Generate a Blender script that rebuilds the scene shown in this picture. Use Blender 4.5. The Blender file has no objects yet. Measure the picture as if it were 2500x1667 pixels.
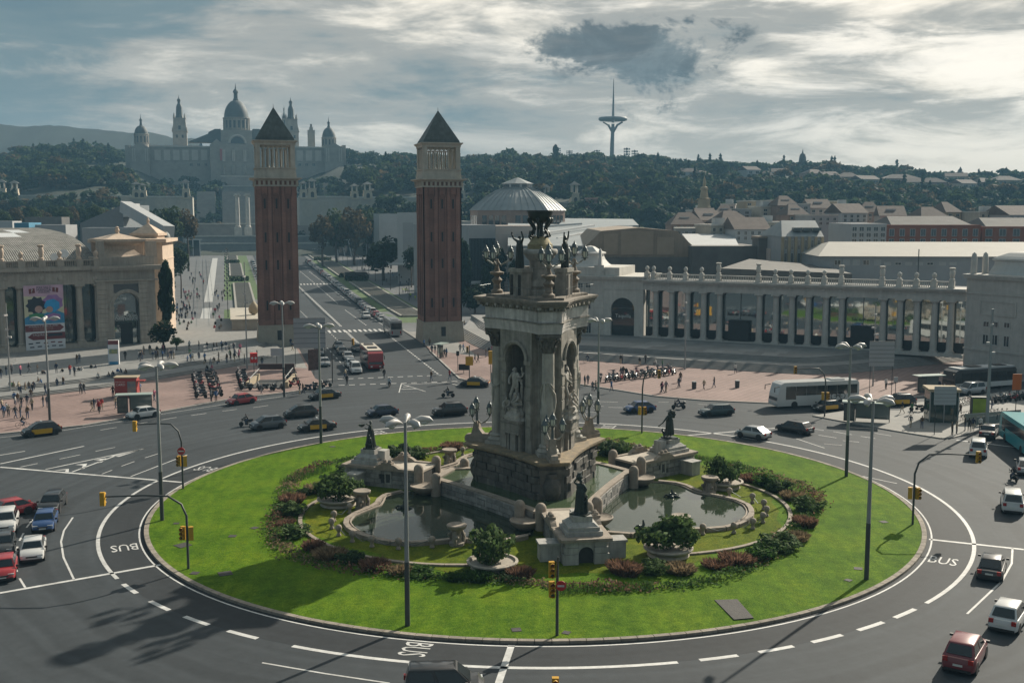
import bpy,bmesh,math,random
import numpy as np
from math import sin,cos,pi,radians,sqrt,atan2,hypot
from mathutils import Vector,Matrix,Quaternion
random.seed(7);RNG=np.random.default_rng(7)
scene=bpy.context.scene
COL=scene.collection
CAM_F,CAM_H=2640.957,26.0
CAM_T=math.atan((833.5-525.239)/CAM_F)
cam_data=bpy.data.cameras.new('camera');cam=bpy.data.objects.new('camera',cam_data);COL.objects.link(cam)
cam.location=(0,0,CAM_H);cam.rotation_euler=(pi/2-CAM_T,0,0)
cam_data.sensor_width=36.0;cam_data.lens=36.0*CAM_F/2500.0
cam_data.clip_start=0.5;cam_data.clip_end=12000
scene.camera=cam
SUN_EL=radians(30.0);SUN_AZ=atan2(0.627,0.781)
SUN_DIR=Vector((sin(SUN_AZ)*cos(SUN_EL),cos(SUN_AZ)*cos(SUN_EL),sin(SUN_EL)))
sun_data=bpy.data.lights.new('sun','SUN');sun=bpy.data.objects.new('sun',sun_data);COL.objects.link(sun)
sun.rotation_euler=(-SUN_DIR).to_track_quat('-Z','Y').to_euler()
sun_data.energy=5.0;sun_data.angle=radians(0.6);sun_data.color=(1.0,0.91,0.76)
scene.view_settings.view_transform = 'Standard';scene.view_settings.look = 'None'
scene.view_settings.exposure=0.50;scene.view_settings.gamma=1.0
scene.view_settings.use_curve_mapping=False
scene.cycles.use_denoising=True
scene.cycles.max_bounces=6;scene.cycles.diffuse_bounces=2;scene.cycles.glossy_bounces=3
scene.cycles.transmission_bounces=3;scene.cycles.transparent_max_bounces=6;scene.cycles.volume_bounces=0
scene.cycles.sample_clamp_direct=5;scene.cycles.sample_clamp_indirect=4
scene.cycles.caustics_reflective=False;scene.cycles.caustics_refractive=False
world=bpy.data.worlds.new('World');scene.world=world;world.use_nodes=True
def sky_nodes():
 nt=world.node_tree;N=nt.nodes;L=nt.links
 for n in list(N):N.remove(n)
 out=N.new('ShaderNodeOutputWorld');bg=N.new('ShaderNodeBackground');bg.inputs['Strength'].default_value=0.064
 L.new(bg.outputs[0],out.inputs[0])
 sky=N.new('ShaderNodeTexSky');sky.sky_type = 'NISHITA';sky.sun_disc=False
 sky.sun_elevation=SUN_EL;sky.sun_rotation=SUN_AZ;sky.air_density=1.2;sky.dust_density=2.0;sky.ozone_density=1.5
 tc=N.new('ShaderNodeTexCoord');nrm=N.new('ShaderNodeVectorMath');nrm.operation = 'NORMALIZE'
 L.new(tc.outputs['Generated'],nrm.inputs[0]);D=nrm.outputs[0]
 def val(x):
  return x if not isinstance(x,(int,float)) else None
 def math_(op,a,b=None,c=None,clamp=False):
  n=N.new('ShaderNodeMath');n.operation=op;n.use_clamp=clamp
  for i,x in enumerate((a,b,c)):
   if x is None:continue
   if isinstance(x,(int,float)):n.inputs[i].default_value=x
   else:L.new(x,n.inputs[i])
  return n.outputs[0]
 def vscale(v,s,off=(0,0,0)):
  m=N.new('ShaderNodeMapping');m.inputs['Scale'].default_value=s;m.inputs['Location'].default_value=off
  L.new(v,m.inputs['Vector']);return m.outputs[0]
 def noise(v,sc,det=8,rough=0.55,dist=0.0,lac=2.1):
  n=N.new('ShaderNodeTexNoise');n.inputs['Scale'].default_value=sc;n.inputs['Detail'].default_value=det
  n.inputs['Roughness'].default_value=rough;n.inputs['Distortion'].default_value=dist;n.inputs['Lacunarity'].default_value=lac
  L.new(v,n.inputs['Vector']);return n.outputs['Fac']
 def ramp(x,stops,interp='EASE'):
  r=N.new('ShaderNodeValToRGB');r.color_ramp.interpolation=interp;e=r.color_ramp.elements
  while len(e)<len(stops):e.new(0.5)
  for i,(p,c) in enumerate(stops):e[i].position=p;e[i].color=c if len(c)==4 else (*c,1)
  L.new(x,r.inputs[0]);return r.outputs[0]
 def mix(f,a,b,mode='MIX'):
  m=N.new('ShaderNodeMix');m.data_type = 'RGBA';m.blend_type=mode
  if isinstance(f,(int,float)):m.inputs[0].default_value=f
  else:L.new(f,m.inputs[0])
  for i,x in ((6,a),(7,b)):
   if isinstance(x,tuple):m.inputs[i].default_value=(*x,1)
   else:L.new(x,m.inputs[i])
  return m.outputs[2]
 sep=N.new('ShaderNodeSeparateXYZ');L.new(D,sep.inputs[0]);Z=sep.outputs['Z']
 flat=vscale(D,(1,1,4.2))
 n1=noise(vscale(flat,(1,1,1),SKY_OFF1),3.2,9,0.56,0.25)
 n2=noise(vscale(flat,(1,1,1.15),SKY_OFF2),6.5,8,0.6,0.4)
 n3=noise(vscale(flat,(1,1,1.4),(7.1,2.2,3.3)),1.5,4,0.5,0.1)
 dot=N.new('ShaderNodeVectorMath');dot.operation = 'DOT_PRODUCT';L.new(D,dot.inputs[0]);dot.inputs[1].default_value=SUN_DIR
 glow=math_('POWER',math_('MAXIMUM',dot.outputs['Value'],0.0),5.5)
 glow2=math_('POWER',math_('MAXIMUM',dot.outputs['Value'],0.0),60.0)
 t=math_('ADD',math_('MULTIPLY',n1,0.62),math_('MULTIPLY',n2,0.38))
 t=math_('ADD',t,math_('MULTIPLY',math_('SUBTRACT',n3,0.5),0.28))
 t=math_('ADD',math_('MULTIPLY',math_('SUBTRACT',t,0.5),1.35),0.5)
 g3=math_('POWER',math_('MAXIMUM',dot.outputs['Value'],0.0),3.0)
 t=math_('ADD',t,math_('MULTIPLY_ADD',g3,0.44,-0.06))
 cloud=ramp(t,SKY_RAMP)
 edge=ramp(math_('ADD',n2,math_('MULTIPLY',glow,0.16)),[(0.50,(0,0,0)),(0.66,(1,1,1))])
 cloud=mix(math_('MULTIPLY',edge,math_('ADD',math_('MULTIPLY',glow,0.9),0.10),clamp=True),cloud,(15.0,14.0,12.4))
 cloud=mix(math_('MULTIPLY',glow2,0.85,clamp=True),cloud,(16.0,14.8,12.6))
 hz=ramp(Z,[(0.0,(1,1,1)),(0.11,(0,0,0))])
 hcol=mix(math_('MULTIPLY',glow,1.5,clamp=True),SKY_HL,SKY_HR)
 cloud=mix(math_('MULTIPLY',hz,0.8),cloud,hcol)
 col=mix(ramp(t,[(0.16,(0.55,0.55,0.55)),(0.42,(0.97,0.97,0.97))]),sky.outputs[0],cloud)
 def blob(az,el,ra,re):
  c=Vector((sin(az)*cos(el),cos(az)*cos(el),sin(el)))
  sub=N.new('ShaderNodeVectorMath');sub.operation = 'SUBTRACT';L.new(D,sub.inputs[0]);sub.inputs[1].default_value=c
  rot=N.new('ShaderNodeVectorRotate');rot.rotation_type = 'Z_AXIS';rot.inputs['Angle'].default_value=az;L.new(sub.outputs[0],rot.inputs['Vector'])
  sc=N.new('ShaderNodeVectorMath');sc.operation = 'MULTIPLY';L.new(rot.outputs[0],sc.inputs[0]);sc.inputs[1].default_value=(1/ra,1/ra,1/re)
  ln=N.new('ShaderNodeVectorMath');ln.operation = 'LENGTH';L.new(sc.outputs[0],ln.inputs[0])
  return ln.outputs['Value']
 scud=None
 for az,el,ra,re,w in SKY_SCUD:
  b=math_('MULTIPLY',math_('SUBTRACT',1.0,blob(radians(az),radians(el),ra,re),clamp=True),w)
  scud=b if scud is None else math_('ADD',scud,b)
 ns=noise(vscale(D,(1,1,1.5)),21.0,10,0.64,0.3)
 m=ramp(math_('ADD',math_('MULTIPLY',scud,0.42),math_('MULTIPLY',math_('SUBTRACT',ns,0.5),2.1)),[(0.13,(0,0,0)),(0.44,(1,1,1))])
 dk=ramp(ns,[(0.35,(1.7,2.25,2.5)),(0.62,(0.75,1.1,1.35))])
 col=mix(math_('MULTIPLY',m,math_('MINIMUM',math_('MULTIPLY',scud,2.2),0.85)),col,dk)
 L.new(col,bg.inputs['Color'])
SKY_OFF1=(0.3,4.1,0.7);SKY_OFF2=(3.3,1.2,0.2)
SKY_RAMP=[(0.28,(1.15,2.05,2.6)),(0.46,(2.1,2.9,3.2)),(0.62,(4.7,4.7,4.4)),(0.80,(12.5,11.5,9.8))]
SKY_HL=(3.5,4.2,4.4);SKY_HR=(11.5,10.5,8.6)
SKY_SCUD=[(2.4,8.8,0.055,0.028,0.95),(4.4,8.3,0.06,0.034,0.95),(6.6,7.9,0.06,0.036,1.0),(8.8,8.6,0.08,0.034,1.2),(6.8,6.7,0.05,0.04,0.95)]
sky_nodes()
_c,_s=cos(CAM_T),sin(CAM_T)
def ray(px,py):
 a=(px-1250)/CAM_F;b=(833.5-py)/CAM_F
 return Vector((a,_c+b*_s,-_s+b*_c))
AV_Y0,AV_S=300.0,0.018
def gz(y):return AV_S*max(0.0,y-AV_Y0)
def G(px,py,z=0.0):
 """ground point (flat square, gently rising avenue) at height z above the paving"""
 d=ray(px,py);t=(z-CAM_H)/d.z if d.z<-1e-6 else 1e9
 if d.y*t>AV_Y0:
  t=(CAM_H-z+AV_S*AV_Y0)/(AV_S*d.y-d.z)
 return Vector((0,0,CAM_H))+d*t
def A(px,py,Y):
 d=ray(px,py);return Vector((0,0,CAM_H))+d*(Y/d.y)
def ZH(py,Y,px=1250):return A(px,py,Y).z
def XW(px,Y,z=0.0):
 """x of picture column px at depth Y"""
 d=(Y*_c-(z-CAM_H)*_s);return (px-1250)/CAM_F*d
AX=Vector((-0.2545,0.967,0));AXN=Vector((0.967,0.2545,0));AV_ROT=atan2(0.2545,0.967)
MC=Vector((2.5,97.0,0))
LC=Vector((1.91,97.45,0));LR=33.68
def AVP(s,t,z=0.0):
 """s metres along the avenue from the monument, t metres to its right"""
 p=MC+AX*s+AXN*t;p.z=gz(p.y)+z;return p
MATS={}
def mat(name,col,rough=0.7,var=0.12,scale=1.0,bump=0.0,metal=0.0,spec=0.5,rnd=0.0,col2=None,big=0.0,bigscale=0.15,bscale=None,trans=0.0,emit=None,coat=0.0,streak=0.0):
 if name in MATS:return MATS[name]
 m=bpy.data.materials.new(name);m.use_nodes=True;nt=m.node_tree;N=nt.nodes;L=nt.links
 b=N['Principled BSDF'];b.inputs['Roughness'].default_value=rough;b.inputs['Metallic'].default_value=metal
 b.inputs['Specular IOR Level'].default_value=spec
 if coat:b.inputs['Coat Weight'].default_value=coat;b.inputs['Coat Roughness'].default_value=0.05
 geo=N.new('ShaderNodeNewGeometry');P=geo.outputs['Position']
 def nz(sc,det,rough_=0.6,v=None):
  n=N.new('ShaderNodeTexNoise');n.inputs['Scale'].default_value=sc;n.inputs['Detail'].default_value=det;n.inputs['Roughness'].default_value=rough_
  L.new(v or P,n.inputs['Vector']);return n.outputs['Fac']
 cur=None
 c=(*col,1)
 if var>0 or col2:
  n1=nz(scale,5)
  r=N.new('ShaderNodeValToRGB');e=r.color_ramp.elements;e[0].position=0.3;e[1].position=0.7
  a=tuple(x*(1-var) for x in col);d=col2 or tuple(min(1,x*(1+var)) for x in col)
  e[0].color=(*a,1);e[1].color=(*d,1);L.new(n1,r.inputs[0]);cur=r.outputs[0]
 def mult(cur,fac_out,lo,hi):
  mr=N.new('ShaderNodeMapRange');L.new(fac_out,mr.inputs[0]);mr.inputs[1].default_value=0.3;mr.inputs[2].default_value=0.7
  mr.inputs[3].default_value=lo;mr.inputs[4].default_value=hi
  mx=N.new('ShaderNodeVectorMath');mx.operation = 'SCALE'
  if cur is None:mx.inputs[0].default_value=col
  else:L.new(cur,mx.inputs[0])
  L.new(mr.outputs[0],mx.inputs['Scale']);return mx.outputs[0]
 if big:cur=mult(cur,nz(bigscale,4),1-big,1+big)
 if streak:
  mp=N.new('ShaderNodeMapping');mp.inputs['Scale'].default_value=(1.6,1.6,0.12);L.new(P,mp.inputs['Vector'])
  cur=mult(cur,nz(1.3,5,0.65,mp.outputs[0]),1-streak,1+streak*0.4)
 if rnd:
  oi=N.new('ShaderNodeObjectInfo');mr=N.new('ShaderNodeMapRange');L.new(oi.outputs['Random'],mr.inputs[0])
  mr.inputs[3].default_value=1-rnd;mr.inputs[4].default_value=1+rnd
  mx=N.new('ShaderNodeVectorMath');mx.operation = 'SCALE'
  if cur is None:mx.inputs[0].default_value=col
  else:L.new(cur,mx.inputs[0])
  L.new(mr.outputs[0],mx.inputs['Scale']);cur=mx.outputs[0]
 if cur is None:b.inputs['Base Color'].default_value=c
 else:L.new(cur,b.inputs['Base Color'])
 if bump:
  bp=N.new('ShaderNodeBump');bp.inputs['Strength'].default_value=min(1,bump);bp.inputs['Distance'].default_value=0.05*max(1,bump)
  L.new(nz(bscale or scale*3,6),bp.inputs['Height']);L.new(bp.outputs[0],b.inputs['Normal'])
 if trans:
  b.inputs['Transmission Weight'].default_value=trans
 if emit:
  b.inputs['Emission Color'].default_value=(*emit[:3],1);b.inputs['Emission Strength'].default_value=emit[3]
 MATS[name]=m;return m
def leafmat(name,col,var=0.35,scale=0.6,tl=0.35):
 if name in MATS:return MATS[name]
 m=bpy.data.materials.new(name);m.use_nodes=True;nt=m.node_tree;N=nt.nodes;L=nt.links
 for n in list(N):N.remove(n)
 out=N.new('ShaderNodeOutputMaterial');d=N.new('ShaderNodeBsdfPrincipled');d.inputs['Roughness'].default_value=0.8;d.inputs['Specular IOR Level'].default_value=0.12
 t=N.new('ShaderNodeBsdfTranslucent');mx=N.new('ShaderNodeMixShader');mx.inputs[0].default_value=tl
 geo=N.new('ShaderNodeNewGeometry');n=N.new('ShaderNodeTexNoise');n.inputs['Scale'].default_value=scale;n.inputs['Detail'].default_value=4
 L.new(geo.outputs['Position'],n.inputs['Vector'])
 r=N.new('ShaderNodeValToRGB');e=r.color_ramp.elements;e[0].position=0.32;e[1].position=0.68
 e[0].color=(*[x*(1-var) for x in col],1);e[1].color=(*[min(1,x*(1+var)) for x in col],1)
 L.new(n.outputs['Fac'],r.inputs[0])
 rp=N.new('ShaderNodeVectorMath');rp.operation = 'SCALE';mr=N.new('ShaderNodeMapRange');L.new(geo.outputs['Random Per Island'],mr.inputs[0])
 mr.inputs[3].default_value=0.65;mr.inputs[4].default_value=1.35
 L.new(r.outputs[0],rp.inputs[0]);L.new(mr.outputs[0],rp.inputs['Scale'])
 L.new(rp.outputs[0],d.inputs['Base Color']);L.new(rp.outputs[0],t.inputs['Color'])
 L.new(d.outputs[0],mx.inputs[1]);L.new(t.outputs[0],mx.inputs[2]);L.new(mx.outputs[0],out.inputs['Surface'])
 MATS[name]=m;return m
def glassmat(name,col,rough=0.05,metal=0.0,spec=0.8,wave=0.0):
 if name in MATS:return MATS[name]
 m=mat(name,col,rough=rough,var=0,metal=metal,spec=spec)
 if wave:
  nt=m.node_tree;N=nt.nodes;L=nt.links
  n=N.new('ShaderNodeTexNoise');n.inputs['Scale'].default_value=0.35;n.inputs['Detail'].default_value=2
  g=N.new('ShaderNodeNewGeometry');L.new(g.outputs['Position'],n.inputs['Vector'])
  bp=N.new('ShaderNodeBump');bp.inputs['Strength'].default_value=wave;bp.inputs['Distance'].default_value=0.1
  L.new(n.outputs['Fac'],bp.inputs['Height']);L.new(bp.outputs[0],N['Principled BSDF'].inputs['Normal'])
 return m
class MB:
 def __init__(s):s.v=[];s.f=[];s.m=[];s.xf=None
 def add(s,vs,fs,mi=0):
  o=len(s.v)
  if s.xf is not None:vs=[tuple(s.xf@Vector(v)) for v in vs]
  s.v.extend(tuple(v) for v in vs);s.f.extend(tuple(i+o for i in f) for f in fs);s.m.extend([mi]*len(fs));return s
 def box(s,x0,x1,y0,y1,z0,z1,mi=0):
  return s.add([(x0,y0,z0),(x1,y0,z0),(x1,y1,z0),(x0,y1,z0),(x0,y0,z1),(x1,y0,z1),(x1,y1,z1),(x0,y1,z1)],
                     [(0,3,2,1),(4,5,6,7),(0,1,5,4),(1,2,6,5),(2,3,7,6),(3,0,4,7)],mi)
 def cbox(s,c,sx,sy,sz,mi=0):
  return s.box(c[0]-sx/2,c[0]+sx/2,c[1]-sy/2,c[1]+sy/2,c[2],c[2]+sz,mi)
 def prism(s,poly,z0,z1,mi=0,poly2=None,top=True,bot=True):
  n=len(poly);p2=poly2 or poly
  z0s=z0 if hasattr(z0,'__len__') else [z0]*n;z1s=z1 if hasattr(z1,'__len__') else [z1]*n
  vs=[(p[0],p[1],z0s[i]) for i,p in enumerate(poly)]+[(p[0],p[1],z1s[i]) for i,p in enumerate(p2)]
  fs=[(i,(i+1)%n,n+(i+1)%n,n+i) for i in range(n)]
  if top:fs.append(tuple(range(n,2*n)))
  if bot:fs.append(tuple(range(n-1,-1,-1)))
  return s.add(vs,fs,mi)
 def lathe(s,prof,n=12,c=(0,0,0),mi=0,a0=0.0,sq=False,cap=True):
  vs=[];fs=[];k=len(prof)
  for (r,z) in prof:
   for j in range(n):
    a=a0+2*pi*j/n
    vs.append((c[0]+r*cos(a),c[1]+r*sin(a),c[2]+z))
  for i in range(k-1):
   for j in range(n):
    fs.append((i*n+j,i*n+(j+1)%n,(i+1)*n+(j+1)%n,(i+1)*n+j))
  if cap:
   fs.append(tuple(range(n-1,-1,-1)));fs.append(tuple((k-1)*n+j for j in range(n)))
  return s.add(vs,fs,mi)
 def tube(s,pts,r,n=6,mi=0,caps=True):
  pts=[Vector(p) for p in pts];k=len(pts);rs=r if hasattr(r,'__len__') else [r]*k
  vs=[];fs=[];up=Vector((0,0,1))
  t0=(pts[1]-pts[0]).normalized();u=t0.orthogonal().normalized()
  for i,p in enumerate(pts):
   t=(pts[min(i+1,k-1)]-pts[max(i-1,0)]).normalized()
   u=(u-t*u.dot(t));u=u.normalized() if u.length>1e-6 else t.orthogonal().normalized()
   w=t.cross(u)
   for j in range(n):
    a=2*pi*j/n;vs.append(tuple(p+(u*cos(a)+w*sin(a))*rs[i]))
  for i in range(k-1):
   for j in range(n):fs.append((i*n+j,i*n+(j+1)%n,(i+1)*n+(j+1)%n,(i+1)*n+j))
  if caps:fs.append(tuple(range(n-1,-1,-1)));fs.append(tuple((k-1)*n+j for j in range(n)))
  return s.add(vs,fs,mi)
 def quad(s,a,b,c,d,mi=0):return s.add([a,b,c,d],[(0,1,2,3)],mi)
 def ball(s,c,r,mi=0,n=8,k=5,sq=(1,1,1)):
  prof=[(max(1e-3,r*sin(pi*i/k)),-r*cos(pi*i/k)) for i in range(k+1)]
  vs=[];fs=[]
  for (q,z) in prof:
   for j in range(n):
    a=2*pi*j/n;vs.append((c[0]+q*cos(a)*sq[0],c[1]+q*sin(a)*sq[1],c[2]+z*sq[2]))
  for i in range(k):
   for j in range(n):fs.append((i*n+j,i*n+(j+1)%n,(i+1)*n+(j+1)%n,(i+1)*n+j))
  return s.add(vs,fs,mi)
 def ribbon(s,pts,w,z=None,mi=0,closed=False):
  """flat strip of width w along ground points"""
  P=[Vector(p) for p in pts];k=len(P);vs=[]
  for i,p in enumerate(P):
   if closed:t=P[(i+1)%k]-P[i-1]
   else:t=P[min(i+1,k-1)]-P[max(i-1,0)]
   t.z=0;t.normalize();q=Vector((-t.y,t.x,0))*(w/2)
   zz=p.z if z is None else gz(p.y)+z
   vs+=[(p.x+q.x,p.y+q.y,zz),(p.x-q.x,p.y-q.y,zz)]
  fs=[(2*i,2*i+1,2*i+3,2*i+2) for i in range(k-1)]
  if closed:fs.append((2*k-2,2*k-1,1,0))
  return s.add(vs,fs,mi)
 def mesh(s,name,mats,smooth=None):
  me=bpy.data.meshes.new(name);me.from_pydata(s.v,[],s.f)
  if not isinstance(mats,(list,tuple)):mats=[mats]
  for m in mats:
   if m:me.materials.append(m)
  if len(mats)>1:me.polygons.foreach_set('material_index',s.m)
  if smooth:
   me.polygons.foreach_set('use_smooth',[True]*len(me.polygons));me.set_sharp_from_angle(angle=radians(smooth))
  me.update();return me
 def build(s,name,mats,parent=None,loc=None,rz=0.0,smooth=None):
  return put(name,s.mesh(name,mats,smooth),parent,loc,rz)
def put(name,me,parent=None,loc=None,rz=0.0,sc=None,mtx=None):
 o=bpy.data.objects.new(name,me);COL.objects.link(o)
 if mtx is not None:o.matrix_basis=mtx
 else:
  if loc is not None:o.location=loc
  if rz:o.rotation_euler=(0,0,rz)
  if sc is not None:o.scale=sc if hasattr(sc,'__len__') else (sc,sc,sc)
 if parent is not None:o.parent=parent
 return o
def tag(o,label,cat,group=None):
 o['label']=label;o['category']=cat
 if group:o['group']=group
 return o
def thing(name,label,cat,loc=(0,0,0),rz=0.0,group=None,sc=None):
 o=bpy.data.objects.new(name,None);COL.objects.link(o);o.location=loc;o.rotation_euler=(0,0,rz)
 o.empty_display_size=0.2
 if sc:o.scale=(sc,sc,sc)
 return tag(o,label,cat,group)
def struct(o,label=None):
 o['kind'] = 'structure'
 if label:o['label']=label
 return o
def stuff(o,label=None,cat=None):
 o['kind'] = 'stuff'
 if label:o['label']=label
 if cat:o['category']=cat
 return o
def dup(root,loc,rz=0.0,label=None,group=None,sc=None):
 def cp(o,par):
  c=o.copy();COL.objects.link(c);c.parent=par
  for ch in o.children:cp(ch,c)
  return c
 r=cp(root,None);r.location=loc;r.rotation_euler=(0,0,rz)
 if sc:r.scale=(sc,sc,sc)
 if label:r['label']=label
 if group:r['group']=group
 return r
def text(body,size,m,parent,mtx,align='CENTER',extr=0.004,sx=1.0,name='lettering'):
 cu=bpy.data.curves.new('lettering','FONT');cu.body=body;cu.size=size;cu.align_x=align;cu.align_y = 'CENTER';cu.extrude=extr;cu.resolution_u=2
 tmp=bpy.data.objects.new('lettering_tmp',cu);COL.objects.link(tmp)
 dg=bpy.context.evaluated_depsgraph_get();me=bpy.data.meshes.new_from_object(tmp.evaluated_get(dg))
 bpy.data.objects.remove(tmp);bpy.data.curves.remove(cu)
 me.materials.clear();me.materials.append(m)
 if sx!=1.0:
  me.transform(Matrix.Diagonal((sx,1,1,1)))
 return put(name,me,parent,mtx=mtx)
def frame(o,x,z,y=None):
 """matrix with local X along x, local Y up along z, origin o (for lettering on a wall)"""
 x=Vector(x).normalized();z=Vector(z).normalized();n=x.cross(z)
 m=Matrix(((x.x,z.x,n.x,o[0]),(x.y,z.y,n.y,o[1]),(x.z,z.z,n.z,o[2]),(0,0,0,1)));return m
def bez(p0,p1,p2,n):
 p0,p1,p2=Vector(p0),Vector(p1),Vector(p2)
 return [p0*(1-t)**2+p1*2*t*(1-t)+p2*t*t for t in [i/n for i in range(n+1)]]
def bigmesh(name,V,F,mats,mi=None,smooth=False):
 """numpy arrays -> mesh quickly; F is (n,k)"""
 me=bpy.data.meshes.new(name);V=np.asarray(V,np.float32);F=np.asarray(F,np.int32);n,k=F.shape
 me.vertices.add(len(V));me.vertices.foreach_set('co',V.ravel())
 me.loops.add(n*k);me.loops.foreach_set('vertex_index',F.ravel())
 me.polygons.add(n);me.polygons.foreach_set('loop_start',np.arange(0,n*k,k,dtype=np.int32))
 me.polygons.foreach_set('loop_total',np.full(n,k,np.int32))
 for m in (mats if isinstance(mats,(list,tuple)) else [mats]):me.materials.append(m)
 if mi is not None:me.polygons.foreach_set('material_index',np.asarray(mi,np.int32))
 if smooth:me.polygons.foreach_set('use_smooth',np.ones(n,bool))
 me.update();me.validate();return me
ORD=['first','second','third','fourth','fifth','sixth','seventh','eighth','ninth','tenth','eleventh','twelfth','thirteenth','fourteenth','fifteenth','sixteenth','seventeenth','eighteenth','nineteenth','twentieth']
def ordn(i):return ORD[i] if i<20 else ('twenty-'+ORD[i-20] if i<29 else 'thirtieth' if i==29 else 'thirty-'+ORD[i-30] if i<39 else 'fortieth' if i==39 else 'forty-'+ORD[i-40])
#==================================================================ground,roads,pavements
M_ASPH=mat('asphalt',(0.047,0.054,0.060),0.75,0.10,1.2,0.25,spec=0.16,big=0.13,bigscale=0.07,bscale=14)
M_ASPH2=mat('asphalt_bus_lane',(0.033,0.037,0.041),0.75,0.10,1.5,0.25,spec=0.16,big=0.12,bigscale=0.1,bscale=14)
M_CITY=mat('city_ground',(0.07,0.07,0.07),0.9,0.2,0.05)
M_WHITE=mat('road_paint',(0.50,0.50,0.49),0.7,0.16,2.5,big=0.12,bigscale=0.5)
def wear(m,amt):
 nt=m.node_tree;N=nt.nodes;L=nt.links;b=N['Principled BSDF'];src=b.inputs['Base Color'].links[0].from_socket;g=N.new('ShaderNodeNewGeometry')
 sb_=N.new('ShaderNodeVectorMath');sb_.operation = 'SUBTRACT';L.new(g.outputs['Position'],sb_.inputs[0]);sb_.inputs[1].default_value=LC
 ln=N.new('ShaderNodeVectorMath');ln.operation = 'LENGTH';L.new(sb_.outputs[0],ln.inputs[0])
 n0=N.new('ShaderNodeTexNoise');n0.inputs['Scale'].default_value=0.035;n0.inputs['Detail'].default_value=3;L.new(g.outputs['Position'],n0.inputs['Vector'])
 ad=N.new('ShaderNodeMath');ad.operation = 'MULTIPLY_ADD';L.new(n0.outputs['Fac'],ad.inputs[0]);ad.inputs[1].default_value=5.0;L.new(ln.outputs['Value'],ad.inputs[2])
 n1=N.new('ShaderNodeTexNoise');n1.noise_dimensions = '1D';n1.inputs['Scale'].default_value=0.75;n1.inputs['Detail'].default_value=4;L.new(ad.outputs[0],n1.inputs['W'])
 v=N.new('ShaderNodeTexVoronoi');v.feature = 'F1';v.inputs['Scale'].default_value=0.09;L.new(g.outputs['Position'],v.inputs['Vector']);bw=N.new('ShaderNodeRGBToBW');L.new(v.outputs['Color'],bw.inputs[0])
 v2=N.new('ShaderNodeTexNoise');v2.inputs['Scale'].default_value=0.9;v2.inputs['Detail'].default_value=8;v2.inputs['Roughness'].default_value=0.75;L.new(g.outputs['Position'],v2.inputs['Vector'])
 def mr(x,a,c,lo,hi):
  r=N.new('ShaderNodeMapRange');L.new(x,r.inputs[0]);r.inputs[1].default_value=a;r.inputs[2].default_value=c;r.inputs[3].default_value=lo;r.inputs[4].default_value=hi;return r.outputs[0]
 def mul(a,c):
  r=N.new('ShaderNodeMath');r.operation = 'MULTIPLY';L.new(a,r.inputs[0]);L.new(c,r.inputs[1]);return r.outputs[0]
 f=mul(mul(mr(n1.outputs['Fac'],.3,.7,1-amt,1+amt),mr(bw.outputs[0],0,1,1-amt*.35,1+amt*.35)),mr(v2.outputs['Fac'],.25,.45,1-amt*1.4,1.0))
 s=N.new('ShaderNodeVectorMath');s.operation = 'SCALE';L.new(src,s.inputs[0]);L.new(f,s.inputs['Scale']);L.new(s.outputs[0],b.inputs['Base Color'])
wear(M_ASPH,0.13);wear(M_ASPH2,0.12);wear(M_WHITE,0.14)
M_KERB=mat('kerb_stone',(0.30,0.285,0.265),0.85,0.2,3.0,0.4,rnd=0.12)
M_PAVE=mat('grey_paving',(0.245,0.24,0.228),0.8,0.1,0.8,spec=.2,big=0.12,bigscale=0.12)
M_STEP=mat('step_stone',(0.205,0.205,0.20),0.8,0.14,0.9,0.2,rnd=0.06,big=0.1)
def tile_mat(name,c1,c2,grout,ang,size,stripe=0.3):
 m=bpy.data.materials.new(name);m.use_nodes=True;nt=m.node_tree;N=nt.nodes;L=nt.links;b=N['Principled BSDF']
 b.inputs['Roughness'].default_value=0.8;b.inputs['Specular IOR Level'].default_value=0.2
 g=N.new('ShaderNodeNewGeometry');mp=N.new('ShaderNodeMapping');mp.inputs['Rotation'].default_value=(0,0,ang);L.new(g.outputs['Position'],mp.inputs[0])
 br=N.new('ShaderNodeTexBrick');br.offset=0.0;br.inputs['Scale'].default_value=1.0/size;br.inputs['Brick Width'].default_value=1.0;br.inputs['Row Height'].default_value=1.0
 br.inputs['Mortar Size'].default_value=0.03;br.inputs['Color1'].default_value=(*c1,1);br.inputs['Color2'].default_value=(*c2,1);br.inputs['Mortar'].default_value=(*grout,1);br.inputs['Bias'].default_value=-0.2
 L.new(mp.outputs[0],br.inputs['Vector'])
 w=N.new('ShaderNodeTexWave');w.inputs['Scale'].default_value=stripe;w.inputs['Distortion'].default_value=0.6;L.new(mp.outputs[0],w.inputs['Vector'])
 n=N.new('ShaderNodeTexNoise');n.inputs['Scale'].default_value=0.11;n.inputs['Detail'].default_value=6;L.new(g.outputs['Position'],n.inputs['Vector'])
 a=N.new('ShaderNodeMath');a.operation = 'MULTIPLY_ADD';L.new(w.outputs['Fac'],a.inputs[0]);a.inputs[1].default_value=0.16;L.new(n.outputs['Fac'],a.inputs[2])
 mr=N.new('ShaderNodeMapRange');L.new(a.outputs[0],mr.inputs[0]);mr.inputs[1].default_value=0.3;mr.inputs[2].default_value=0.85;mr.inputs[3].default_value=0.75;mr.inputs[4].default_value=1.2
 sc=N.new('ShaderNodeVectorMath');sc.operation = 'SCALE';L.new(br.outputs['Color'],sc.inputs[0]);L.new(mr.outputs[0],sc.inputs['Scale']);L.new(sc.outputs[0],b.inputs['Base Color'])
 MATS[name]=m;return m
M_RED=tile_mat('pink_tiles',(0.255,0.182,0.165),(0.215,0.15,0.136),(0.16,0.13,0.12),0.6,0.6)
b=MB()
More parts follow.
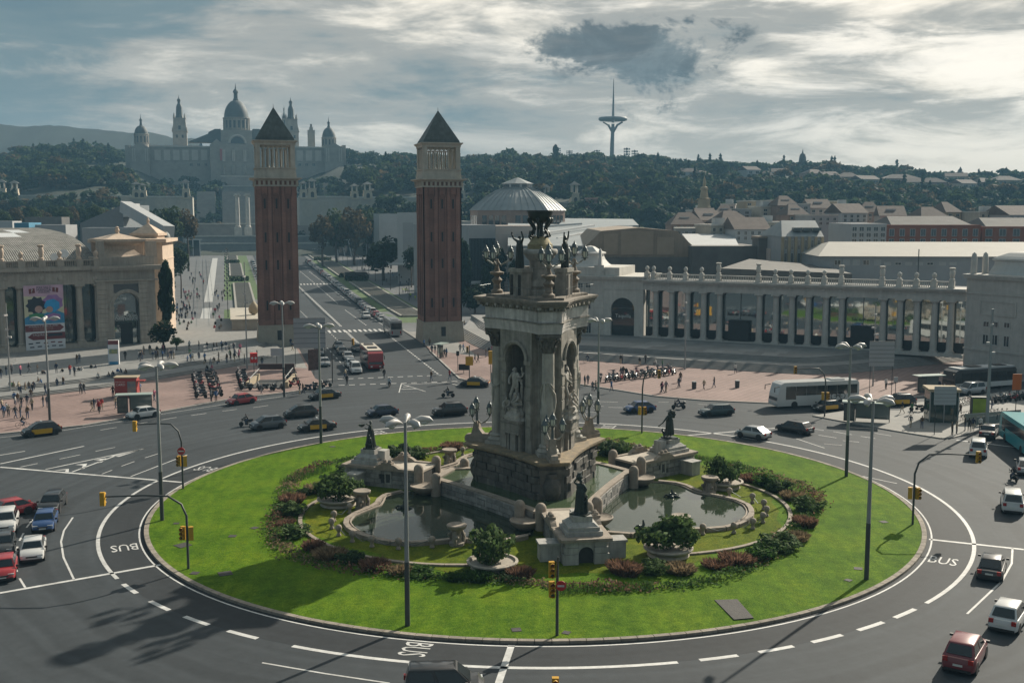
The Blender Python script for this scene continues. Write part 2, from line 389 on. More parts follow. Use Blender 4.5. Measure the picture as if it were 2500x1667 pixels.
ys=[-300,-100,0,150,300,500,690,1400,4000,9000];xs=[-6000,-2000,-600,-200,0,200,600,2000,6000]
for i in range(len(ys)-1):
 for j in range(len(xs)-1):
  zz=lambda y:min(gz(y),gz(690))-0.06
  b.quad((xs[j],ys[i],zz(ys[i])),(xs[j+1],ys[i],zz(ys[i])),(xs[j+1],ys[i+1],zz(ys[i+1])),(xs[j],ys[i+1],zz(ys[i+1])))
struct(b.build('ground',M_CITY),'grey city ground stretching to the hills')
b=MB();b.prism([(-260,5),(260,5),(260,240),(-260,240)],-0.05,0.0)
struct(b.build('road',M_ASPH),'grey asphalt of the big roundabout')
b=MB();n=160
for i in range(n):
 a0,a1=2*pi*i/n,2*pi*(i+1)/n
 q=lambda a,r:(LC.x+r*cos(a),LC.y+r*sin(a),0.004)
 b.quad(q(a0,33.0),q(a0,37.4),q(a1,37.4),q(a1,33.0))
struct(b.build('bus_lane',M_ASPH2),'dark asphalt bus lane round the lawn')
b=MB()
prev=None
for s in range(126,620,20):
 l,r=AVP(s,-14.2),AVP(s,11.6)
 l.z+=0.004;r.z+=0.004
 if prev:b.quad(prev[0],prev[1],r,l)
 prev=(l,r)
struct(b.build('avenue_road',M_ASPH),'avenue roadway running towards the palace')
def poly_slab(name,pts,z0,z1,m,parent=None):
 b=MB();b.prism([(p[0],p[1]) for p in pts],z0,z1);return b.build(name,m,parent)
KZ=0.13
def P2(px,py,z=0.0):p=G(px,py,z);return (p.x,p.y)
left_edge=[(-140,60),(-82,108)]+[P2(*q) for q in ((0,1060),(200,1040),(400,1005),(560,975),(700,959),(775,948),(812,944))]
lp=left_edge+[tuple(AVP(s,-14)[:2]) for s in (80,100,125,150)]+[(-70,262),(-200,262),(-200,60)]
struct(poly_slab('pavement',lp,-0.05,KZ,M_RED),'pink tiled pavement left of the avenue mouth')
right_edge=[tuple(AVP(150,11.4)[:2]),tuple(AVP(118,10.8)[:2])]+[P2(*q) for q in ((1050,857),(1122,925),(1165,935),(1300,937),(1420,940),(1520,955),(1600,968),(1715,978),(1876,985),(1960,984),(2060,980),(2220,972),(2350,958),(2500,930))]
rp=right_edge+[(190,200),(190,262),(0,262)]
struct(poly_slab('pavement',rp[::-1],-0.05,KZ,M_RED),'pink tiled pavement below the curved colonnade')
isl=[P2(*q) for q in ((1985,1016),(2060,1030),(2180,1052),(2298,1071),(2325,1069),(2400,1050),(2500,1019),(2640,980),(2640,950),(2500,952),(2340,973),(2240,984),(2195,1004),(2080,1002))]
struct(poly_slab('traffic_island',isl[::-1],-0.05,KZ,M_PAVE),'pale paved traffic island with bus shelter and lift box')
def kerb_line(name,pts,h,label,w=0.3,step=2.0,out=0.02):
 """kerb stones laid along pts, each a piece of the kerb"""
 root=bpy.data.objects.new(name,None);COL.objects.link(root);struct(root,label)
 me=MB().box(0,1,-w/2,w/2,0,1).mesh('kerb_stone',M_KERB)
 P=[Vector((p[0],p[1],0)) for p in pts]
 for i in range(len(P)-1):
  d=P[i+1]-P[i];n=max(1,int(d.length/step));a=atan2(d.y,d.x);l=d.length/n
  for k in range(n):
   q=P[i]+d*(k/n)
   put('kerb_stone',me,root,(q.x,q.y,-0.03),a,(l-0.03,1,h+0.03))
 return root
kerb_line('kerb',left_edge[2:],KZ+0.012,'grey kerb of the left pavement',step=2.5)
kerb_line('kerb',right_edge[2:16],KZ+0.012,'grey kerb of the right pavement',step=2.5)
kerb_line('kerb',isl[:7],KZ+0.012,'kerb along the front of the traffic island',step=2.0)
for (pts,z,m,lab) in (
 ([tuple(AVP(92,-14.4)[:2]),tuple(AVP(160,-14.4)[:2]),(-74,262),(-140,262),(-140,140),(-74,152),(-60.5,164),(-54,176),(-46,186)],KZ+0.004,M_PAVE,'pale paving in front of the left exhibition hall'),
 ([tuple(AVP(112,11.0)[:2]),(-6,197),(-14.5,236),tuple(AVP(152,11.0)[:2])][::-1],KZ+0.004,M_PAVE,'pale paving round the right brick tower')):
 struct(poly_slab('pavement',pts,0.1,z,m),lab)
def offset_line(pts,d):
 P=[Vector((p[0],p[1])) for p in pts];out=[]
 for i in range(len(P)):
  t=(P[min(i+1,len(P)-1)]-P[max(i-1,0)]).normalized();out.append((P[i].x-t.y*d,P[i].y+t.x*d))
 return out
def stairs(name,line,back,flights,label,z0=KZ):
 root=bpy.data.objects.new(name,None);COL.objects.link(root);struct(root,label)
 z=z0;d=0.0
 for (n,rise,run,landing) in flights:
  for k in range(n):
   z+=rise
   pts=offset_line(line,d)+back
   b=MB();b.prism(pts,0.05-0.001*k,z);b.build('step',M_STEP,root)
   d+=run
  d+=landing-run
 return root,z
TL=[(-84,141),(-73,149),(-61.8,160.5),(-53.5,174),(-47,186),(-43.5,199)]
st_l,LZ=stairs('stairs',TL,[(-48,225),(-60,262),(-150,262),(-150,160)],[(3,0.15,0.4,4.2),(3,0.15,0.4,1)],'wide grey steps up to the left exhibition hall')
def arc_pts(c,r,a0,a1,n):return [(c.x+r*cos(radians(a0+(a1-a0)*i/n)),c.y+r*sin(radians(a0+(a1-a0)*i/n))) for i in range(n+1)]
def chaikin(P,k=2):
 for _ in range(k):
  Q=[P[0]]
  for a,b in zip(P[:-1],P[1:]):Q+=[(a[0]*.75+b[0]*.25,a[1]*.75+b[1]*.25),(a[0]*.25+b[0]*.75,a[1]*.25+b[1]*.75)]
  P=Q+[P[-1]]
 return P
TR=chaikin([(-13,237),(-5,204),(4,194)]+[P2(*q,KZ) for q in ((1430,880),(1520,887),(1620,894),(1720,900),(1820,906),(1900,911),(1970,914),(2060,912),(2150,904),(2250,893),(2345,882))])
st_r,RZ=stairs('stairs',TR,[(120,215),(140,262),(-10,262)],[(7,0.15,0.38,3.6),(5,0.15,0.38,1)],'long curved grey steps below the colonnade')
ts=bpy.data.objects.new('terrace_paving',None);COL.objects.link(ts);struct(ts,'large grey paving slabs of the colonnade terrace')
M_SLAB=mat('terrace_slab',(0.225,0.225,0.22),.8,.1,.8,rnd=.22);ln_=[offset_line(TR,8.4+3.6*k) for k in range(5)]
for k in range(4):
 i=10+(k%2)
 while i+2<len(TR)-6:
  a,b_=ln_[k],ln_[k+1];q=[a[i],a[i+1],a[i+2],b_[i+2],b_[i+1],b_[i]];c=(sum(p[0] for p in q)/6,sum(p[1] for p in q)/6);q=[(c[0]+(x-c[0])*.96,c[1]+(y-c[1])*.96) for x,y in q];ar_=sum(q[j][0]*q[(j+1)%6][1]-q[(j+1)%6][0]*q[j][1] for j in range(6));i+=2
  if ar_>8 and i<len(TR)-22:MB().prism(q,RZ-.05,RZ+.015).build('paving_slab',M_SLAB,ts)
def mark(name,label,strips=(),z=0.012,closed=()):
 b=MB()
 for s in strips:
  pts,w=s[0],s[1]
  P=[G(*q) if len(q)==2 else Vector(q) for q in pts]
  if len(s)>2:
   dl,gp=s[2]
   for i in range(len(P)-1):
    d=P[i+1]-P[i];L_=d.length;t=0.0
    while t<L_:
     e=min(L_,t+dl);b.ribbon([P[i]+d*(t/L_),P[i]+d*(e/L_)],w,z);t+=dl+gp
  else:b.ribbon(P,w,z)
 for poly in closed:
  P=[G(*q) for q in poly];b.add([(p.x,p.y,gz(p.y)+z) for p in P],[tuple(range(len(P)))])
 return struct(b.build(name,M_WHITE),label)
def ring(a0,a1,r,w):
 n=max(2,int(abs(a1-a0)/2));return ([(LC.x+r*cos(radians(a0+(a1-a0)*i/n)),LC.y+r*sin(radians(a0+(a1-a0)*i/n)),0) for i in range(n+1)],w)
mark('lane_line','white bus lane line curving round the lawn',[ring(-46,216,37.5,0.30),ring(-114,-78,37.5,0.34)])
mark('lane_dashes','white dashes of the bus lane',[ring(a-1.9,a+1.9,37.5,0.36) for a in (-140,-133,-126.5,-120,-74,-68,-62,-56,-50.3)])
mark('edge_line','thin white line along the lawn kerb',[ring(150,395,34.35,0.13)])
mark('stop_line','white stop lines across the bus lane',[
 ([(0,1447),(393,1378)],0.34),([(0,1140),(444,1177)],0.36),([(2268,1316),(2500,1341)],0.36),([(1249,1574),(1217,1667)],0.42),
 ([(1642,1065.5),(1906,1044)],0.28),([(2335,1074),(2500,1094)],0.3)])
mark('lane_line','thin white lane lines on the asphalt',[
 ([(640,1617),(790,1643),(951,1667)],0.14),([(178,1262.6),(156,1295),(149,1322),(155,1360),(181,1415)],0.15),
 ([(2472,1338),(2470,1375),(2446,1418),(2361,1498)],0.15),([(319,1163),(457,1110)],0.14),
 ([(0,1132),(205,1089)],0.26),([(0,1111),(61,1101)],0.2),([(1906,1120),(2190,1180)],0.13),
 ([(0,1068),(150,1051),(300,1028),(380,1013),(560,985),(700,966)],0.13),([(1110,933),(1290,943)],0.13)])
V4=lambda*q:[(x/2.613,600+y/2.613) for x,y in q]
V6=lambda*q:[(1600+x/2.613,600+y/2.613) for x,y in q]
V5=lambda*q:[(800+x/2.613,600+y/2.613) for x,y in q]
dl=[]
for q in (((380,1360),(512,1332)),((610,1310),(735,1285)),((640,1175),(745,1158)),((775,1405),(858,1375)),((925,1352),(1010,1325)),((1030,1110),(1125,1094)),((1220,1082),(1318,1068)),((1418,1055),(1510,1043)),((1615,1032),(1712,1018)),((130,1410),(240,1388)),((650,1455),(715,1430)),((870,1135),(940,1125))):
 dl.append((V4(*q),0.14))
for q in (((20,997),(85,998)),((270,1010),(330,1012)),((1040,1207),(1155,1225)),((1195,1242),(1300,1252)),((1075,1262),(1190,1272)),((1310,1215),(1400,1228)),((1400,1195),(1505,1212)),((1000,1165),(1075,1178)),((1135,1185),(1255,1205)),((900,1230),(1080,1290))):
 dl.append((V6(*q),0.13))
for q in (((1640,960),(1740,962)),((1660,1020),(1760,1024)),((1690,992),(1850,998)),((1640,1060),(1740,1064)),((1790,1030),(1880,1032))):
 dl.append((V5(*q),0.13))
mark('lane_dashes','thin white lane dashes on the square',dl)
lt=[([(1250+x/1.8816,1067+y/1.8816) for x,y in q],0.14) for q in (((2080,45),(2115,52)),)]
mark('lane_dashes','short lane dashes between the waiting cars',[([(x/1.8816,1067+y/1.8816) for x,y in q],0.15) for q in (((150,378),(122,415)),((108,440),(90,475)),((80,502),(70,548)),((70,575),(78,618)),((90,648),(116,690)))])
mark('chevron_marking','white hatched wedge marking on the left road',[(V4((290,1425),(720,1335),(925,1292)),0.22),(V4((460,1442),(720,1345),(925,1292)),0.22)],
     closed=[V4((345,1432),(440,1421),(438,1442),(415,1440),(420,1430)),V4((480,1396),(556,1388),(540,1420),(515,1424),(530,1400)),V4((600,1365),(680,1355),(650,1380),(625,1384),(640,1368)),V4((700,1340),(925,1291),(760,1345))])
mark('chevron_marking','small white hatched triangle at the avenue mouth',[(V5((470,880),(625,930),(455,936),(470,880)),0.16),(V5((480,900),(520,898)),0.3),(V5((470,915),(565,912)),0.3),(V5((510,884),(770,872),(830,890)),0.2)])
mark('crossing_dashes','dotted crossing lines at the avenue mouth',[(V5((0,853),(740,825)),0.4,(0.9,0.7)),(V5((70,890),(950,860)),0.4,(0.9,0.7))])
mark('lane_dashes','dashed lane lines along the avenue',[
 ([(722,747),(770,795)],0.2,(1.6,1.2)),([(773,696),(894,794)],0.22,(1.6,1.2)),([(732,662),(770,693)],0.22,(1.6,1.2)),
 ([(755,663),(942,798)],0.25,(1.0,1.0)),([(764,811),(850,905)],0.2,(2.0,3.0)),([(933,806),(1072,915)],0.28,(1.2,0.9)),([(805,812),(855,860)],0.2,(1.5,2.0))])
mark('lane_line','double white centre line of the avenue',[([(725,697),(831,797)],0.16),([(728,697),(834.5,797)],0.16),([(842,808),(878,843)],0.16),([(845.5,808),(882,843)],0.16)])
def zebra(px,py,t0,t1,ln,label):
 c=G(px,py);s0=(c-MC).dot(AX);b=MB();t=t0
 while t<t1:
  p=AVP(s0,t,0.014);q=AVP(s0+ln,t,0.014);b.ribbon([p,q],0.55);t+=1.15
 struct(b.build('zebra_crossing',M_WHITE),label)
zebra(830,811,-13.3,10.5,4.6,'white striped crossing between the brick towers')
zebra(762,695,-13.3,10.5,4.6,'farther striped crossing on the avenue')
def bus_word(ang,r=35.6,size=2.0):
 a=radians(ang);R=Vector((cos(a),sin(a),0));T=Vector((-sin(a),cos(a),0))
 o=LC+R*r;m=frame((o.x,o.y,0.014),R,T)
 t=text('BUS',size,M_WHITE,None,m,extr=0.0,sx=1.0,name='road_lettering');struct(t,'white BUS lettering painted in the bus lane');t.scale=(0.62,1.25,1)
for a in (-30.4,-102.7,-155.8,160.2,120.2,73.5):bus_word(a)
def lawn_mat(name='lawn',tint=(1,1,1)):
 m=bpy.data.materials.new(name);m.use_nodes=True;nt=m.node_tree;N=nt.nodes;L=nt.links;b=N['Principled BSDF']
 b.inputs['Roughness'].default_value=0.75;b.inputs['Specular IOR Level'].default_value=0.03
 b.inputs['Sheen Weight'].default_value=0.0;b.inputs['Sheen Tint'].default_value=(0.5,0.8,0.1,1)
 g=N.new('ShaderNodeNewGeometry');P=g.outputs['Position']
 def nz(sc,det,mp=None,rough=0.6):
  n=N.new('ShaderNodeTexNoise');n.inputs['Scale'].default_value=sc;n.inputs['Detail'].default_value=det;n.inputs['Roughness'].default_value=rough
  if mp:
   mm=N.new('ShaderNodeMapping');mm.inputs['Scale'].default_value=mp;L.new(P,mm.inputs[0]);L.new(mm.outputs[0],n.inputs['Vector'])
  else:L.new(P,n.inputs['Vector'])
  return n.outputs['Fac']
 def ramp(x,st):
  r=N.new('ShaderNodeValToRGB');e=r.color_ramp.elements
  while len(e)<len(st):e.new(0.5)
  for i,(p,c) in enumerate(st):e[i].position=p;e[i].color=(*c,1)
  L.new(x,r.inputs[0]);return r.outputs[0]
 fine=ramp(nz(9.0,8,(1,0.55,1),0.75),[(p,tuple(x*y for x,y in zip(c,tint))) for p,c in ((0.32,(0.045,0.092,0.006)),(0.52,(0.085,0.158,0.010)),(0.72,(0.15,0.215,0.022)))])
 mid=ramp(nz(0.22,9,None,0.68),[(0.3,(0.55,0.68,0.62)),(0.5,(0.98,1.0,0.9)),(0.72,(1.45,1.2,1.1))])
 w=N.new('ShaderNodeTexWave');w.inputs['Scale'].default_value=0.21;w.inputs['Distortion'].default_value=7.0;w.inputs['Detail'].default_value=2;L.new(P,w.inputs['Vector'])
 wr=ramp(w.outputs['Fac'],[(0.0,(0.93,0.93,0.93)),(1.0,(1.06,1.06,1.06))])
 def mul(a,c):
  x=N.new('ShaderNodeMix');x.data_type = 'RGBA';x.blend_type = 'MULTIPLY';x.inputs[0].default_value=1;L.new(a,x.inputs[6]);L.new(c,x.inputs[7]);return x.outputs[2]
 cl=ramp(nz(1.9,5,None,0.7),[(0.34,(0.72,0.8,0.8)),(0.66,(1.2,1.12,1.1))])
 L.new(mul(mul(mul(fine,mid),wr),cl),b.inputs['Base Color'])
 bp=N.new('ShaderNodeBump');bp.inputs['Strength'].default_value=0.9;bp.inputs['Distance'].default_value=0.06;L.new(nz(14,6),bp.inputs['Height']);L.new(bp.outputs[0],b.inputs['Normal'])
 MATS[name]=m;return m
M_LAWN=lawn_mat()
def lawn_z(r):return 0.16+0.16*max(0.0,1-(r/LR)**2)
b=MB();rings=[33.62,33.4,32.5,30,27,24,21];n=120
for i,r in enumerate(rings):
 for j in range(n):
  a=2*pi*j/n;b.v.append((LC.x+r*cos(a),LC.y+r*sin(a),lawn_z(r)))
for i in range(len(rings)-1):
 for j in range(n):b.f.append((i*n+j,i*n+(j+1)%n,(i+1)*n+(j+1)%n,(i+1)*n+j));b.m.append(0)
b.f.append(tuple((len(rings)-1)*n+j for j in range(n)));b.m.append(0)
struct(b.build('lawn',M_LAWN,smooth=60),'bright green round lawn of the roundabout')
b=MB();n=90;b.add([(MC.x+(21.6+.5*sin(9*a)+.3*sin(23*a))*cos(a),MC.y+(21.6+.5*sin(9*a)+.3*sin(23*a))*sin(a),lawn_z(21)+.006) for a in [2*pi*i/n for i in range(n)]],[tuple(range(n))])
struct(b.build('inner_lawn',lawn_mat('dry_lawn',(1.25,.88,1.2))),'drier grass round the fountain pools')
root=bpy.data.objects.new('lawn_kerb',None);COL.objects.link(root);struct(root,'brown stone kerb ring round the lawn')
n=200;ka=2*pi/n
kp=[(cos(-ka/2*0.96)*r,sin(-ka/2*0.96)*r) for r in (33.6,33.98)];kq=[(cos(ka/2*0.96)*r,sin(ka/2*0.96)*r) for r in (33.98,33.6)]
M_KERB2=mat('lawn_kerb_stone',(0.235,0.205,0.17),0.9,0.25,3.0,0.5,rnd=0.2)
kme=MB().prism(kp+kq,-0.02,0.2).mesh('kerb_stone',M_KERB2)
for i in range(n):put('kerb_stone',kme,root,(LC.x,LC.y,-0.01*random.random()),i*ka)
#==================================================================human figures grown from a skeleton
def pose(kind):
 J=dict(pelvis=(0,0,.95),belly=(0,.01,1.1),chest=(0,0,1.3),neck=(0,0,1.48),head=(0,.02,1.6),crown=(0,.01,1.72))
 for s,k in ((1,'L'),(-1,'R')):
  J.update({'sh'+k:(.17*s,0,1.42),'el'+k:(.235*s,-.03,1.14),'wr'+k:(.24*s,.05,.9),'ha'+k:(.235*s,.07,.80),
                  'hi'+k:(.09*s,0,.92),'kn'+k:(.1*s,.02,.5),'an'+k:(.1*s,-.02,.09),'to'+k:(.11*s,.15,.04)})
 def up(**kw):J.update(kw)
 if kind== 'walk':
  up(knL=(.09,.16,.53),anL=(.09,.27,.12),toL=(.09,.44,.09),knR=(-.09,.0,.5),anR=(-.09,-.3,.15),toR=(-.09,-.19,.04),elL=(.23,-.13,1.16),wrL=(.22,-.17,.93),haL=(.21,-.16,.84),elR=(-.23,.05,1.15),wrR=(-.21,.24,.98),haR=(-.2,.31,.92))
 elif kind== 'walk2':
  up(knR=(-.09,.13,.52),anR=(-.09,.2,.11),toR=(-.09,.37,.07),knL=(.09,.0,.5),anL=(.09,-.22,.12),toL=(.09,-.09,.04),elR=(-.23,-.1,1.15),wrR=(-.22,-.1,.92),haR=(-.21,-.08,.83),elL=(.23,.02,1.14),wrL=(.15,.2,1.08),haL=(.1,.26,1.12))
 elif kind== 'sit':
  up(pelvis=(0,0,.5),belly=(0,.02,.65),chest=(0,.08,.85),neck=(0,.13,1.02),head=(0,.18,1.14),crown=(0,.18,1.26))
  for s,k in ((1,'L'),(-1,'R')):
   up(**{'sh'+k:(.17*s,.1,.97),'el'+k:(.23*s,.2,.74),'wr'+k:(.14*s,.38,.66),'ha'+k:(.09*s,.44,.62),'hi'+k:(.09*s,.03,.47),'kn'+k:(.13*s,.45,.52),'an'+k:(.12*s,.42,.1),'to'+k:(.12*s,.58,.05)})
 elif kind== 'ride':
  up(pelvis=(0,-.05,.86),belly=(0,.0,1.0),chest=(0,.1,1.19),neck=(0,.17,1.35),head=(0,.23,1.47),crown=(0,.23,1.6))
  for s,k in ((1,'L'),(-1,'R')):
   up(**{'sh'+k:(.18*s,.14,1.3),'el'+k:(.3*s,.3,1.08),'wr'+k:(.3*s,.52,1.05),'ha'+k:(.29*s,.6,1.04),'hi'+k:(.1*s,-.02,.84),'kn'+k:(.22*s,.36,.68),'an'+k:(.2*s,.12,.32),'to'+k:(.2*s,.28,.27)})
 elif kind== 'phone':
  up(elL=(.25,.02,1.14),wrL=(.12,.24,1.2),haL=(.07,.29,1.25),head=(0,.05,1.59),crown=(0,.06,1.71))
 elif kind== 'talk':
  up(elR=(-.27,.02,1.16),wrR=(-.2,.24,1.1),haR=(-.16,.33,1.12),knL=(.13,.05,.5),anL=(.14,0,.09),toL=(.16,.16,.04))
 elif kind== 'arms_up':
  up(elL=(.42,.08,1.56),wrL=(.52,.12,1.82),haL=(.5,.12,1.93),elR=(-.36,.05,1.6),wrR=(-.3,.1,1.86),haR=(-.27,.12,1.97))
 elif kind== 'carry':
  up(elL=(.32,.14,1.3),wrL=(.3,.34,1.42),haL=(.28,.42,1.46),elR=(-.24,.1,1.16),wrR=(-.05,.34,1.2),haR=(.05,.4,1.22))
 elif kind== 'amphora':
  up(elL=(.36,.05,1.5),wrL=(.2,.08,1.74),haL=(.12,.08,1.82),elR=(-.3,-.02,1.2),wrR=(-.2,.14,1.0),haR=(-.15,.18,.92))
 elif kind== 'shoulder':
  up(elL=(.3,.16,1.3),wrL=(.32,.22,1.55),haL=(.3,.2,1.66),elR=(-.36,.02,1.18),wrR=(-.5,.06,.98),haR=(-.58,.08,.92),head=(-.05,.03,1.6),crown=(-.07,.03,1.72))
 elif kind== 'hero':
  up(elL=(.26,.12,1.2),wrL=(.1,.26,1.08),haL=(.02,.28,1.02),elR=(-.34,.02,1.2),wrR=(-.5,.06,.98),haR=(-.56,.1,.9),knL=(.12,.16,.56),anL=(.14,.06,.14),toL=(.15,.22,.1),head=(-.03,.05,1.59),crown=(-.05,.07,1.7))
 elif kind== 'crouch':
  up(pelvis=(0,0,.42),belly=(0,.05,.57),chest=(0,.16,.74),neck=(0,.25,.88),head=(0,.32,.98),crown=(0,.34,1.09))
  for s,k in ((1,'L'),(-1,'R')):
   up(**{'sh'+k:(.16*s,.2,.84),'el'+k:(.24*s,.36,.66),'wr'+k:(.14*s,.5,.56),'ha'+k:(.1*s,.56,.5),'hi'+k:(.1*s,.03,.4),'kn'+k:(.18*s,.42,.42),'an'+k:(.14*s,.2,.1),'to'+k:(.15*s,.36,.05)})
 return J
RAD=dict(pelvis=.135,belly=.125,chest=.15,neck=.055,head=.092,crown=.06,sh=.07,el=.05,wr=.038,ha=.042,hi=.09,kn=.062,an=.045,to=.04)
BONES=[('pelvis','belly',2),('belly','chest',2),('chest','neck',2),('neck','head',0),('head','crown',1)]
for k in 'LR':
 BONES+=[('chest','sh'+k,2),('sh'+k,'el'+k,2),('el'+k,'wr'+k,2),('wr'+k,'ha'+k,0),('pelvis','hi'+k,3),('hi'+k,'kn'+k,3),('kn'+k,'an'+k,3),('an'+k,'to'+k,4)]
_fig={}
def figure_mesh(kind,bulk=1.0,longhair=False,lvl=1):
 key=(kind,bulk,longhair,lvl)
 if key in _fig:return _fig[key]
 J=pose(kind);names=list(J);idx={n:i for i,n in enumerate(names)}
 me=bpy.data.meshes.new('person_'+kind);me.from_pydata([J[n] for n in names],[(idx[a],idx[b]) for a,b,_ in BONES],[])
 o=bpy.data.objects.new('person_tmp',me);COL.objects.link(o)
 md=o.modifiers.new('skin','SKIN');md.use_smooth_shade=True
 sk=me.skin_vertices[0].data
 for n in names:
  r=RAD.get(n) or RAD[n[:2]]
  f=bulk if n in ('pelvis','belly','chest') or n[:2] in ('sh','el') else (0.5+0.5*bulk)
  sk[idx[n]].radius=(r*f,r*f*(0.74 if n in ('belly','chest','pelvis') else 1.0));sk[idx[n]].use_root=(n== 'pelvis')
 sb=o.modifiers.new('sub','SUBSURF');sb.levels=lvl;sb.render_levels=lvl
 dg=bpy.context.evaluated_depsgraph_get();ev=o.evaluated_get(dg);m2=bpy.data.meshes.new_from_object(ev)
 bpy.data.objects.remove(o);bpy.data.meshes.remove(me)
 h=Vector(J['head'])
 seg=[(Vector(J[a]),Vector(J[b]),m) for a,b,m in BONES]
 m2.materials.clear()
 for _ in range(5):m2.materials.append(None)
 mi=[]
 for p in m2.polygons:
  c=p.center;best=9;bm=0
  for a,b_,m in seg:
   d=b_-a;t=max(0,min(1,(c-a).dot(d)/d.dot(d)));e=(c-a-d*t).length-0.02*(m==2)
   if e<best:best=e;bm=m
  if bm in (0,1) and (c-h).length<.2:
   bm=1 if (c.z>h.z+.055 or c.y<h.y-(.0 if longhair else .03)) and c.z>h.z-(.2 if longhair else .07) else 0
  mi.append(bm)
 m2.polygons.foreach_set('material_index',mi);m2.polygons.foreach_set('use_smooth',[True]*len(mi))
 _fig[key]=m2;return m2
def figure_copy(kind,m,bulk=1.0,lvl=2,scale=1.0,mtx=None):
 """a one-material copy of the figure's mesh, for statues"""
 src=figure_mesh(kind,bulk,False,lvl);me=src.copy();me.materials.clear();me.materials.append(m)
 me.polygons.foreach_set('material_index',[0]*len(me.polygons))
 if mtx is not None:me.transform(mtx)
 return me
def merge(meshes,name,m):
 bm=bmesh.new()
 for x in meshes:bm.from_mesh(x)
 me=bpy.data.meshes.new(name);bm.to_mesh(me);bm.free();me.materials.append(m)
 me.polygons.foreach_set('material_index',[0]*len(me.polygons));return me
def robe(r0=.2,r1=.33,z0=1.02,z1=.03,folds=11,c=(0,0),lean=0.0):
 """pleated drapery from the waist to the ground"""
 b=MB();n=44;rows=7;vs=[]
 for i in range(rows+1):
  t=i/rows;z=z0+(z1-z0)*t;r=r0+(r1-r0)*t**0.8
  for j in range(n):
   a=2*pi*j/n;q=r*(1+(0.02+0.13*t)*sin(a*folds+2.1*t)+0.05*sin(3*a+4*t))
   vs.append((c[0]+q*cos(a),c[1]+q*sin(a)*0.85-lean*t,z))
 fs=[(i*n+j,i*n+(j+1)%n,(i+1)*n+(j+1)%n,(i+1)*n+j) for i in range(rows) for j in range(n)]
 b.add(vs,fs);return b.mesh('robe',mat('bronze',(0.05,0.065,0.06)),smooth=70)
#==================================================================the central monument fountain
M_STONE=mat('monument_stone',(0.29,0.27,0.235),0.8,0.26,1.3,0.6,big=0.2,bigscale=0.45,streak=0.42,rnd=0.05)
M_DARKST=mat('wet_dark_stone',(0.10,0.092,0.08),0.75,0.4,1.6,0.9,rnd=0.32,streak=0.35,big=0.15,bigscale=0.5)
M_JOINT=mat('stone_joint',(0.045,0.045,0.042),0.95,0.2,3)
M_COLST=mat('column_stone',(0.40,0.375,0.33),0.8,0.2,1.3,0.5,streak=0.35)
M_MARBLE=mat('frieze_marble',(0.52,0.50,0.47),0.6,0.18,0.9,0.2,streak=0.38,col2=(0.60,0.56,0.52))
M_WALLST=mat('wing_wall_stone',(0.225,0.215,0.20),0.85,0.25,1.8,0.6,rnd=0.3,streak=0.2)
M_COPE=mat('coping_stone',(0.28,0.235,0.19),0.85,0.2,2.0,0.5,streak=0.2)
M_PED=mat('pedestal_stone',(0.37,0.36,0.335),0.8,0.14,2.0,0.3,streak=0.35)
M_DECK=mat('deck_stone',(0.42,0.37,0.31),0.9,0.14,1.6,0.2)
M_BRONZE=mat('bronze',(0.03,0.04,0.038),0.45,0.3,3.0,0.3,metal=0.35,spec=0.5)
M_SCULPT=mat('sculpture_marble',(0.40,0.37,0.33),0.7,0.3,2.4,0.4,streak=0.35)
M_LGLASS=mat('lantern_glass',(0.70,0.72,0.62),0.25,0.08,4.0,spec=0.6)
M_LMETAL=mat('lantern_metal',(0.09,0.11,0.115),0.45,0.2,6.0,metal=0.4)
CA=(-81,39,159);SA=(-21,99,219)
def tri(rc,w,rin,n=8):
 pts=[]
 for k in range(3):
  a=radians(CA[k]);b_=radians(CA[k]+120);u=Vector((cos(a),sin(a),0));v=Vector((-sin(a),cos(a),0));u2=Vector((cos(b_),sin(b_),0));v2=Vector((-sin(b_),cos(b_),0))
  p0=u*rc+v*w;p1=u2*rc-v2*w;m=Vector((cos(radians(CA[k]+60)),sin(radians(CA[k]+60)),0))*rin
  c=2*m-(p0+p1)/2
  pts.append(u*rc-v*w);pts+=bez(p0,c,p1,n)[:-1]
 return [(p.x,p.y) for p in pts]
def course(poly,z0,z1,ln,m,parent,th=0.5,off=0.0,jit=0.035,name='stone',skip=None,gap=0.03):
 """one course of separate stones along a closed plan outline"""
 P=[Vector((p[0],p[1],0)) for p in poly];n=len(P)
 for i in range(n):
  a,b_=P[i],P[(i+1)%n];d=b_-a
  if d.length<0.05:continue
  k=max(1,round(d.length/ln));ang=atan2(d.y,d.x);l=d.length/k
  for j in range(k):
   q=a+d*((j+off%1.0*0)/k)
   if skip and skip(q+d/(2*k)):continue
   nrm=Vector((d.y,-d.x,0)).normalized()*random.uniform(-jit,jit)
   put(name,m,parent,(q.x+nrm.x,q.y+nrm.y,z0),ang,(l-gap,th,z1-z0-gap))
def resample(poly,step,off=0.0):
 P=[Vector((p[0],p[1],0)) for p in poly];P.append(P[0]);L_=[0]
 for i in range(len(P)-1):L_.append(L_[-1]+(P[i+1]-P[i]).length)
 n=max(3,int(L_[-1]/step));out=[];j=0
 for k in range(n):
  t=(k+off)%n/n*L_[-1]
  j=max(i for i in range(len(L_)-1) if L_[i]<=t+1e-9);s=(t-L_[j])/max(1e-9,L_[j+1]-L_[j]);q=P[j].lerp(P[j+1],s);out.append((q.x,q.y))
 return out
UNIT_ROUGH=MB().box(0,1,-0.5,0.5,0,1)
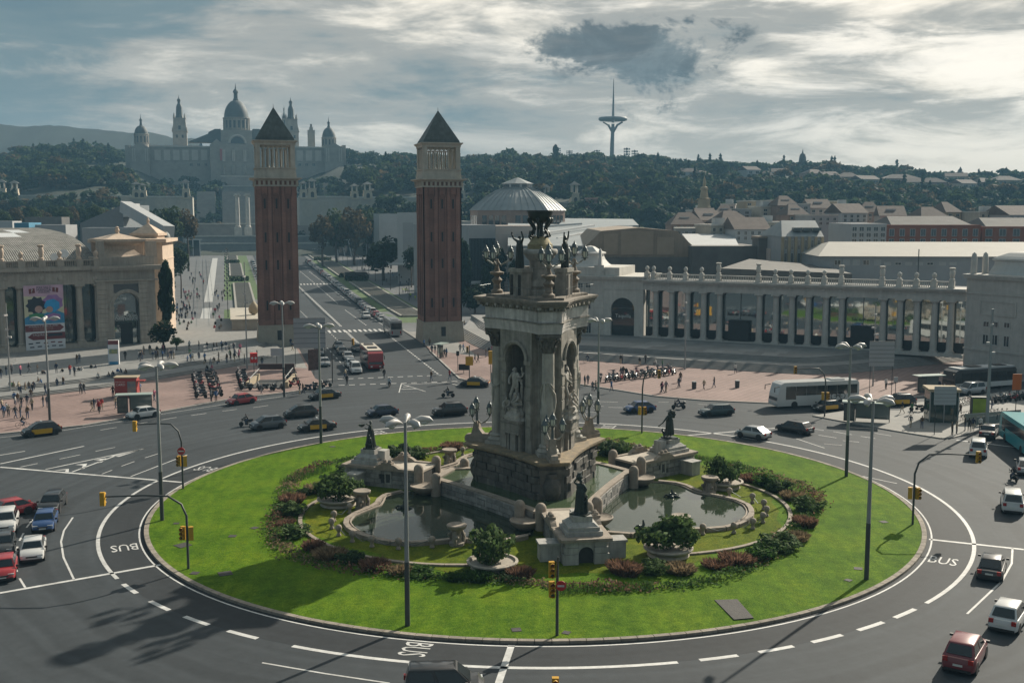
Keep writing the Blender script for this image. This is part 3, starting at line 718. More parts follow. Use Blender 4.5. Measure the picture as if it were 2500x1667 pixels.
def unit_stone(m,name='stone'):
 b=MB();e=0.045
 b.add([(0,.5,0),(1,.5,0),(1,.5,1),(0,.5,1),(0,-.42,0),(1,-.42,0),(1,-.42,1),(0,-.42,1),(e,-.5,e),(1-e,-.5,e),(1-e,-.5,1-e),(e,-.5,1-e)],
          [(0,3,2,1),(0,1,5,4),(1,2,6,5),(2,3,7,6),(3,0,4,7),(4,5,9,8),(5,6,10,9),(6,7,11,10),(7,4,8,11),(8,9,10,11)])
 return b.mesh(name,m)
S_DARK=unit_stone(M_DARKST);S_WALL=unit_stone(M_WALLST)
mon=thing('monument','tall three-sided stone monument with columns, niches and lanterns on the lawn','monument',MC)
MB().prism(tri(5.65,1.2,3.55),0.2,4.6).build('base_core',M_JOINT,mon)
z=0.25;k=0
for h in (0.62,0.72,0.66,0.74,0.62,0.66,0.55):
 zz=min(4.62,z+h)
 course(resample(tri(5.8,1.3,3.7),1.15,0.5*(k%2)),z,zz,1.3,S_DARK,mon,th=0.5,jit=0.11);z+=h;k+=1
for a in CA:
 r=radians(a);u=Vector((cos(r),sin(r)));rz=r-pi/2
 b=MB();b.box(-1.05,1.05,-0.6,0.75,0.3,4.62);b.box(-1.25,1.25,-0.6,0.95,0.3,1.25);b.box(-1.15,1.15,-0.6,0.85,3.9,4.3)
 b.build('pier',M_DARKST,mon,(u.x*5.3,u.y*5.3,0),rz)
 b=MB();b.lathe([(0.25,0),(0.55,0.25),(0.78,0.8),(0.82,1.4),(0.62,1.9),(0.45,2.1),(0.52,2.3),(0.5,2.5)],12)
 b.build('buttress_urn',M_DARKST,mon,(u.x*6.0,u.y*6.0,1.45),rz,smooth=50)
b=MB()
for (rc,w,rin,z0,z1) in ((6.1,1.25,3.75,4.6,4.72),(6.7,1.3,4.0,4.72,4.9),(7.05,1.35,4.2,4.9,5.1)):b.prism(tri(rc,w,rin,12),z0,z1)
b.build('platform',mat('platform_stone',(0.27,0.225,0.165),0.85,0.35,1.4,0.5,streak=0.3,col2=(0.33,0.25,0.15)),mon)
def col_mesh():
 H=10.75
 b=MB();b.box(-.95,.95,-.95,.95,0,.32);b.lathe([(.9,.32),(.98,.42),(.9,.55),(.78,.6),(.74,.72),(.82,.82),(.74,.95),(.62,1.0)],20)
 base=b.mesh('column_base',M_COLST,40)
 s=MB();prof=[(0.60,1.0)]
 for i in range(1,22):prof.append((0.585-0.065*(i/21)**1.6+(0.012 if i%5==0 else 0),1.0+(H-2.7)*i/21))
 s.lathe(prof,22);shaft=s.mesh('shaft',M_COLST,40)
 d=MB()
 for ph,zc in ((0.2,2.6),(2.4,5.0),(4.2,6.9)):
  pts=[(0.62*cos(ph+t),0.62*sin(ph+t),zc+1.5*sin(t*0.8)*(1 if ph<3 else-1)) for t in [i*0.2 for i in range(17)]]
  d.tube(pts,[0.03+0.06*sin(pi*i/16) for i in range(17)],5);d.tube([(x,y,zz-0.22-0.1*sin(i)) for i,(x,y,zz) in enumerate(pts)],0.045,5)
  x,y,zz=pts[8];d.tube([(x,y,zz),(x*1.04,y*1.04,zz-0.7),(x,y,zz-1.6)],[0.1,0.13,0.03],5)
 rib=d.mesh('carved_ribbon',M_COLST,60)
 c=MB();z0=H-1.72
 c.lathe([(.53,z0),(.6,z0+.06),(.53,z0+.12),(.54,z0+.5),(.66,z0+1.0),(.86,z0+1.42)],18);c.box(-.92,.92,-.92,.92,z0+1.42,z0+1.7)
 for row,(zz,rr,hh,nn) in enumerate(((z0+.12,.56,.55,8),(z0+.5,.62,.6,8))):
  for j in range(nn):
   a=2*pi*(j+.5*row)/nn;ca,sa=cos(a),sin(a)
   c.tube([(rr*ca,rr*sa,zz),(rr*1.1*ca,rr*1.1*sa,zz+hh*.6),(rr*1.38*ca,rr*1.38*sa,zz+hh*.95),(rr*1.42*ca,rr*1.42*sa,zz+hh*.75)],[.13,.16,.1,.05],5)
 for j in range(4):
  a=pi/4+pi/2*j;c.ball((1.05*cos(a),1.05*sin(a),z0+1.25),.22,n=7,k=4)
 cap=c.mesh('capital',mat('capital_stone',(0.13,0.12,0.105),0.85,0.4,3.0,0.8),50)
 return base,shaft,rib,cap
cb,cs,cr,cc=col_mesh()
for a in CA:
 r=radians(a);loc=(cos(r)*4.05,sin(r)*4.05,5.1);e=bpy.data.objects.new('column',None);COL.objects.link(e);e.parent=mon;e.location=loc;e.rotation_euler=(0,0,r+pi/4+pi/4)
 for n_,m_ in (('column_base',cb),('shaft',cs),('carved_ribbon',cr),('capital',cc)):put(n_,m_,e)
b=MB()
for a in CA:
 r=radians(a);u=Vector((cos(r),sin(r)));v=Vector((-sin(r),cos(r)))
 q=lambda x,y:tuple(u*x+v*y)
 b.prism([q(0.9,-1.05),q(2.7,-1.15),q(3.05,-0.6),q(3.05,0.6),q(2.7,1.15),q(0.9,1.05)],5.1,15.85)
b.build('pier_body',M_STONE,mon)
MB().prism(tri(1.9,1.9,0.95,2),5.1,15.85).build('niche_back',mat('niche_stone_shaded',(0.11,0.105,0.095),0.85,0.25,1.2,0.4,streak=0.3),mon)  # niche wall darkened: the shade of the recess is put into its colour
def arch_wall(w,hw,zs,z1,th,n=14):
 """wall panel of half width w with an arch of half width hw springing at zs"""
 b=MB();ar=[(-hw,0)] if False else []
 ar=[(hw*cos(pi-pi*i/n),zs+hw*sin(pi-pi*i/n)) for i in range(n+1)]
 for y0,y1 in ((-th/2,th/2),):
  for i in range(n):
   (xa,za),(xb,zb)=ar[i],ar[i+1]
   b.quad((xa,y0,za),(xb,y0,zb),(xb,y0,z1),(xa,y0,z1));b.quad((xb,y1,zb),(xa,y1,za),(xa,y1,z1),(xb,y1,z1));b.quad((xa,y0,za),(xa,y1,za),(xb,y1,zb),(xb,y0,zb))
  b.quad((-w,y0,z1),(w,y0,z1),(w,y1,z1),(-w,y1,z1))
 return b
aw=arch_wall(2.2,1.35,8.2,10.75,0.9)
aw.box(-2.2,-1.35,-.45,.45,0,10.75);aw.box(1.35,2.2,-.45,.45,0,10.75)
awm=aw.mesh('arch_wall',M_STONE)
tb=MB()
for rr,y in ((1.47,-.5),(1.6,-.56)):
 tb.tube([(rr*cos(pi-pi*i/16),y,8.2+rr*sin(pi-pi*i/16)) for i in range(17)],0.13,6)
tb.box(-2.15,-1.3,-.62,-.42,7.85,8.2);tb.box(1.3,2.15,-.62,-.42,7.85,8.2);tb.box(-2.15,-1.3,-.58,-.42,6.9,7.0)
for zz in (1.2,2.4,3.6,4.8,6.0):tb.box(-2.12,-1.45,-.52,-.42,zz,zz+1.05);tb.box(1.45,2.12,-.52,-.42,zz,zz+1.05)
tbm=tb.mesh('arch_moulding',M_STONE,50)
shelf=MB();shelf.box(-1.15,1.15,-1.1,.4,2.55,2.8);shelf.box(-1.0,1.0,-.95,.4,1.75,2.55);shelf.box(-1.08,1.08,-1.02,.4,1.55,1.75);shelf.box(-.35,.35,-.8,.3,0,1.6);shelf.box(-.95,-.65,-.7,.3,0,1.6);shelf.box(.65,.95,-.7,.3,0,1.6);shelf.box(-.85,.85,-1.0,-.94,1.85,2.45)
shm=shelf.mesh('niche_shelf',mat('shelf_stone',(0.27,0.25,0.22),0.8,0.25,2.0,0.4,streak=0.3))
for a in SA:
 r=radians(a);e=(cos(r)*2.35,sin(r)*2.35,5.1)
 put('arch_wall',awm,mon,e,r+pi/2);put('arch_moulding',tbm,mon,e,r+pi/2);put('niche_shelf',shm,mon,e,r+pi/2)
b=MB()
for (rc,w,rin,z0,z1) in ((4.9,1.05,2.8,15.85,16.15),(4.96,1.07,2.85,16.15,16.45),(5.03,1.1,2.9,16.45,16.7)):b.prism(tri(rc,w,rin,12),z0,z1)
b.build('architrave',M_MARBLE,mon)
MB().prism(tri(5.13,1.16,2.98,12),16.7,16.82).build('architrave_moulding',M_STONE,mon)
MB().prism(tri(4.88,1.03,2.8,12),16.82,17.8).build('frieze',M_MARBLE,mon)
fr=resample(tri(4.93,1.05,2.83,12),1.55);pm=MB().box(0,1,-.5,.5,0,1).mesh('frieze_panel',mat('frieze_panel',(0.52,0.50,0.47),0.6,0.25,1.1,0.15,rnd=0.2,streak=0.4))
course(fr,16.85,17.8,1.6,pm,mon,th=0.12,jit=0.0,name='frieze_panel',gap=0.02)
dm=MB();dp=resample(tri(5.1,1.12,2.95,12),0.3)
for i,p in enumerate(dp):
 q=dp[(i+1)%len(dp)];d=Vector((q[0]-p[0],q[1]-p[1]));dm.xf=Matrix.Translation((p[0],p[1],17.8))@Matrix.Rotation(atan2(d.y,d.x),4,'Z');dm.box(0,0.16,-.12,.2,0.02,.26)
dm.xf=None;dm.prism(tri(4.98,1.08,2.85,12),17.8,18.08)
stuff(dm.build('dentil_course',M_STONE,mon))
b=MB()
for (rc,w,rin,z0,z1) in ((5.3,1.2,3.1,18.08,18.2),(5.6,1.3,3.35,18.2,18.36),(5.75,1.35,3.5,18.36,18.52),(5.9,1.4,3.6,18.52,18.72)):b.prism(tri(rc,w,rin,14),z0,z1)
b.prism(tri(4.7,1.25,2.9,12),18.72,18.95)
b.build('cornice',mat('cornice_stone',(0.24,0.21,0.175),0.85,0.25,1.3,0.4,streak=0.35),mon)
bm_=MB();bp_=resample(tri(5.35,1.22,3.15,12),1.0)
for i,p in enumerate(bp_):
 q=bp_[(i+1)%len(bp_)];d=Vector((q[0]-p[0],q[1]-p[1]));bm_.xf=Matrix.Translation((p[0],p[1],18.0))@Matrix.Rotation(atan2(d.y,d.x),4,'Z');bm_.box(0,0.3,-.35,.3,0,.2)
bm_.xf=None;stuff(bm_.build('modillion_row',M_STONE,mon))
for a in CA:
 r=radians(a);u=Vector((cos(r),sin(r)))
for i,a in enumerate(SA):
 r=radians(a);rz=r+pi/2
 b=MB();b.box(-.85,.85,-.55,.55,0,2.45);b.box(-.95,.95,-.65,.65,2.2,2.55);b.box(-.7,-.35,-.6,-.54,.2,2.0,1);b.box(.35,.7,-.6,-.54,.2,2.0,1)
 b.build('attic_slab',[M_STONE,M_JOINT],mon,(cos(r)*2.25,sin(r)*2.25,18.8),rz)
b=MB();b.lathe([(1.75,18.75),(1.75,19.35),(1.6,19.5),(1.72,19.75),(1.55,20.2),(1.2,20.75),(0.98,21.1),(1.0,21.3),(0.92,21.4),(0.95,22.0)],24)
b.build('drum',M_STONE,mon,smooth=40)
b=MB();b.lathe([(0.95,21.95),(1.1,22.1),(1.3,22.25),(1.36,22.45),(1.5,22.5),(1.58,22.62),(1.58,22.88),(1.5,22.98),(1.12,23.0)],28)
b.build('round_table',M_PED,mon,smooth=40)
b=MB();b.lathe([(1.12,23.0),(1.12,23.42),(1.0,23.5),(0.75,23.95),(0.5,24.1)],12);b.build('upper_drum',mat('mossy_stone',(0.27,0.23,0.13),0.85,0.4,1.5,0.4),mon,smooth=30)
b=MB()
for j in range(6):
 a=2*pi*j/6+.3;ca,sa=cos(a),sin(a)
 b.tube([(.55*ca,.55*sa,24.0),(.95*ca,.95*sa,24.15),(.8*ca,.8*sa,24.5),(.55*ca,.55*sa,24.75),(.85*ca,.85*sa,25.2),(1.12*ca,1.12*sa,25.55),(.95*ca,.95*sa,25.75),(.8*ca,.8*sa,25.6)],[.1,.13,.12,.1,.13,.14,.1,.06],6)
 a2=a+pi/6;b.tube([(.75*cos(a2),.75*sin(a2),24.3),(.62*cos(a2),.62*sin(a2),24.9),(.85*cos(a2),.85*sin(a2),25.4)],[.06,.05,.05],5)
 b.ball((1.08*ca,1.08*sa,25.62),.17,n=7,k=5)
b.tube([(0,0,24),(0,0,25.3)],[.32,.26],10)
b.build('bowl_cradle',M_BRONZE,mon,smooth=60)
b=MB();b.lathe([(.25,25.3),(.55,25.38),(.9,25.65),(1.08,26.0),(1.15,26.28),(1.2,26.3),(1.2,26.4),(1.1,26.4),(.95,26.1),(.3,25.9)],28)
b.build('fire_bowl',M_BRONZE,mon,smooth=50)
b=MB()
for p in resample(tri(5.3,1.3,3.2,8),1.6):b.tube([(p[0],p[1],18.9),(p[0],p[1],19.7)],0.018,4)
rp_=[(p[0],p[1],19.7) for p in tri(5.3,1.3,3.2,8)];b.tube(rp_+rp_[:1],0.014,4)
b.build('safety_rail',M_LMETAL,mon)
def victory(i,a,label):
 r=radians(a)
 mtx=Matrix.Diagonal((1.65,1.65,1.65,1))
 parts=[figure_copy('arms_up',M_BRONZE,1.1,2,mtx=mtx)]
 rb=robe(.19,.24,1.28,.0,9);rb.transform(mtx);parts.append(rb)
 return tag(put('bronze_figure',merge(parts,'bronze_figure',M_BRONZE),None,(MC.x+cos(r)*2.35,MC.y+sin(r)*2.35,21.36),r-pi/2),label,'statue','bronze figures round the fire bowl')
victory(0,SA[0],'bronze robed figure with raised arms, right of the fire bowl');victory(1,SA[1],'bronze robed figure with raised arms behind the fire bowl drum');victory(2,SA[2],'bronze robed figure with raised arms, left of the fire bowl')
def rock(r,h,n=14,k=4,seed=1):
 R=random.Random(seed);b=MB();prof=[]
 vs=[]
 for i in range(k+1):
  t=i/k
  for j in range(n):
   a=2*pi*j/n;q=r*(1-.35*t)*R.uniform(.82,1.12);vs.append((q*cos(a),q*sin(a)*.8,h*t*R.uniform(.9,1.05)))
 fs=[(i*n+j,i*n+(j+1)%n,(i+1)*n+(j+1)%n,(i+1)*n+j) for i in range(k) for j in range(n)]+[tuple(k*n+j for j in range(n))]
 return b.add(vs,fs).mesh('rock',M_SCULPT)
def sculpture(i,a,label):
 r=radians(a);T=Matrix.Translation;S=lambda s:Matrix.Diagonal((s,s,s,1));Rz=lambda d:Matrix.Rotation(radians(d),4,'Z')
 parts=[figure_copy('hero',M_SCULPT,1.15,2,mtx=T((-.25,.15,.75))@Rz(180)@S(1.75)),figure_copy('crouch',M_SCULPT,1.05,2,mtx=T((.45,.1,.6))@Rz(160)@S(1.3)),figure_copy('crouch',M_SCULPT,1.0,2,mtx=T((-.55,-.2,.35))@Rz(200)@S(1.15)),
             figure_copy('sit',M_SCULPT,1.0,2,mtx=T((.45,.45,2.2))@Rz(150)@S(1.25)),rock(.95,.9,seed=i),]
 rk=rock(.5,2.3,seed=i+9);rk.transform(T((.4,.5,.5)));parts.append(rk)
 rb=robe(.24,.42,1.9,.7,8,(-.2,.2));parts.append(rb)
 return tag(put('marble_group',merge(parts,'marble_group',M_SCULPT),None,(MC.x+cos(r)*2.75,MC.y+sin(r)*2.75,7.9),r+pi/2,1.25),label,'statue','marble groups in the niches')
sculpture(0,SA[0],'pale marble figure group in the right-hand niche of the monument');sculpture(1,SA[1],'marble figure group in the far niche of the monument');sculpture(2,SA[2],'pale marble figure group in the left-hand niche of the monument')
def lantern_parts():
 g=MB();g.lathe([(.15,.28),(.21,.42),(.23,.82),(.2,.86)],6);gm=g.mesh('glass',M_LGLASS)
 c=MB();c.lathe([(.06,0),(.12,.1),(.17,.2),(.16,.28)],8)
 c.lathe([(.32,.84),(.30,.9),(.24,1.0),(.22,1.12),(.12,1.24),(.07,1.28),(.09,1.34),(.03,1.42),(.01,1.5)],10)
 for j in range(6):
  a=2*pi*j/6;ca,sa=cos(a),sin(a)
  c.tube([(.17*ca,.17*sa,.25),(.235*ca,.235*sa,.5),(.245*ca,.245*sa,.86)],.022,4)
  c.tube([(.24*ca,.24*sa,.4),(.36*ca,.36*sa,.55),(.28*ca,.28*sa,.7),(.36*ca,.36*sa,.84)],.018,4)
  c.ball((.3*ca,.3*sa,.24),.05,n=5,k=3)
 return gm,c.mesh('lantern',M_LMETAL,50)
LG,LMm=lantern_parts()
def arm_mesh(ex,ez,dip):
 b=MB();b.tube([(0,0,0),(ex*.3,0,-dip),(ex*.65,0,-dip*.4),(ex*.9,0,ez*.35),(ex,0,ez)],[.09,.08,.07,.055,.05],6);b.ball((ex*.62,0,-dip*.5),.11,n=6,k=4)
 return b.mesh('arm',mat('arm_stone',(0.30,0.29,0.26),0.7,0.3,4.0),60)
def candelabrum(loc,rz,label,upper):
 t=thing('candelabrum',label,'lamp',loc,rz,'lantern candelabra of the monument')
 b=MB()
 if upper:
  b.lathe([(.55,0),(.55,.25),(.34,.4),(.3,.9),(.42,1.05),(.5,1.2),(.36,1.35),(.22,1.5),(.3,1.62),(.62,1.75),(.66,1.9),(.3,2.0),(.16,2.4),(.2,2.9),(.12,3.1)],14);h=3.0
  b.build('pedestal',mat('lamp_stone',(0.2,0.165,0.13),0.8,0.35,3.0,0.5),t,smooth=40)
  lan=((0.0,0,.25,.0),(1.25,200,-.1,.45),(1.15,-10,-.1,.4),(1.15,95,-.1,.4)) ;arms=lan
 else:
  pr=[(-1.5,.55),(-1.3,.95),(-1.05,.6),(-.5,.42),(.2,.5),(.35,1.1),(.2,1.75),(-.05,1.7),(-.25,1.0),(-.6,.8),(-.9,.95)]
  b.prism([(-1.35,-.42),(1.2,-.42),(1.35,0),(1.2,.42),(-1.35,.42)],0,.32)
  prof=[(-1.45,.3),(1.3,.3),(1.1,.62),(.6,.7),(.42,1.3),(.3,1.9),(-.02,1.9),(-.2,1.2),(-.55,.78),(-1.1,.8),(-1.35,1.15),(-1.6,1.1),(-1.55,.7)]
  b.add([(x,-.3,zz) for x,zz in prof]+[(x,.3,zz) for x,zz in prof],[tuple(range(len(prof)-1,-1,-1)),tuple(range(len(prof),2*len(prof)))]+[(i,(i+1)%len(prof),len(prof)+(i+1)%len(prof),len(prof)+i) for i in range(len(prof))])
  b.build('pedestal',M_COPE,t);h=2.0
  p=MB();p.tube([(.1,0,1.7),(.12,0,2.4),(.1,0,2.9)],[.16,.12,.1],8);p.build('post',M_LMETAL,t,smooth=50)
  lan=((0.1,0,.8,.0),(1.15,195,.35,.35),(.85,80,.35,.2),(.85,-60,.35,.2))
 for (d,ang,ez,dip) in lan:
  a=radians(ang)
  if dip:
   put('arm',arm_mesh(d,ez,dip),t,(0.08 if not upper else 0,0,h),a)
  e=put('lantern',LMm,t,(cos(a)*d+(0.08 if not upper else 0),sin(a)*d,h+ez));put('glass',LG,e)
 return t
for i,(a,w1,w2) in enumerate(((-81,'front tip','front corner'),(39,'right tip','right corner'),(159,'left tip','left corner'))):
 r=radians(a)
 candelabrum((MC.x+cos(r)*6.05,MC.y+sin(r)*6.05,5.1),r,'lantern candelabrum on the %s of the monument platform'%w1,False)
 candelabrum((MC.x+cos(r)*4.15,MC.y+sin(r)*4.15,18.95),r,'lantern candelabrum on the %s of the monument cornice'%w2,True)
#==================================================================wings,basins,pools round the monument
def water_mat(name,deep,rough=0.04,bump=0.06):
 m=bpy.data.materials.new(name);m.use_nodes=True;nt=m.node_tree;N=nt.nodes;L=nt.links;b=N['Principled BSDF']
 b.inputs['Base Color'].default_value=(*deep,1);b.inputs['Roughness'].default_value=rough;b.inputs['Specular IOR Level'].default_value=0.6;b.inputs['IOR'].default_value=1.4
 g=N.new('ShaderNodeNewGeometry');n=N.new('ShaderNodeTexNoise');n.inputs['Scale'].default_value=2.2;n.inputs['Detail'].default_value=3;L.new(g.outputs['Position'],n.inputs['Vector'])
 bp=N.new('ShaderNodeBump');bp.inputs['Strength'].default_value=bump;bp.inputs['Distance'].default_value=0.05;L.new(n.outputs['Fac'],bp.inputs['Height']);L.new(bp.outputs[0],b.inputs['Normal'])
 MATS[name]=m;return m
M_WATER=water_mat('pool_water',(0.030,0.042,0.026));M_WATER2=water_mat('upper_basin_water',(0.06,0.085,0.045),0.06,0.15)
RIMR=[(-47,12.2),(-42,13.8),(-36,14.5),(-30,14.7),(-25,15.0),(-21,16.2),(-16,17.8),(-11,18.7),(-5,19.1),(0,19.2),(5,19.1),(11,18.7),(16,17.8),(21,16.2),(25,15.0),(30,14.7),(36,14.5),(42,13.8),(47,12.2)]
def rim_r(phi):
 for (a,r),(b_,q) in zip(RIMR[:-1],RIMR[1:]):
  if a<=phi<=b_:return r+(q-r)*(phi-a)/(b_-a)
 return 12.0
def polar(ang,r,z=0.0):a=radians(ang);return Vector((MC.x+r*cos(a),MC.y+r*sin(a),z))
RIM_NAMES={-21:'right-hand pool',99:'pool behind the monument',219:'left-hand pool'}
S_RIM=unit_stone(M_COPE,'rim_stone')
for ax in SA:
 nm=RIM_NAMES[ax]
 b=MB();pts=[polar(ax+p,rim_r(p)-.2) for p in range(-47,48,2)]
 b.add([(p.x,p.y,.42) for p in pts]+[(MC.x,MC.y,.42)],[(i,i+1,len(pts)) for i in range(len(pts)-1)])
 struct(b.build('pool_water',M_WATER),'still dark water of the '+nm)
 t=thing('stone_pool_edge','low curved pale stone rim of the '+nm,'pool rim',(0,0,0))
 phi=-45.0
 while phi<45:
  r0=rim_r(phi);st=1.35/r0*57.3;p0=polar(ax+phi,r0);p1=polar(ax+phi+st,rim_r(min(46,phi+st)));d=p1-p0
  put('rim_stone',S_RIM,t,(p0.x,p0.y,.1),atan2(d.y,d.x),(d.length-.03,.46,.5+random.uniform(-.01,.015)));phi+=st
 b=MB();pl=[polar(ax+p,rim_r(p)-.45) for p in range(-46,47,2)]
 for i in range(len(pl)-1):b.tube([(pl[i].x,pl[i].y,.46),(pl[i+1].x,pl[i+1].y,.46)],.09,6)
 b.build('inner_lip',M_COPE,t)
 f=thing('chain_fence','row of small stone posts with sagging chains round the '+nm,'fence',(0,0,0))
 pm=MB();pm.lathe([(.2,0),(.2,.1),(.12,.2),(.14,.35),(.24,.5),(.28,.68),(.22,.84),(.08,.92)],8);pme=pm.mesh('post',M_COPE,50)
 prev=None
 for p in (-21,-15,-9,-3,3,9,15,21):
  q=polar(ax+p,rim_r(p)+1.25,.3);put('post',pme,f,q)
  if prev is not None:
   m_=(prev+q)/2;MB().tube([(prev.x,prev.y,.95),(m_.x,m_.y,.55),(q.x,q.y,.95)],.035,4).build('chain',M_LMETAL,f)
  prev=q
 kk=thing('garden_kerb','thin curved stone kerb on the lawn beyond the '+nm,'kerb',(0,0,0))
 for p in range(-38,38,4):
  rr=lambda p:22.4-2.6*(abs(p)/38.0)**2.2
  p0=polar(ax+p,rr(p));p1=polar(ax+p+4,rr(p+4));d=p1-p0;put('kerb_stone',S_RIM,kk,(p0.x,p0.y,.2),atan2(d.y,d.x),(d.length-.02,.34,.2))
 mm=MB();mm.lathe([(.75,0),(.75,.3),(.5,.4),(.45,1.2),(.5,1.5),(.62,1.6)],12)
 for j in range(3):
  a=2*pi*j/3;mm.tube([(.62*cos(a),.62*sin(a),.2),(.72*cos(a),.72*sin(a),.8),(.5*cos(a),.5*sin(a),1.5)],[.22,.2,.14],6);mm.ball((.8*cos(a+.3),.8*sin(a+.3),.95),.2,n=6,k=4)
 st_=mm.mesh('stem',mat('carved_support',(0.25,0.215,0.175),0.85,0.35,3.0,0.6),50)
 cp_=MB();cp_.lathe([(.6,1.58),(.85,1.66),(.95,1.8),(.98,2.0),(.9,2.06),(.8,2.04),(.3,1.98)],18);cp=cp_.mesh('bowl',M_COPE,40)
 for sgn in (-1,1):
  q=polar(ax+25.5*sgn,15.9 if sgn>0 else 16.2,.25)
  which={(-21,-1):'front rim of the right pool',(-21,1):'far rim of the right pool',(219,-1):'left rim of the left pool',(219,1):'front rim of the left pool',(99,1):'back of the monument behind the left wing',(99,-1):'back of the monument behind the right wing'}[(ax,sgn)]
  m2=thing('stone_pedestal','mushroom-shaped stone bowl pedestal at the '+which,'pedestal',q,radians(ax+40),'mushroom-shaped bowl pedestals',.82)
  put('stem',st_,m2);put('bowl',cp,m2)
ub=thing('upper_basin','raised stone basin wall round the foot of the monument','basin',MC)
MB().prism(tri(9.6,2.1,6.35),.2,1.62).build('wall_core',M_JOINT,ub)
z=.22
for k,h in enumerate((.5,.48,.45)):
 course(resample(tri(9.75,2.2,6.5),1.05,.5*(k%2)),z,z+h,1.1,S_WALL,ub,th=.4,jit=.03);z+=h
ring_=tri(9.9,2.3,6.6,12)
b=MB();inner=tri(9.2,1.8,5.95,12);n=len(ring_)
b.add([(*p,1.78) for p in ring_]+[(*p,1.78) for p in inner]+[(*p,1.6) for p in ring_]+[(*p,1.5) for p in inner],[(i,(i+1)%n,n+(i+1)%n,n+i) for i in range(n)]+[(2*n+i,2*n+(i+1)%n,(i+1)%n,i) for i in range(n)]+[(n+i,n+(i+1)%n,3*n+(i+1)%n,3*n+i) for i in range(n)])
b.build('coping',M_COPE,ub)
w=MB();w.prism(tri(9.3,1.9,6.0,12),1.6,1.66);o=w.build('basin_water',M_WATER2,None,MC);struct(o,'greenish water in the raised basin')
for ax in SA:
 r=radians(ax);e=bpy.data.objects.new('wall_niche',None);COL.objects.link(e);e.parent=ub;e.location=(cos(r)*6.62,sin(r)*6.62,.45);e.rotation_euler=(0,0,r+pi/2)
 b=MB();b.box(-.75,.75,-.1,.1,0,.16);b.box(-.75,.75,-.1,.1,.84,1.0);b.box(-.75,-.6,-.1,.1,.16,.84);b.box(.6,.75,-.1,.1,.16,.84);b.build('frame',M_PED,e)
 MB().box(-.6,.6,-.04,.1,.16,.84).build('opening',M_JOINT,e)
SW2=unit_stone(M_PED,'pedestal_stone')
WN={-81:'front',39:'right',159:'left'}
def bollard_mesh():
 b=MB();b.lathe([(.46,0),(.46,1.75),(.43,1.95),(.33,2.12),(.18,2.22),(.02,2.25)],14);return b.mesh('bollard',M_COPE,50)
BOL=bollard_mesh()
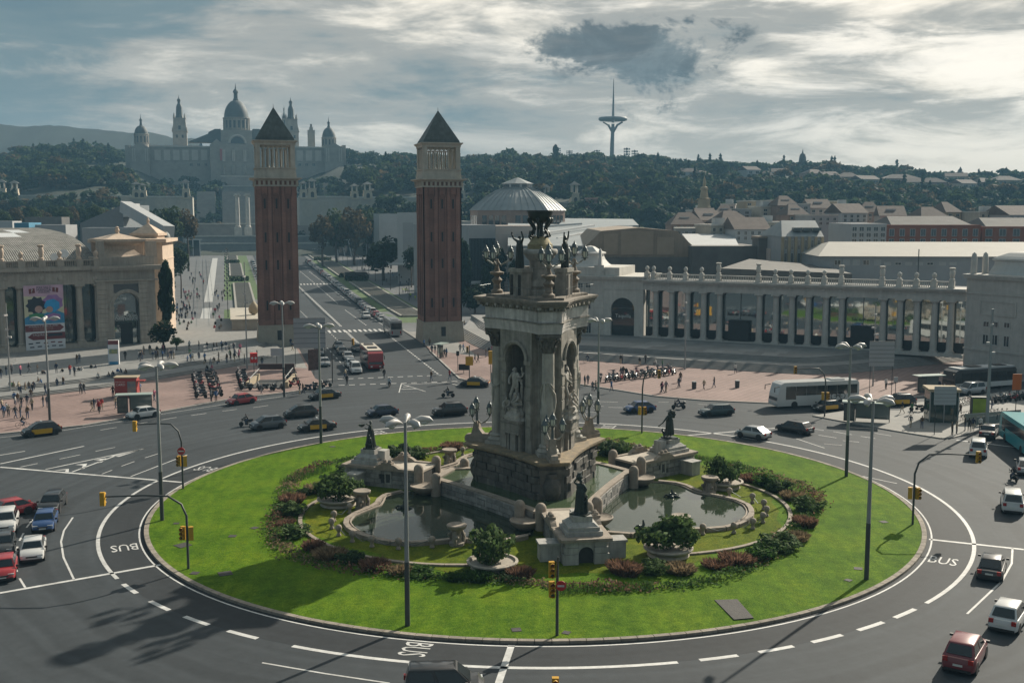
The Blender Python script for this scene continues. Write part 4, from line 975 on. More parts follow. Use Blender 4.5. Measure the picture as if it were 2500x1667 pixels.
def wing(a):
 r=radians(a);nm=WN[a]
 t=thing('fountain_wing','%s wing of the fountain, stone-block wall carrying a stepped pedestal'%nm,'fountain wing',MC,r)
 DZ=2.12
 MB().box(11.2,19.0,-1.6,1.6,.1,DZ-.16).build('wall_core',M_JOINT,t)
 for sgn in (-1,1):
  z=.15
  for k,h in enumerate((.5,.42,.46,.42)):
   x=11.25
   while x<18.9:
    l=min(random.uniform(.62,1.25),19.0-x)
    if 19.0-x-l<.4:l=19.0-x
    if not (14.2<x+l/2<15.0 and k in (1,2)):
     put('stone',S_WALL,t,(x if sgn<0 else x+l,sgn*(1.62+random.uniform(-.02,.03)),z),0 if sgn<0 else pi,(l-.03,.3,h-.03))
    x+=l
   z+=h
  e=bpy.data.objects.new('niche_window',None);COL.objects.link(e);e.parent=t;e.location=(14.6,sgn*1.74,.62);e.rotation_euler=(0,0,0 if sgn<0 else pi)
  b=MB();b.box(-.36,.36,-.09,.1,0,.12);b.box(-.36,.36,-.09,.1,1.05,1.17);b.box(-.36,-.24,-.09,.1,.12,1.05);b.box(.24,.36,-.09,.1,.12,1.05);b.build('frame',M_PED,e)
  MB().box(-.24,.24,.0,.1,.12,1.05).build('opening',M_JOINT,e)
  prof=[(11.1,DZ-.16),(19.2,DZ-.16),(19.2,DZ+.08),(15.9,DZ+.08),(15.6,DZ+.3),(15.35,DZ+.42),(13.95,DZ+.42),(13.7,DZ+.3),(13.4,DZ+.1),(11.1,DZ+.08)]
  b=MB();y0,y1=(-2.0,-1.55) if sgn<0 else (1.55,2.0);n=len(prof)
  b.add([(x,y0,zz) for x,zz in prof]+[(x,y1,zz) for x,zz in prof],[tuple(range(n-1,-1,-1)),tuple(range(n,2*n))]+[(i,(i+1)%n,n+(i+1)%n,n+i) for i in range(n)])
  b.box(14.1,15.2,y0-.06,y1+.06,DZ+.42,DZ+.62);b.ball((14.4,(y0+y1)/2,DZ+.68),.22,n=7,k=4);b.ball((14.9,(y0+y1)/2,DZ+.68),.22,n=7,k=4)
  b.build('coping',M_COPE,t)
  b=MB();b.box(17.1,18.3,min(sgn*1.7,sgn*3.3),max(sgn*1.7,sgn*3.3),.1,1.5);b.box(17.0,18.4,min(sgn*1.7,sgn*3.4),max(sgn*1.7,sgn*3.4),1.5,1.68);b.build('buttress',M_PED,t)
  put('bollard',BOL,t,(11.3,sgn*1.95,.62));put('bollard',BOL,t,(8.9,sgn*3.3,.3))
  b=MB();b.lathe([(.5,.35),(1.0,.7),(1.3,1.0),(1.36,1.2),(1.28,1.24),(1.15,1.15),(.4,1.1)],18);b.build('overflow_bowl',M_COPE,t,(10.2,sgn*3.0,0),smooth=45)
 MB().box(11.15,19.1,-1.58,1.58,DZ-.2,DZ).build('deck',M_DECK,t)
 z=.1
 for k,(h,hw) in enumerate(((.95,1.75),(.5,1.66),(.45,1.6))):
  for sg in (-1,1):
   put('pedestal_stone',SW2,t,(19.35+.0,sg*.62 if sg<0 else sg*hw,z),-pi/2+(pi if False else 0),(hw-.62-.02,.7,h-.03)) if False else None
   b=MB();y0,y1=(.6,hw) if sg>0 else (-hw,-.6);e=.04
   b.box(18.3,19.4-.03*k,y0,y1,z+.015,z+h-.015);b.build('pedestal_stone',M_PED,t)
  z+=h
 b=MB();b.prism([(18.3,-.62),(18.95,-.62),(18.95,.62),(18.3,.62)],.1,1.65);b.build('door_recess',M_JOINT,t)
 aw2=arch_wall(.64,.58,.95,1.97,.5,10);aw2.build('door_arch',M_PED,t,(19.05,0,.05),pi/2)
 b=MB();b.box(16.0,19.55,-1.95,1.95,DZ-.13,DZ+.1);b.build('pedestal_cornice',M_COPE,t)
 c=17.35
 for (hx,hy,z0,z1) in ((1.45,1.4,DZ+.1,DZ+.42),(1.25,1.2,DZ+.42,DZ+.7)):
  n=3
  for i in range(n):
   for j in range(2):
    b=MB();x0=c-hx+2*hx*i/n;y0=-hy+hy*j;b.box(x0+.008,x0+2*hx/n-.008,y0+.008,y0+hy-.008,z0,z1);b.build('pedestal_stone',M_PED,t)
 b=MB();b.prism([(c-1.15,-1.1),(c+1.15,-1.1),(c+1.15,1.1),(c-1.15,1.1)],DZ+.7,DZ+.98,poly2=[(c-.85,-.8),(c+.85,-.8),(c+.85,.8),(c-.85,.8)]);b.build('pedestal_taper',M_PED,t)
 for i in range(2):
  for j in range(2):
   b=MB();b.box(c-.76+.76*i+.006,c+.76*i-.006,-.74+.74*j+.006,.74*j-.006,DZ+.98,DZ+1.42);b.build('pedestal_stone',M_PED,t)
 b=MB();b.box(c-1.75,c-1.0,-.5,.5,DZ,DZ+1.35);b.build('scroll_block',M_PED,t)
 return polar(a,c,DZ+1.42)
def bronze(loc,rz,kind,label,seed):
 T=Matrix.Translation;S=lambda s:Matrix.Diagonal((s,s,s,1));Rz=lambda d:Matrix.Rotation(radians(d),4,'Z')
 s=1.5;parts=[MB().prism([(-.66,-.62),(.66,-.62),(.66,.62),(-.66,.62)],0,.12).mesh('plate',M_BRONZE)]
 z=T((0,0,.12))
 if kind== 'bowl':
  parts.append(figure_copy('carry',M_BRONZE,1.1,2,mtx=z@S(s)));rb=robe(.22,.36,1.1,0,10);rb.transform(z@S(s));parts.append(rb)
  b=MB();b.lathe([(.1,0),(.28,.12),(.36,.3),(.3,.28)],10);m_=b.mesh('dish',M_BRONZE);m_.transform(T((.12,.95,2.02)));parts.append(m_)
  parts.append(figure_copy('sit',M_BRONZE,1.0,2,mtx=T((-.55,-.2,.0))@Rz(30)@S(1.15)))
 elif kind== 'amphora':
  parts.append(figure_copy('amphora',M_BRONZE,1.12,2,mtx=z@S(s)));rb=robe(.22,.33,1.25,0,10);rb.transform(z@S(s));parts.append(rb)
  b=MB();b.lathe([(.08,0),(.2,.12),(.26,.35),(.16,.55),(.14,.6),(.2,.66)],10);m_=b.mesh('jar',M_BRONZE);m_.transform(T((.1,.1,2.55)));parts.append(m_)
  parts.append(figure_copy('carry',M_BRONZE,1.05,2,mtx=T((-.55,.1,.1))@Rz(-60)@S(.85)))
 else:
  parts.append(figure_copy('shoulder',M_BRONZE,1.2,2,mtx=z@S(s)));rb=robe(.24,.3,1.2,.15,8);rb.transform(z@S(s));parts.append(rb)
  b=MB();R=random.Random(seed)
  for _ in range(14):b.ball((.42+R.uniform(-.3,.3),.25+R.uniform(-.2,.2),2.3+R.uniform(-.12,.4)),R.uniform(.12,.2),n=6,k=4)
  b.tube([(-.85,.1,1.55),(-1.05,.15,1.35),(-1.2,.2,1.3)],[.05,.05,.12],6)
  b.tube([(-.35,.25,.2),(-.5,.35,.6),(-.62,.45,.75),(-.5,.5,.95)],[.2,.16,.1,.06],6)
  parts.append(b.mesh('load',M_BRONZE));parts.append(figure_copy('crouch',M_BRONZE,1.0,2,mtx=T((-.25,.2,.1))@S(.7)))
 return tag(put('bronze_statue',merge(parts,'bronze_statue',M_BRONZE),None,loc,rz),label,'statue','bronze statues on the fountain wings')
for a,kind,lab,rz in ((-81,'amphora','dark bronze woman with a jar and a child on the front pedestal',radians(150)),(39,'shoulder','dark bronze man carrying a load on the right pedestal',radians(20)),(159,'bowl','dark bronze woman holding out a dish on the left pedestal',radians(80))):
 p=wing(a);bronze(p,rz,kind,lab,5)
for i,(px,py,lab) in enumerate(((1640,1213,'small dark bronze spout near the far side of the right pool'),(1570,1290,'small dark bronze spout in the middle of the right pool'),(985,1240,'small dark bronze spout lying in the shaded left pool'))):
 p=G(px,py,.42);b=MB();R=random.Random(i)
 for _ in range(7):b.ball((R.uniform(-.35,.35),R.uniform(-.3,.3),R.uniform(0,.3)),R.uniform(.14,.26),n=6,k=4)
 b.tube([(0,0,.1),(.05,0,.5),(0,.05,.85)],[.16,.12,.06],6);b.tube([(-.1,0,.2),(-.5,.1,.3),(-.75,.1,.1)],[.14,.12,.04],6);b.tube([(.1,0,.2),(.5,-.1,.2),(.95,-.2,.02)],[.14,.12,.04],6)
 tag(b.build('pool_spout',M_BRONZE,None,(p.x,p.y,.3),smooth=60),lab,'fountain spout')
#==================================================================facade helper:a building whose front plane is surveyed from picture positions
class Facade:
 def __init__(s,name,label,cat,p0,p1,group=None):
  s.p0=Vector(p0);s.p1=Vector(p1);d=s.p1-s.p0;d.z=0;s.len=d.length;s.u=d.normalized();s.n=Vector((s.u.y,-s.u.x,0))
  s.root=thing(name,label,cat,s.p0,atan2(s.u.y,s.u.x),group);s.z0=s.p0.z
 def uv(s,px,py,off=0.0):
  """picture position -> (distance along the front, height) on the plane 'off' metres in front"""
  d=ray(px,py);o=Vector((0,0,CAM_H));t=(s.p0+s.n*off-o).dot(s.n)/d.dot(s.n);q=o+d*t
  return (q-s.p0).dot(s.u),q.z-s.z0
 def rect(s,px0,px1,py0,py1,off=0.0):
  pm=(px0+px1)/2;qm=(py0+py1)/2
  return s.uv(px0,qm,off)[0],s.uv(px1,qm,off)[0],s.uv(pm,py1,off)[1],s.uv(pm,py0,off)[1]
 def box(s,name,r,y0,y1,m,parent=None):
  """r=(u0,u1,z0,z1); y from front (negative = towards viewer) to back"""
  return MB().box(r[0],r[1],y0,y1,r[2],r[3]).build(name,m,parent or s.root)
 def window(s,r,fm,gm,fw=0.12,d=0.06,name='window',bars=True):
  u0,u1,z0,z1=r;e=MB();e.box(u0,u1,-d,.02,z0,z0+fw);e.box(u0,u1,-d,.02,z1-fw,z1);e.box(u0,u0+fw,-d,.02,z0+fw,z1-fw);e.box(u1-fw,u1,-d,.02,z0+fw,z1-fw)
  if bars:e.box((u0+u1)/2-fw/3,(u0+u1)/2+fw/3,-d,.02,z0+fw,z1-fw)
  o=e.build(name,fm,s.root);MB().box(u0+fw,u1-fw,-d*.4,.02,z0+fw,z1-fw).build('pane',gm,o);return o
M_GLASS=glassmat('window_glass',(0.03,0.04,0.045),0.08)
M_FRAME=mat('window_frame',(0.42,0.42,0.40),0.6,0.05)
M_CREAM=mat('cream_stone',(0.42,0.385,0.325),0.85,0.12,0.7,0.2,streak=0.16,big=0.08)
M_CREAM2=mat('pale_stone',(0.50,0.48,0.44),0.85,0.1,0.6,0.2,streak=0.15,big=0.08)
M_SHADOWG=mat('dark_opening',(0.03,0.032,0.034),0.9,0.0)
M_COPPER=mat('verdigris_roof',(0.065,0.08,0.076),0.6,0.35,0.5,0.2,streak=0.4)
def brick_mat(name,c1,c2,mortar,rnd=0):
 m=bpy.data.materials.new(name);m.use_nodes=True;nt=m.node_tree;N=nt.nodes;L=nt.links;b=N['Principled BSDF'];b.inputs['Roughness'].default_value=0.9
 tc=N.new('ShaderNodeTexCoord');g=N.new('ShaderNodeNewGeometry')
 sep=N.new('ShaderNodeSeparateXYZ');L.new(tc.outputs['Object'],sep.inputs[0]);ad=N.new('ShaderNodeMath');L.new(sep.outputs[0],ad.inputs[0]);L.new(sep.outputs[1],ad.inputs[1])
 cb_=N.new('ShaderNodeCombineXYZ');L.new(ad.outputs[0],cb_.inputs[0]);L.new(sep.outputs[2],cb_.inputs[1])
 br=N.new('ShaderNodeTexBrick');br.inputs['Scale'].default_value=1.0;br.inputs['Brick Width'].default_value=0.5;br.inputs['Row Height'].default_value=0.14;br.inputs['Mortar Size'].default_value=0.015
 br.inputs['Color1'].default_value=(*c1,1);br.inputs['Color2'].default_value=(*c2,1);br.inputs['Mortar'].default_value=(*mortar,1);L.new(cb_.outputs[0],br.inputs['Vector'])
 n=N.new('ShaderNodeTexNoise');n.inputs['Scale'].default_value=0.25;n.inputs['Detail'].default_value=7;L.new(g.outputs['Position'],n.inputs['Vector'])
 mr=N.new('ShaderNodeMapRange');L.new(n.outputs['Fac'],mr.inputs[0]);mr.inputs[1].default_value=.3;mr.inputs[2].default_value=.7;mr.inputs[3].default_value=.78;mr.inputs[4].default_value=1.2
 sc=N.new('ShaderNodeVectorMath');sc.operation = 'SCALE';L.new(br.outputs['Color'],sc.inputs[0]);L.new(mr.outputs[0],sc.inputs['Scale']);L.new(sc.outputs[0],b.inputs['Base Color']);MATS[name]=m;return m
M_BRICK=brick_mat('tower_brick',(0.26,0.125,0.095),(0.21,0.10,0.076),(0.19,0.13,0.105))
M_BRICK_D=brick_mat('tower_brick_shaded',(0.215,0.102,0.078),(0.178,0.086,0.066),(0.16,0.11,0.09))  # darker copy of the tower brick, shade of the recesses put into the colour
M_TBASE=mat('tower_base_stone',(0.33,0.295,0.24),0.85,0.1,0.8,0.2,streak=0.12)
#==================================================================the two brick campanile towers
def tower(loc,label):
 t=thing('brick_tower',label,'tower',loc,AV_ROT,'twin brick towers at the avenue mouth')
 H1,H2,H3=4.25,31.6,32.7
 b=MB();b.prism([(-4.35,-4.35),(4.35,-4.35),(4.35,4.35),(-4.35,4.35)],0,H1-.3,poly2=[(-4.1,-4.1),(4.1,-4.1),(4.1,4.1),(-4.1,4.1)]);b.box(-4.18,4.18,-4.18,4.18,H1-.3,H1);b.build('stone_base',M_TBASE,t)
 MB().box(-.45,.45,-4.32,-4.0,1.3,3.2).build('base_window',M_SHADOWG,t)
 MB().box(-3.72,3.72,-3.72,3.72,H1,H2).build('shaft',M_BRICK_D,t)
 pil=MB()
 for x0,x1 in ((-3.95,-2.95),(-1.55,-.98),(.98,1.55),(2.95,3.95)):pil.box(x0,x1,-3.95,-3.7,H1,H2)
 for xc in (-2.25,0,2.25):
  pil.box(xc-.72,xc+.72,-3.95,-3.7,H1,H1+1.0)
 pm=pil.mesh('pilaster_strips',M_BRICK)
 am=MB()
 for xc in (-2.25,0,2.25):
  a=arch_wall(.72,.55,29.6,H2-.002,.22,10);
  a.v=[(x+xc,y-3.83,z) for x,y,z in a.v];am.add(a.v,a.f)
  am.box(xc-.72,xc-.55,-3.94,-3.72,H1+1.0,29.6);am.box(xc+.55,xc+.72,-3.94,-3.72,H1+1.0,29.6)
 ame=am.mesh('arch_panel',M_BRICK)
 slit=MB().box(-.16,.16,-.05,.05,0,1.9).mesh('slit_window',M_SHADOWG)
 for k in range(4):
  rz=k*pi/2;put('pilaster_strips',pm,t,None,rz);put('arch_panel',ame,t,None,rz)
  for xc in (-2.25,0,2.25):
   for zz in (7.2,15.2,20.6,27.2):
    put('slit_window',slit,t,(xc*cos(rz)+3.74*sin(rz),xc*sin(rz)-3.74*cos(rz),zz),rz)
 b=MB();b.box(-3.9,3.9,-3.9,3.9,H2,H3)
 for k in range(4):
  b.xf=Matrix.Rotation(k*pi/2,4,'Z')
  for i in range(10):x=-4.05+.9*i;b.box(x-.22,x+.22,-4.1,-3.88,H2,H3)
 b.xf=None;b.box(-4.1,4.1,-4.1,4.1,H2-.12,H2+.15);b.build('corbel_table',M_CREAM,t)
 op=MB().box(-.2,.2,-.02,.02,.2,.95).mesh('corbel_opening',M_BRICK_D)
 for k in range(4):
  for i in range(9):
   x=-3.6+.9*i;rz=k*pi/2;put('corbel_opening',op,t,(x*cos(rz)+3.91*sin(rz),x*sin(rz)-3.91*cos(rz),H2),rz)
 b=MB();b.prism([(-4.1,-4.1),(4.1,-4.1),(4.1,4.1),(-4.1,4.1)],H3,H3+.3,poly2=[(-4.95,-4.95),(4.95,-4.95),(4.95,4.95),(-4.95,4.95)]);b.box(-4.98,4.98,-4.98,4.98,H3+.3,H3+.5);b.build('ledge',M_CREAM,t)
 z=H3+.5
 b=MB();b.prism([(-4.0,-4.0),(4.0,-4.0),(4.0,4.0),(-4.0,4.0)],z,z+1.75,poly2=[(-3.85,-3.85),(3.85,-3.85),(3.85,3.85),(-3.85,3.85)]);b.box(-4.02,4.02,-4.02,4.02,z+1.75,z+1.95);b.build('parapet',M_CREAM,t)
 z+=1.95;h=4.35
 cm=MB();cm.box(-.45,.45,-.45,.45,0,h);cme=cm.mesh('corner_pier',M_CREAM)
 for sx in (-1,1):
  for sy in (-1,1):put('corner_pier',cme,t,(sx*3.35,sy*3.35,z))
 ce=MB();ce.lathe([(.24,0),(.24,.15),(.17,.2),(.16,h-.75),(.26,h-.55)],8);ce.box(-.3,.3,-.3,.3,h-.55,h-.4);ceme=ce.mesh('belfry_column',M_CREAM,40)
 for k in range(4):
  rz=k*pi/2
  for i in range(6):
   x=-2.2+.88*i;put('belfry_column',ceme,t,(x*cos(rz)+3.45*sin(rz),x*sin(rz)-3.45*cos(rz),z),rz)
  a=MB()
  for i in range(7):
   w=arch_wall(.44,.36,h-.42,h,.35,6);xx=-2.64+.88*i;w.v=[(p[0]+xx,p[1]-3.45,p[2]) for p in w.v];a.add(w.v,w.f)
  put('belfry_arches',a.mesh('belfry_arches',M_CREAM),t,(0,0,z),rz)
 MB().box(-3.1,3.1,-3.1,3.1,z-.02,z+.05).build('belfry_floor',M_SHADOWG,t)
 z+=h
 b=MB();b.box(-3.9,3.9,-3.9,3.9,z,z+.35);b.prism([(-3.9,-3.9),(3.9,-3.9),(3.9,3.9),(-3.9,3.9)],z+.35,z+.75,poly2=[(-4.3,-4.3),(4.3,-4.3),(4.3,4.3),(-4.3,4.3)]);b.box(-4.32,4.32,-4.32,4.32,z+.75,z+.9);b.build('cornice',M_CREAM,t)
 z+=.9
 q=lambda s_:[(-s_,-s_),(s_,-s_),(s_,s_),(-s_,s_)]
 b=MB();b.prism(q(3.75),z,z+.5,poly2=q(3.62));b.prism(q(3.58),z+.5,z+.62);b.prism(q(3.52),z+.62,47.0,poly2=q(.06));b.tube([(0,0,46.8),(0,0,47.7)],[.08,.02],6);b.build('pyramid_roof',M_COPPER,t)
 return t
tower((-47.17,217.6,KZ-.05),'left brick tower with pyramid roof, nearer the exhibition steps')
tower((-15.1,224.5,KZ-.05),'right brick tower with pyramid roof, beside the parked buses')
#==================================================================left exhibition hall
M_LHALL=mat('hall_stone',(0.37,0.325,0.275),0.85,0.12,0.8,0.25,streak=0.22,big=0.1)
M_LHALL_LIT=mat('hall_stone_sunlit',(0.52,0.41,0.32),0.85,0.12,0.8,0.2,streak=0.2)  # lit copy of the hall stone, warm sunlight put into the colour
M_MIRROR=glassmat('mirror_glass',(0.42,0.46,0.46),0.03,metal=0.85,wave=0.05)
M_DKGLASS=glassmat('dark_glass',(0.02,0.028,0.03),0.04,spec=0.9)
def urn_mesh(m,tall):
 b=MB()
 if tall:b.lathe([(.4,0),(.4,.3),(.26,.4),(.34,.7),(.42,1.2),(.36,1.75),(.28,1.9),(.46,2.05),(.46,2.25),(.3,2.3)],12)
 else:b.lathe([(.36,0),(.36,.2),(.16,.3),(.2,.5),(.34,.75),(.36,.95),(.24,1.2),(.05,1.35)],12)
 return b.mesh('urn',m,50)
def baluster_run(F,u0,u1,z,m,h=1.15,y=0.0,step=.34):
 b=MB();b.box(u0,u1,y-.2,y+.2,z,z+.18);b.box(u0,u1,y-.22,y+.22,z+h-.2,z+h);n=max(2,int((u1-u0)/step))
 for i in range(n):
  x=u0+(i+.5)*(u1-u0)/n;b.lathe([(.07,z+.18),(.12,z+.4),(.06,z+.62),(.08,z+h-.2)],6,(x,y,0))
 return stuff(b.build('balustrade',m,F.root))
p0=G(-140,873,LZ);p1=G(243,845.5,LZ)
F=Facade('exhibition_hall','stone exhibition hall with columns, arch and big hanging banner at left','building',p0,p1)
ztop=F.uv(120,653)[1];zcol=F.uv(120,697)[1];L_=F.len
F.box('glass_wall',(0,L_,0,zcol),2.0,2.1,glassmat('hall_glass',(.17,.20,.20),.05,metal=.75,wave=.05))
F.box('entablature',(-1,L_,zcol,zcol+(ztop-zcol)*.8),0.0,2.8,M_LHALL)
F.box('cornice',(-1,L_,zcol+(ztop-zcol)*.8,ztop),-.6,2.9,M_LHALL)
dn=MB()
for i in range(int(L_/.45)):dn.box(i*.45,i*.45+.22,-.3,.02,zcol+(ztop-zcol)*.7,zcol+(ztop-zcol)*.8)
stuff(dn.build('dentil_course',M_LHALL,F.root))
F.box('plinth',(-1,L_,-.5,.9),-.5,2.8,M_LHALL);
cs_=MB();hc=zcol-.9;cs_.box(-.85,.85,-.85,.85,0,.3);cs_.lathe([(.78,.3),(.84,.45),(.7,.6),(.66,.7)],16);colb=cs_.mesh('column_base',M_LHALL,40)
cs_=MB();cs_.lathe([(.66,.7),(.65,hc*.4),(.57,hc-.9)],18);colsh=cs_.mesh('shaft',M_LHALL,40)
cs_=MB();cs_.lathe([(.57,hc-.9),(.62,hc-.8),(.6,hc-.7),(.82,hc-.35)],16);cs_.box(-.9,.9,-.9,.9,hc-.35,hc);colc=cs_.mesh('capital',M_LHALL,40)
def hall_col(F,u,z,y=.75):
 e=bpy.data.objects.new('column',None);COL.objects.link(e);e.parent=F.root;e.location=(u,y,z)
 put('column_base',colb,e);put('shaft',colsh,e);put('capital',colc,e)
for px in (-125,-85,-40,6,51,195,241):
 hall_col(F,F.uv(px,770,-.75)[0],.9)
ut,us=urn_mesh(M_LHALL_LIT,True),urn_mesh(M_LHALL_LIT,False)
last=0
for px,tall in ((-90,1),(-40,0),(4,1),(52,0),(102,1),(147,0),(194,1),(236,0)):
 u=F.uv(px,650)[0];F.box('pier',(u-.6,u+.6,ztop,ztop+1.35),-.35,.75,M_LHALL);put('urn',ut if tall else us,F.root,(u,.2,ztop+1.35),0,1.25)
 if u-.6>last+.5:baluster_run(F,last,u-.6,ztop,M_LHALL,1.3,.2)
 last=u+.6
for px in (13,55,102,147,196,232):
 u,z=F.uv(px,680);b=MB();b.xf=Matrix.Translation((u,-.03,z))@Matrix.Rotation(pi/2,4,'X');b.lathe([(.5,-.1),(.5,.08),(.35,.14),(.1,.16)],14);b.build('medallion',M_LHALL,F.root,smooth=40)
for u0 in [i*2.2 for i in range(int(L_/2.2))]:F.box('mullion',(u0,u0+.08,.9,zcol),1.92,2.0,M_LMETAL)
q0=G(243,845.5,LZ);q1=G(384,836,LZ)
Fp=Facade('arched_pavilion','stone pavilion with arched glass doorway and domed attic beside the hall','building',q0,q1)
W=Fp.len;zt=Fp.uv(310,648)[1];D_=12.0
ax0,ax1=Fp.uv(280,800)[0],Fp.uv(345,800)[0];ac=(ax0+ax1)/2;hw=(ax1-ax0)/2;zs=Fp.uv(313,715)[1]-hw
b=arch_wall(max(ac,W-ac),hw,zs,zt,1.2,18)
b.v=[(min(max(x+ac,0),W),y+.6,z) for x,y,z in b.v];b.box(0,ac-hw,0,1.2,-.4,zt);b.box(ac+hw,W,0,1.2,-.4,zt);b.box(0,W,1.25,D_,-.4,zt)
b.build('wall',M_LHALL,Fp.root)
MB().box(ac-hw,ac+hw,1.05,1.2,-.3,zs+hw).build('glass_door',M_MIRROR,Fp.root)
MB().box(ac-hw*.45,ac+hw*.45,.95,1.1,-.3,4.2).build('door_box',M_SHADOWG,Fp.root)
b=MB()
for rr in (hw+.25,hw+.55):b.tube([(ac+rr*cos(pi-pi*i/18),-.05,zs+rr*sin(pi-pi*i/18)) for i in range(19)],.22,6)
b.box(ac-hw-.9,ac-hw+.05,-.25,.1,zs-.45,zs);b.box(ac+hw-.05,ac+hw+.9,-.25,.1,zs-.45,zs);b.build('arch_moulding',M_LHALL,Fp.root,smooth=50)
rr_=Fp.rect(277,346,693,712);MB().box(rr_[0],rr_[1],-.03,.1,rr_[2]-.2,rr_[3]).build('spandrel_panel',mat('dark_spandrel',(.1,.1,.1),.8),Fp.root)
for px in (250,352):
 u=Fp.uv(px,760)[0];z=0
 while z<zt-3:MB().box(u-.95,u+.95,-.28,.02,z,z+.85).build('quoin',M_LHALL,Fp.root);z+=.9
b=MB();b.box(-.5,W+.5,-.5,D_+.3,zt-3.0,zt-2.7);b.box(-.9,W+.9,-.9,D_+.6,zt-.9,zt-.5);b.box(-1.1,W+1.1,-1.1,D_+.8,zt-.5,zt);b.build('cornice',M_LHALL,Fp.root)
zb=Fp.uv(310,627)[1];MB().box(0,W,.2,D_,zt,zb).build('attic',M_LHALL,Fp.root)
b=MB();x0,x1=Fp.uv(262,600)[0],Fp.uv(355,600)[0];za=Fp.uv(310,590)[1];zp=Fp.uv(310,572)[1];zf=Fp.uv(310,553)[1]
pr=[(0,0),(.1,.28),(.35,.55),(.3,.8),(.05,.92),(0,1)];xm=(x0+x1)/2
P_=lambda s:[(x0+s,1.0+s),(x1-s,1.0+s),(x1-s,D_-1-s),(x0+s,D_-1-s)]
hh=za-zb;lv=[(-.2,0),(.5,.12),(1.5,.45),(1.4,.7),(.3,.86),(-.1,1.0)]
for (s0,t0),(s1,t1) in zip(lv[:-1],lv[1:]):b.prism(P_(s0),zb+hh*t0,zb+hh*t1,poly2=P_(s1),top=False,bot=False)
b.prism(P_(-.3),za,za+.45);b.prism(P_(0.1),za+.45,zp,poly2=[(xm-.5,D_/2-.5),(xm+.5,D_/2-.5),(xm+.5,D_/2+.5),(xm-.5,D_/2+.5)])
b.lathe([(.5,zp-.1),(.35,zp+.3),(.5,zp+.7),(.3,zp+1.1),(.38,zp+1.3),(.05,zf)],10,(xm,D_/2,0));b.build('domed_attic',M_LHALL_LIT,Fp.root)
for px,w in ((248,.75),(365,.75),(377,.7)):
 u=Fp.uv(px,620)[0];zz=Fp.uv(px,588)[1];b=MB();b.prism([(u-w,.3),(u+w,.3),(u+w,1.8),(u-w,1.8)],zt,zz,poly2=[(u-w*.8,.45),(u+w*.8,.45),(u+w*.8,1.65),(u-w*.8,1.65)]);b.build('obelisk_pier',M_LHALL_LIT if px>300 else M_LHALL,Fp.root)  # right-hand piers take the sunlit-coloured stone
ML_=mat('white_lettering',(.62,.62,.6),.6,0)
for i,tx in enumerate(('Accés Oficines','Acceso Oficinas','Office Entrance')):
 u,z=Fp.uv(313,771+4.6*i);text(tx,.85,ML_,Fp.root,frame((u,1.02,z),(1,0,0),(0,0,1)),sx=.8)
c0=q1+Vector((0,0,0));c1=q1+AX*26
Fs=Facade('pavilion_side_wing','tan side wing of the arched pavilion facing the avenue','building',c0+AX*11.5+AXN*1.0,c1+AXN*2.5)
hz_=ZH(592,(c0+AX*12).y)-c0.z
MB().box(0,Fs.len,.02,14,-.4,hz_).build('wall',M_LHALL_LIT,Fs.root);MB().box(-.8,Fs.len+.8,-.9,14.5,hz_,hz_+.7).build('cornice',M_LHALL_LIT,Fs.root)
for i in range(7):MB().box(-.06,Fs.len+.06,-.1,.05,1.2+i*hz_/8,1.35+i*hz_/8).build('string_course',M_LHALL_LIT,Fs.root)
tq=A(362,560,232);b=MB();
tt=thing('domed_turret','stone turret with gabled top behind the arched pavilion','building',(tq.x,232,0));zA=ZH(575,232);zB=ZH(562,232);zC=ZH(548,232)
b.box(-2.6,2.6,-2.6,2.6,0,zA);b.box(-3,3,-3,3,zA,zA+.5);b.prism([(-2.8,-2.8),(2.8,-2.8),(2.8,2.8),(-2.8,2.8)],zA+.5,zC,poly2=[(-.4,-.4),(.4,-.4),(.4,.4),(-.4,.4)]);b.lathe([(.4,zC-.2),(.25,zC+.4),(.4,zC+.8),(.05,zC+1.6)],8);b.build('wall',M_LHALL_LIT,tt)
b=MB();b.lathe([(1.5,0),(1.5,zB-1.0)],14,(1.6,5,-2));b.lathe([(1.6,zB-1.0),(1.6,zB),(1.3,zB+1.0),(.8,zB+1.6),(.1,zB+1.8)],14,(1.6,5,-2));b.build('green_dome',M_COPPER,tt,smooth=50)
M_CORR=mat('corrugated_roof',(0.17,0.165,0.15),0.8,0.35,0.9,0.0,streak=0.0,big=0.25,bigscale=0.3)
def corr_bump(m,dirv,sc):
 nt=m.node_tree;N=nt.nodes;L=nt.links;g=N.new('ShaderNodeNewGeometry');d=N.new('ShaderNodeVectorMath');d.operation = 'DOT_PRODUCT';L.new(g.outputs['Position'],d.inputs[0]);d.inputs[1].default_value=dirv
 w=N.new('ShaderNodeMath');w.operation = 'MULTIPLY';L.new(d.outputs['Value'],w.inputs[0]);w.inputs[1].default_value=sc;s=N.new('ShaderNodeMath');s.operation = 'SINE';L.new(w.outputs[0],s.inputs[0])
 bp=N.new('ShaderNodeBump');bp.inputs['Strength'].default_value=0.8;bp.inputs['Distance'].default_value=0.08;L.new(s.outputs[0],bp.inputs['Height']);L.new(bp.outputs[0],N['Principled BSDF'].inputs['Normal'])
corr_bump(M_CORR,F.u,16.0)
rt=thing('hall_roof','long weathered corrugated vault roof behind the left exhibition hall','roof',F.p0,atan2(F.u.y,F.u.x))
yk=[(4.5,637),(9,610),(14,592),(20,578),(27,568),(36,561),(46,556)];prof=[]
for yy,py in yk:
 d=ray(120,py);o=Vector((0,0,CAM_H));t=(F.p0-F.n*yy-o).dot(F.n)/d.dot(F.n);prof.append((yy,(o+d*t).z-F.z0))
b=MB();x0,x1=-10,L_+1.5
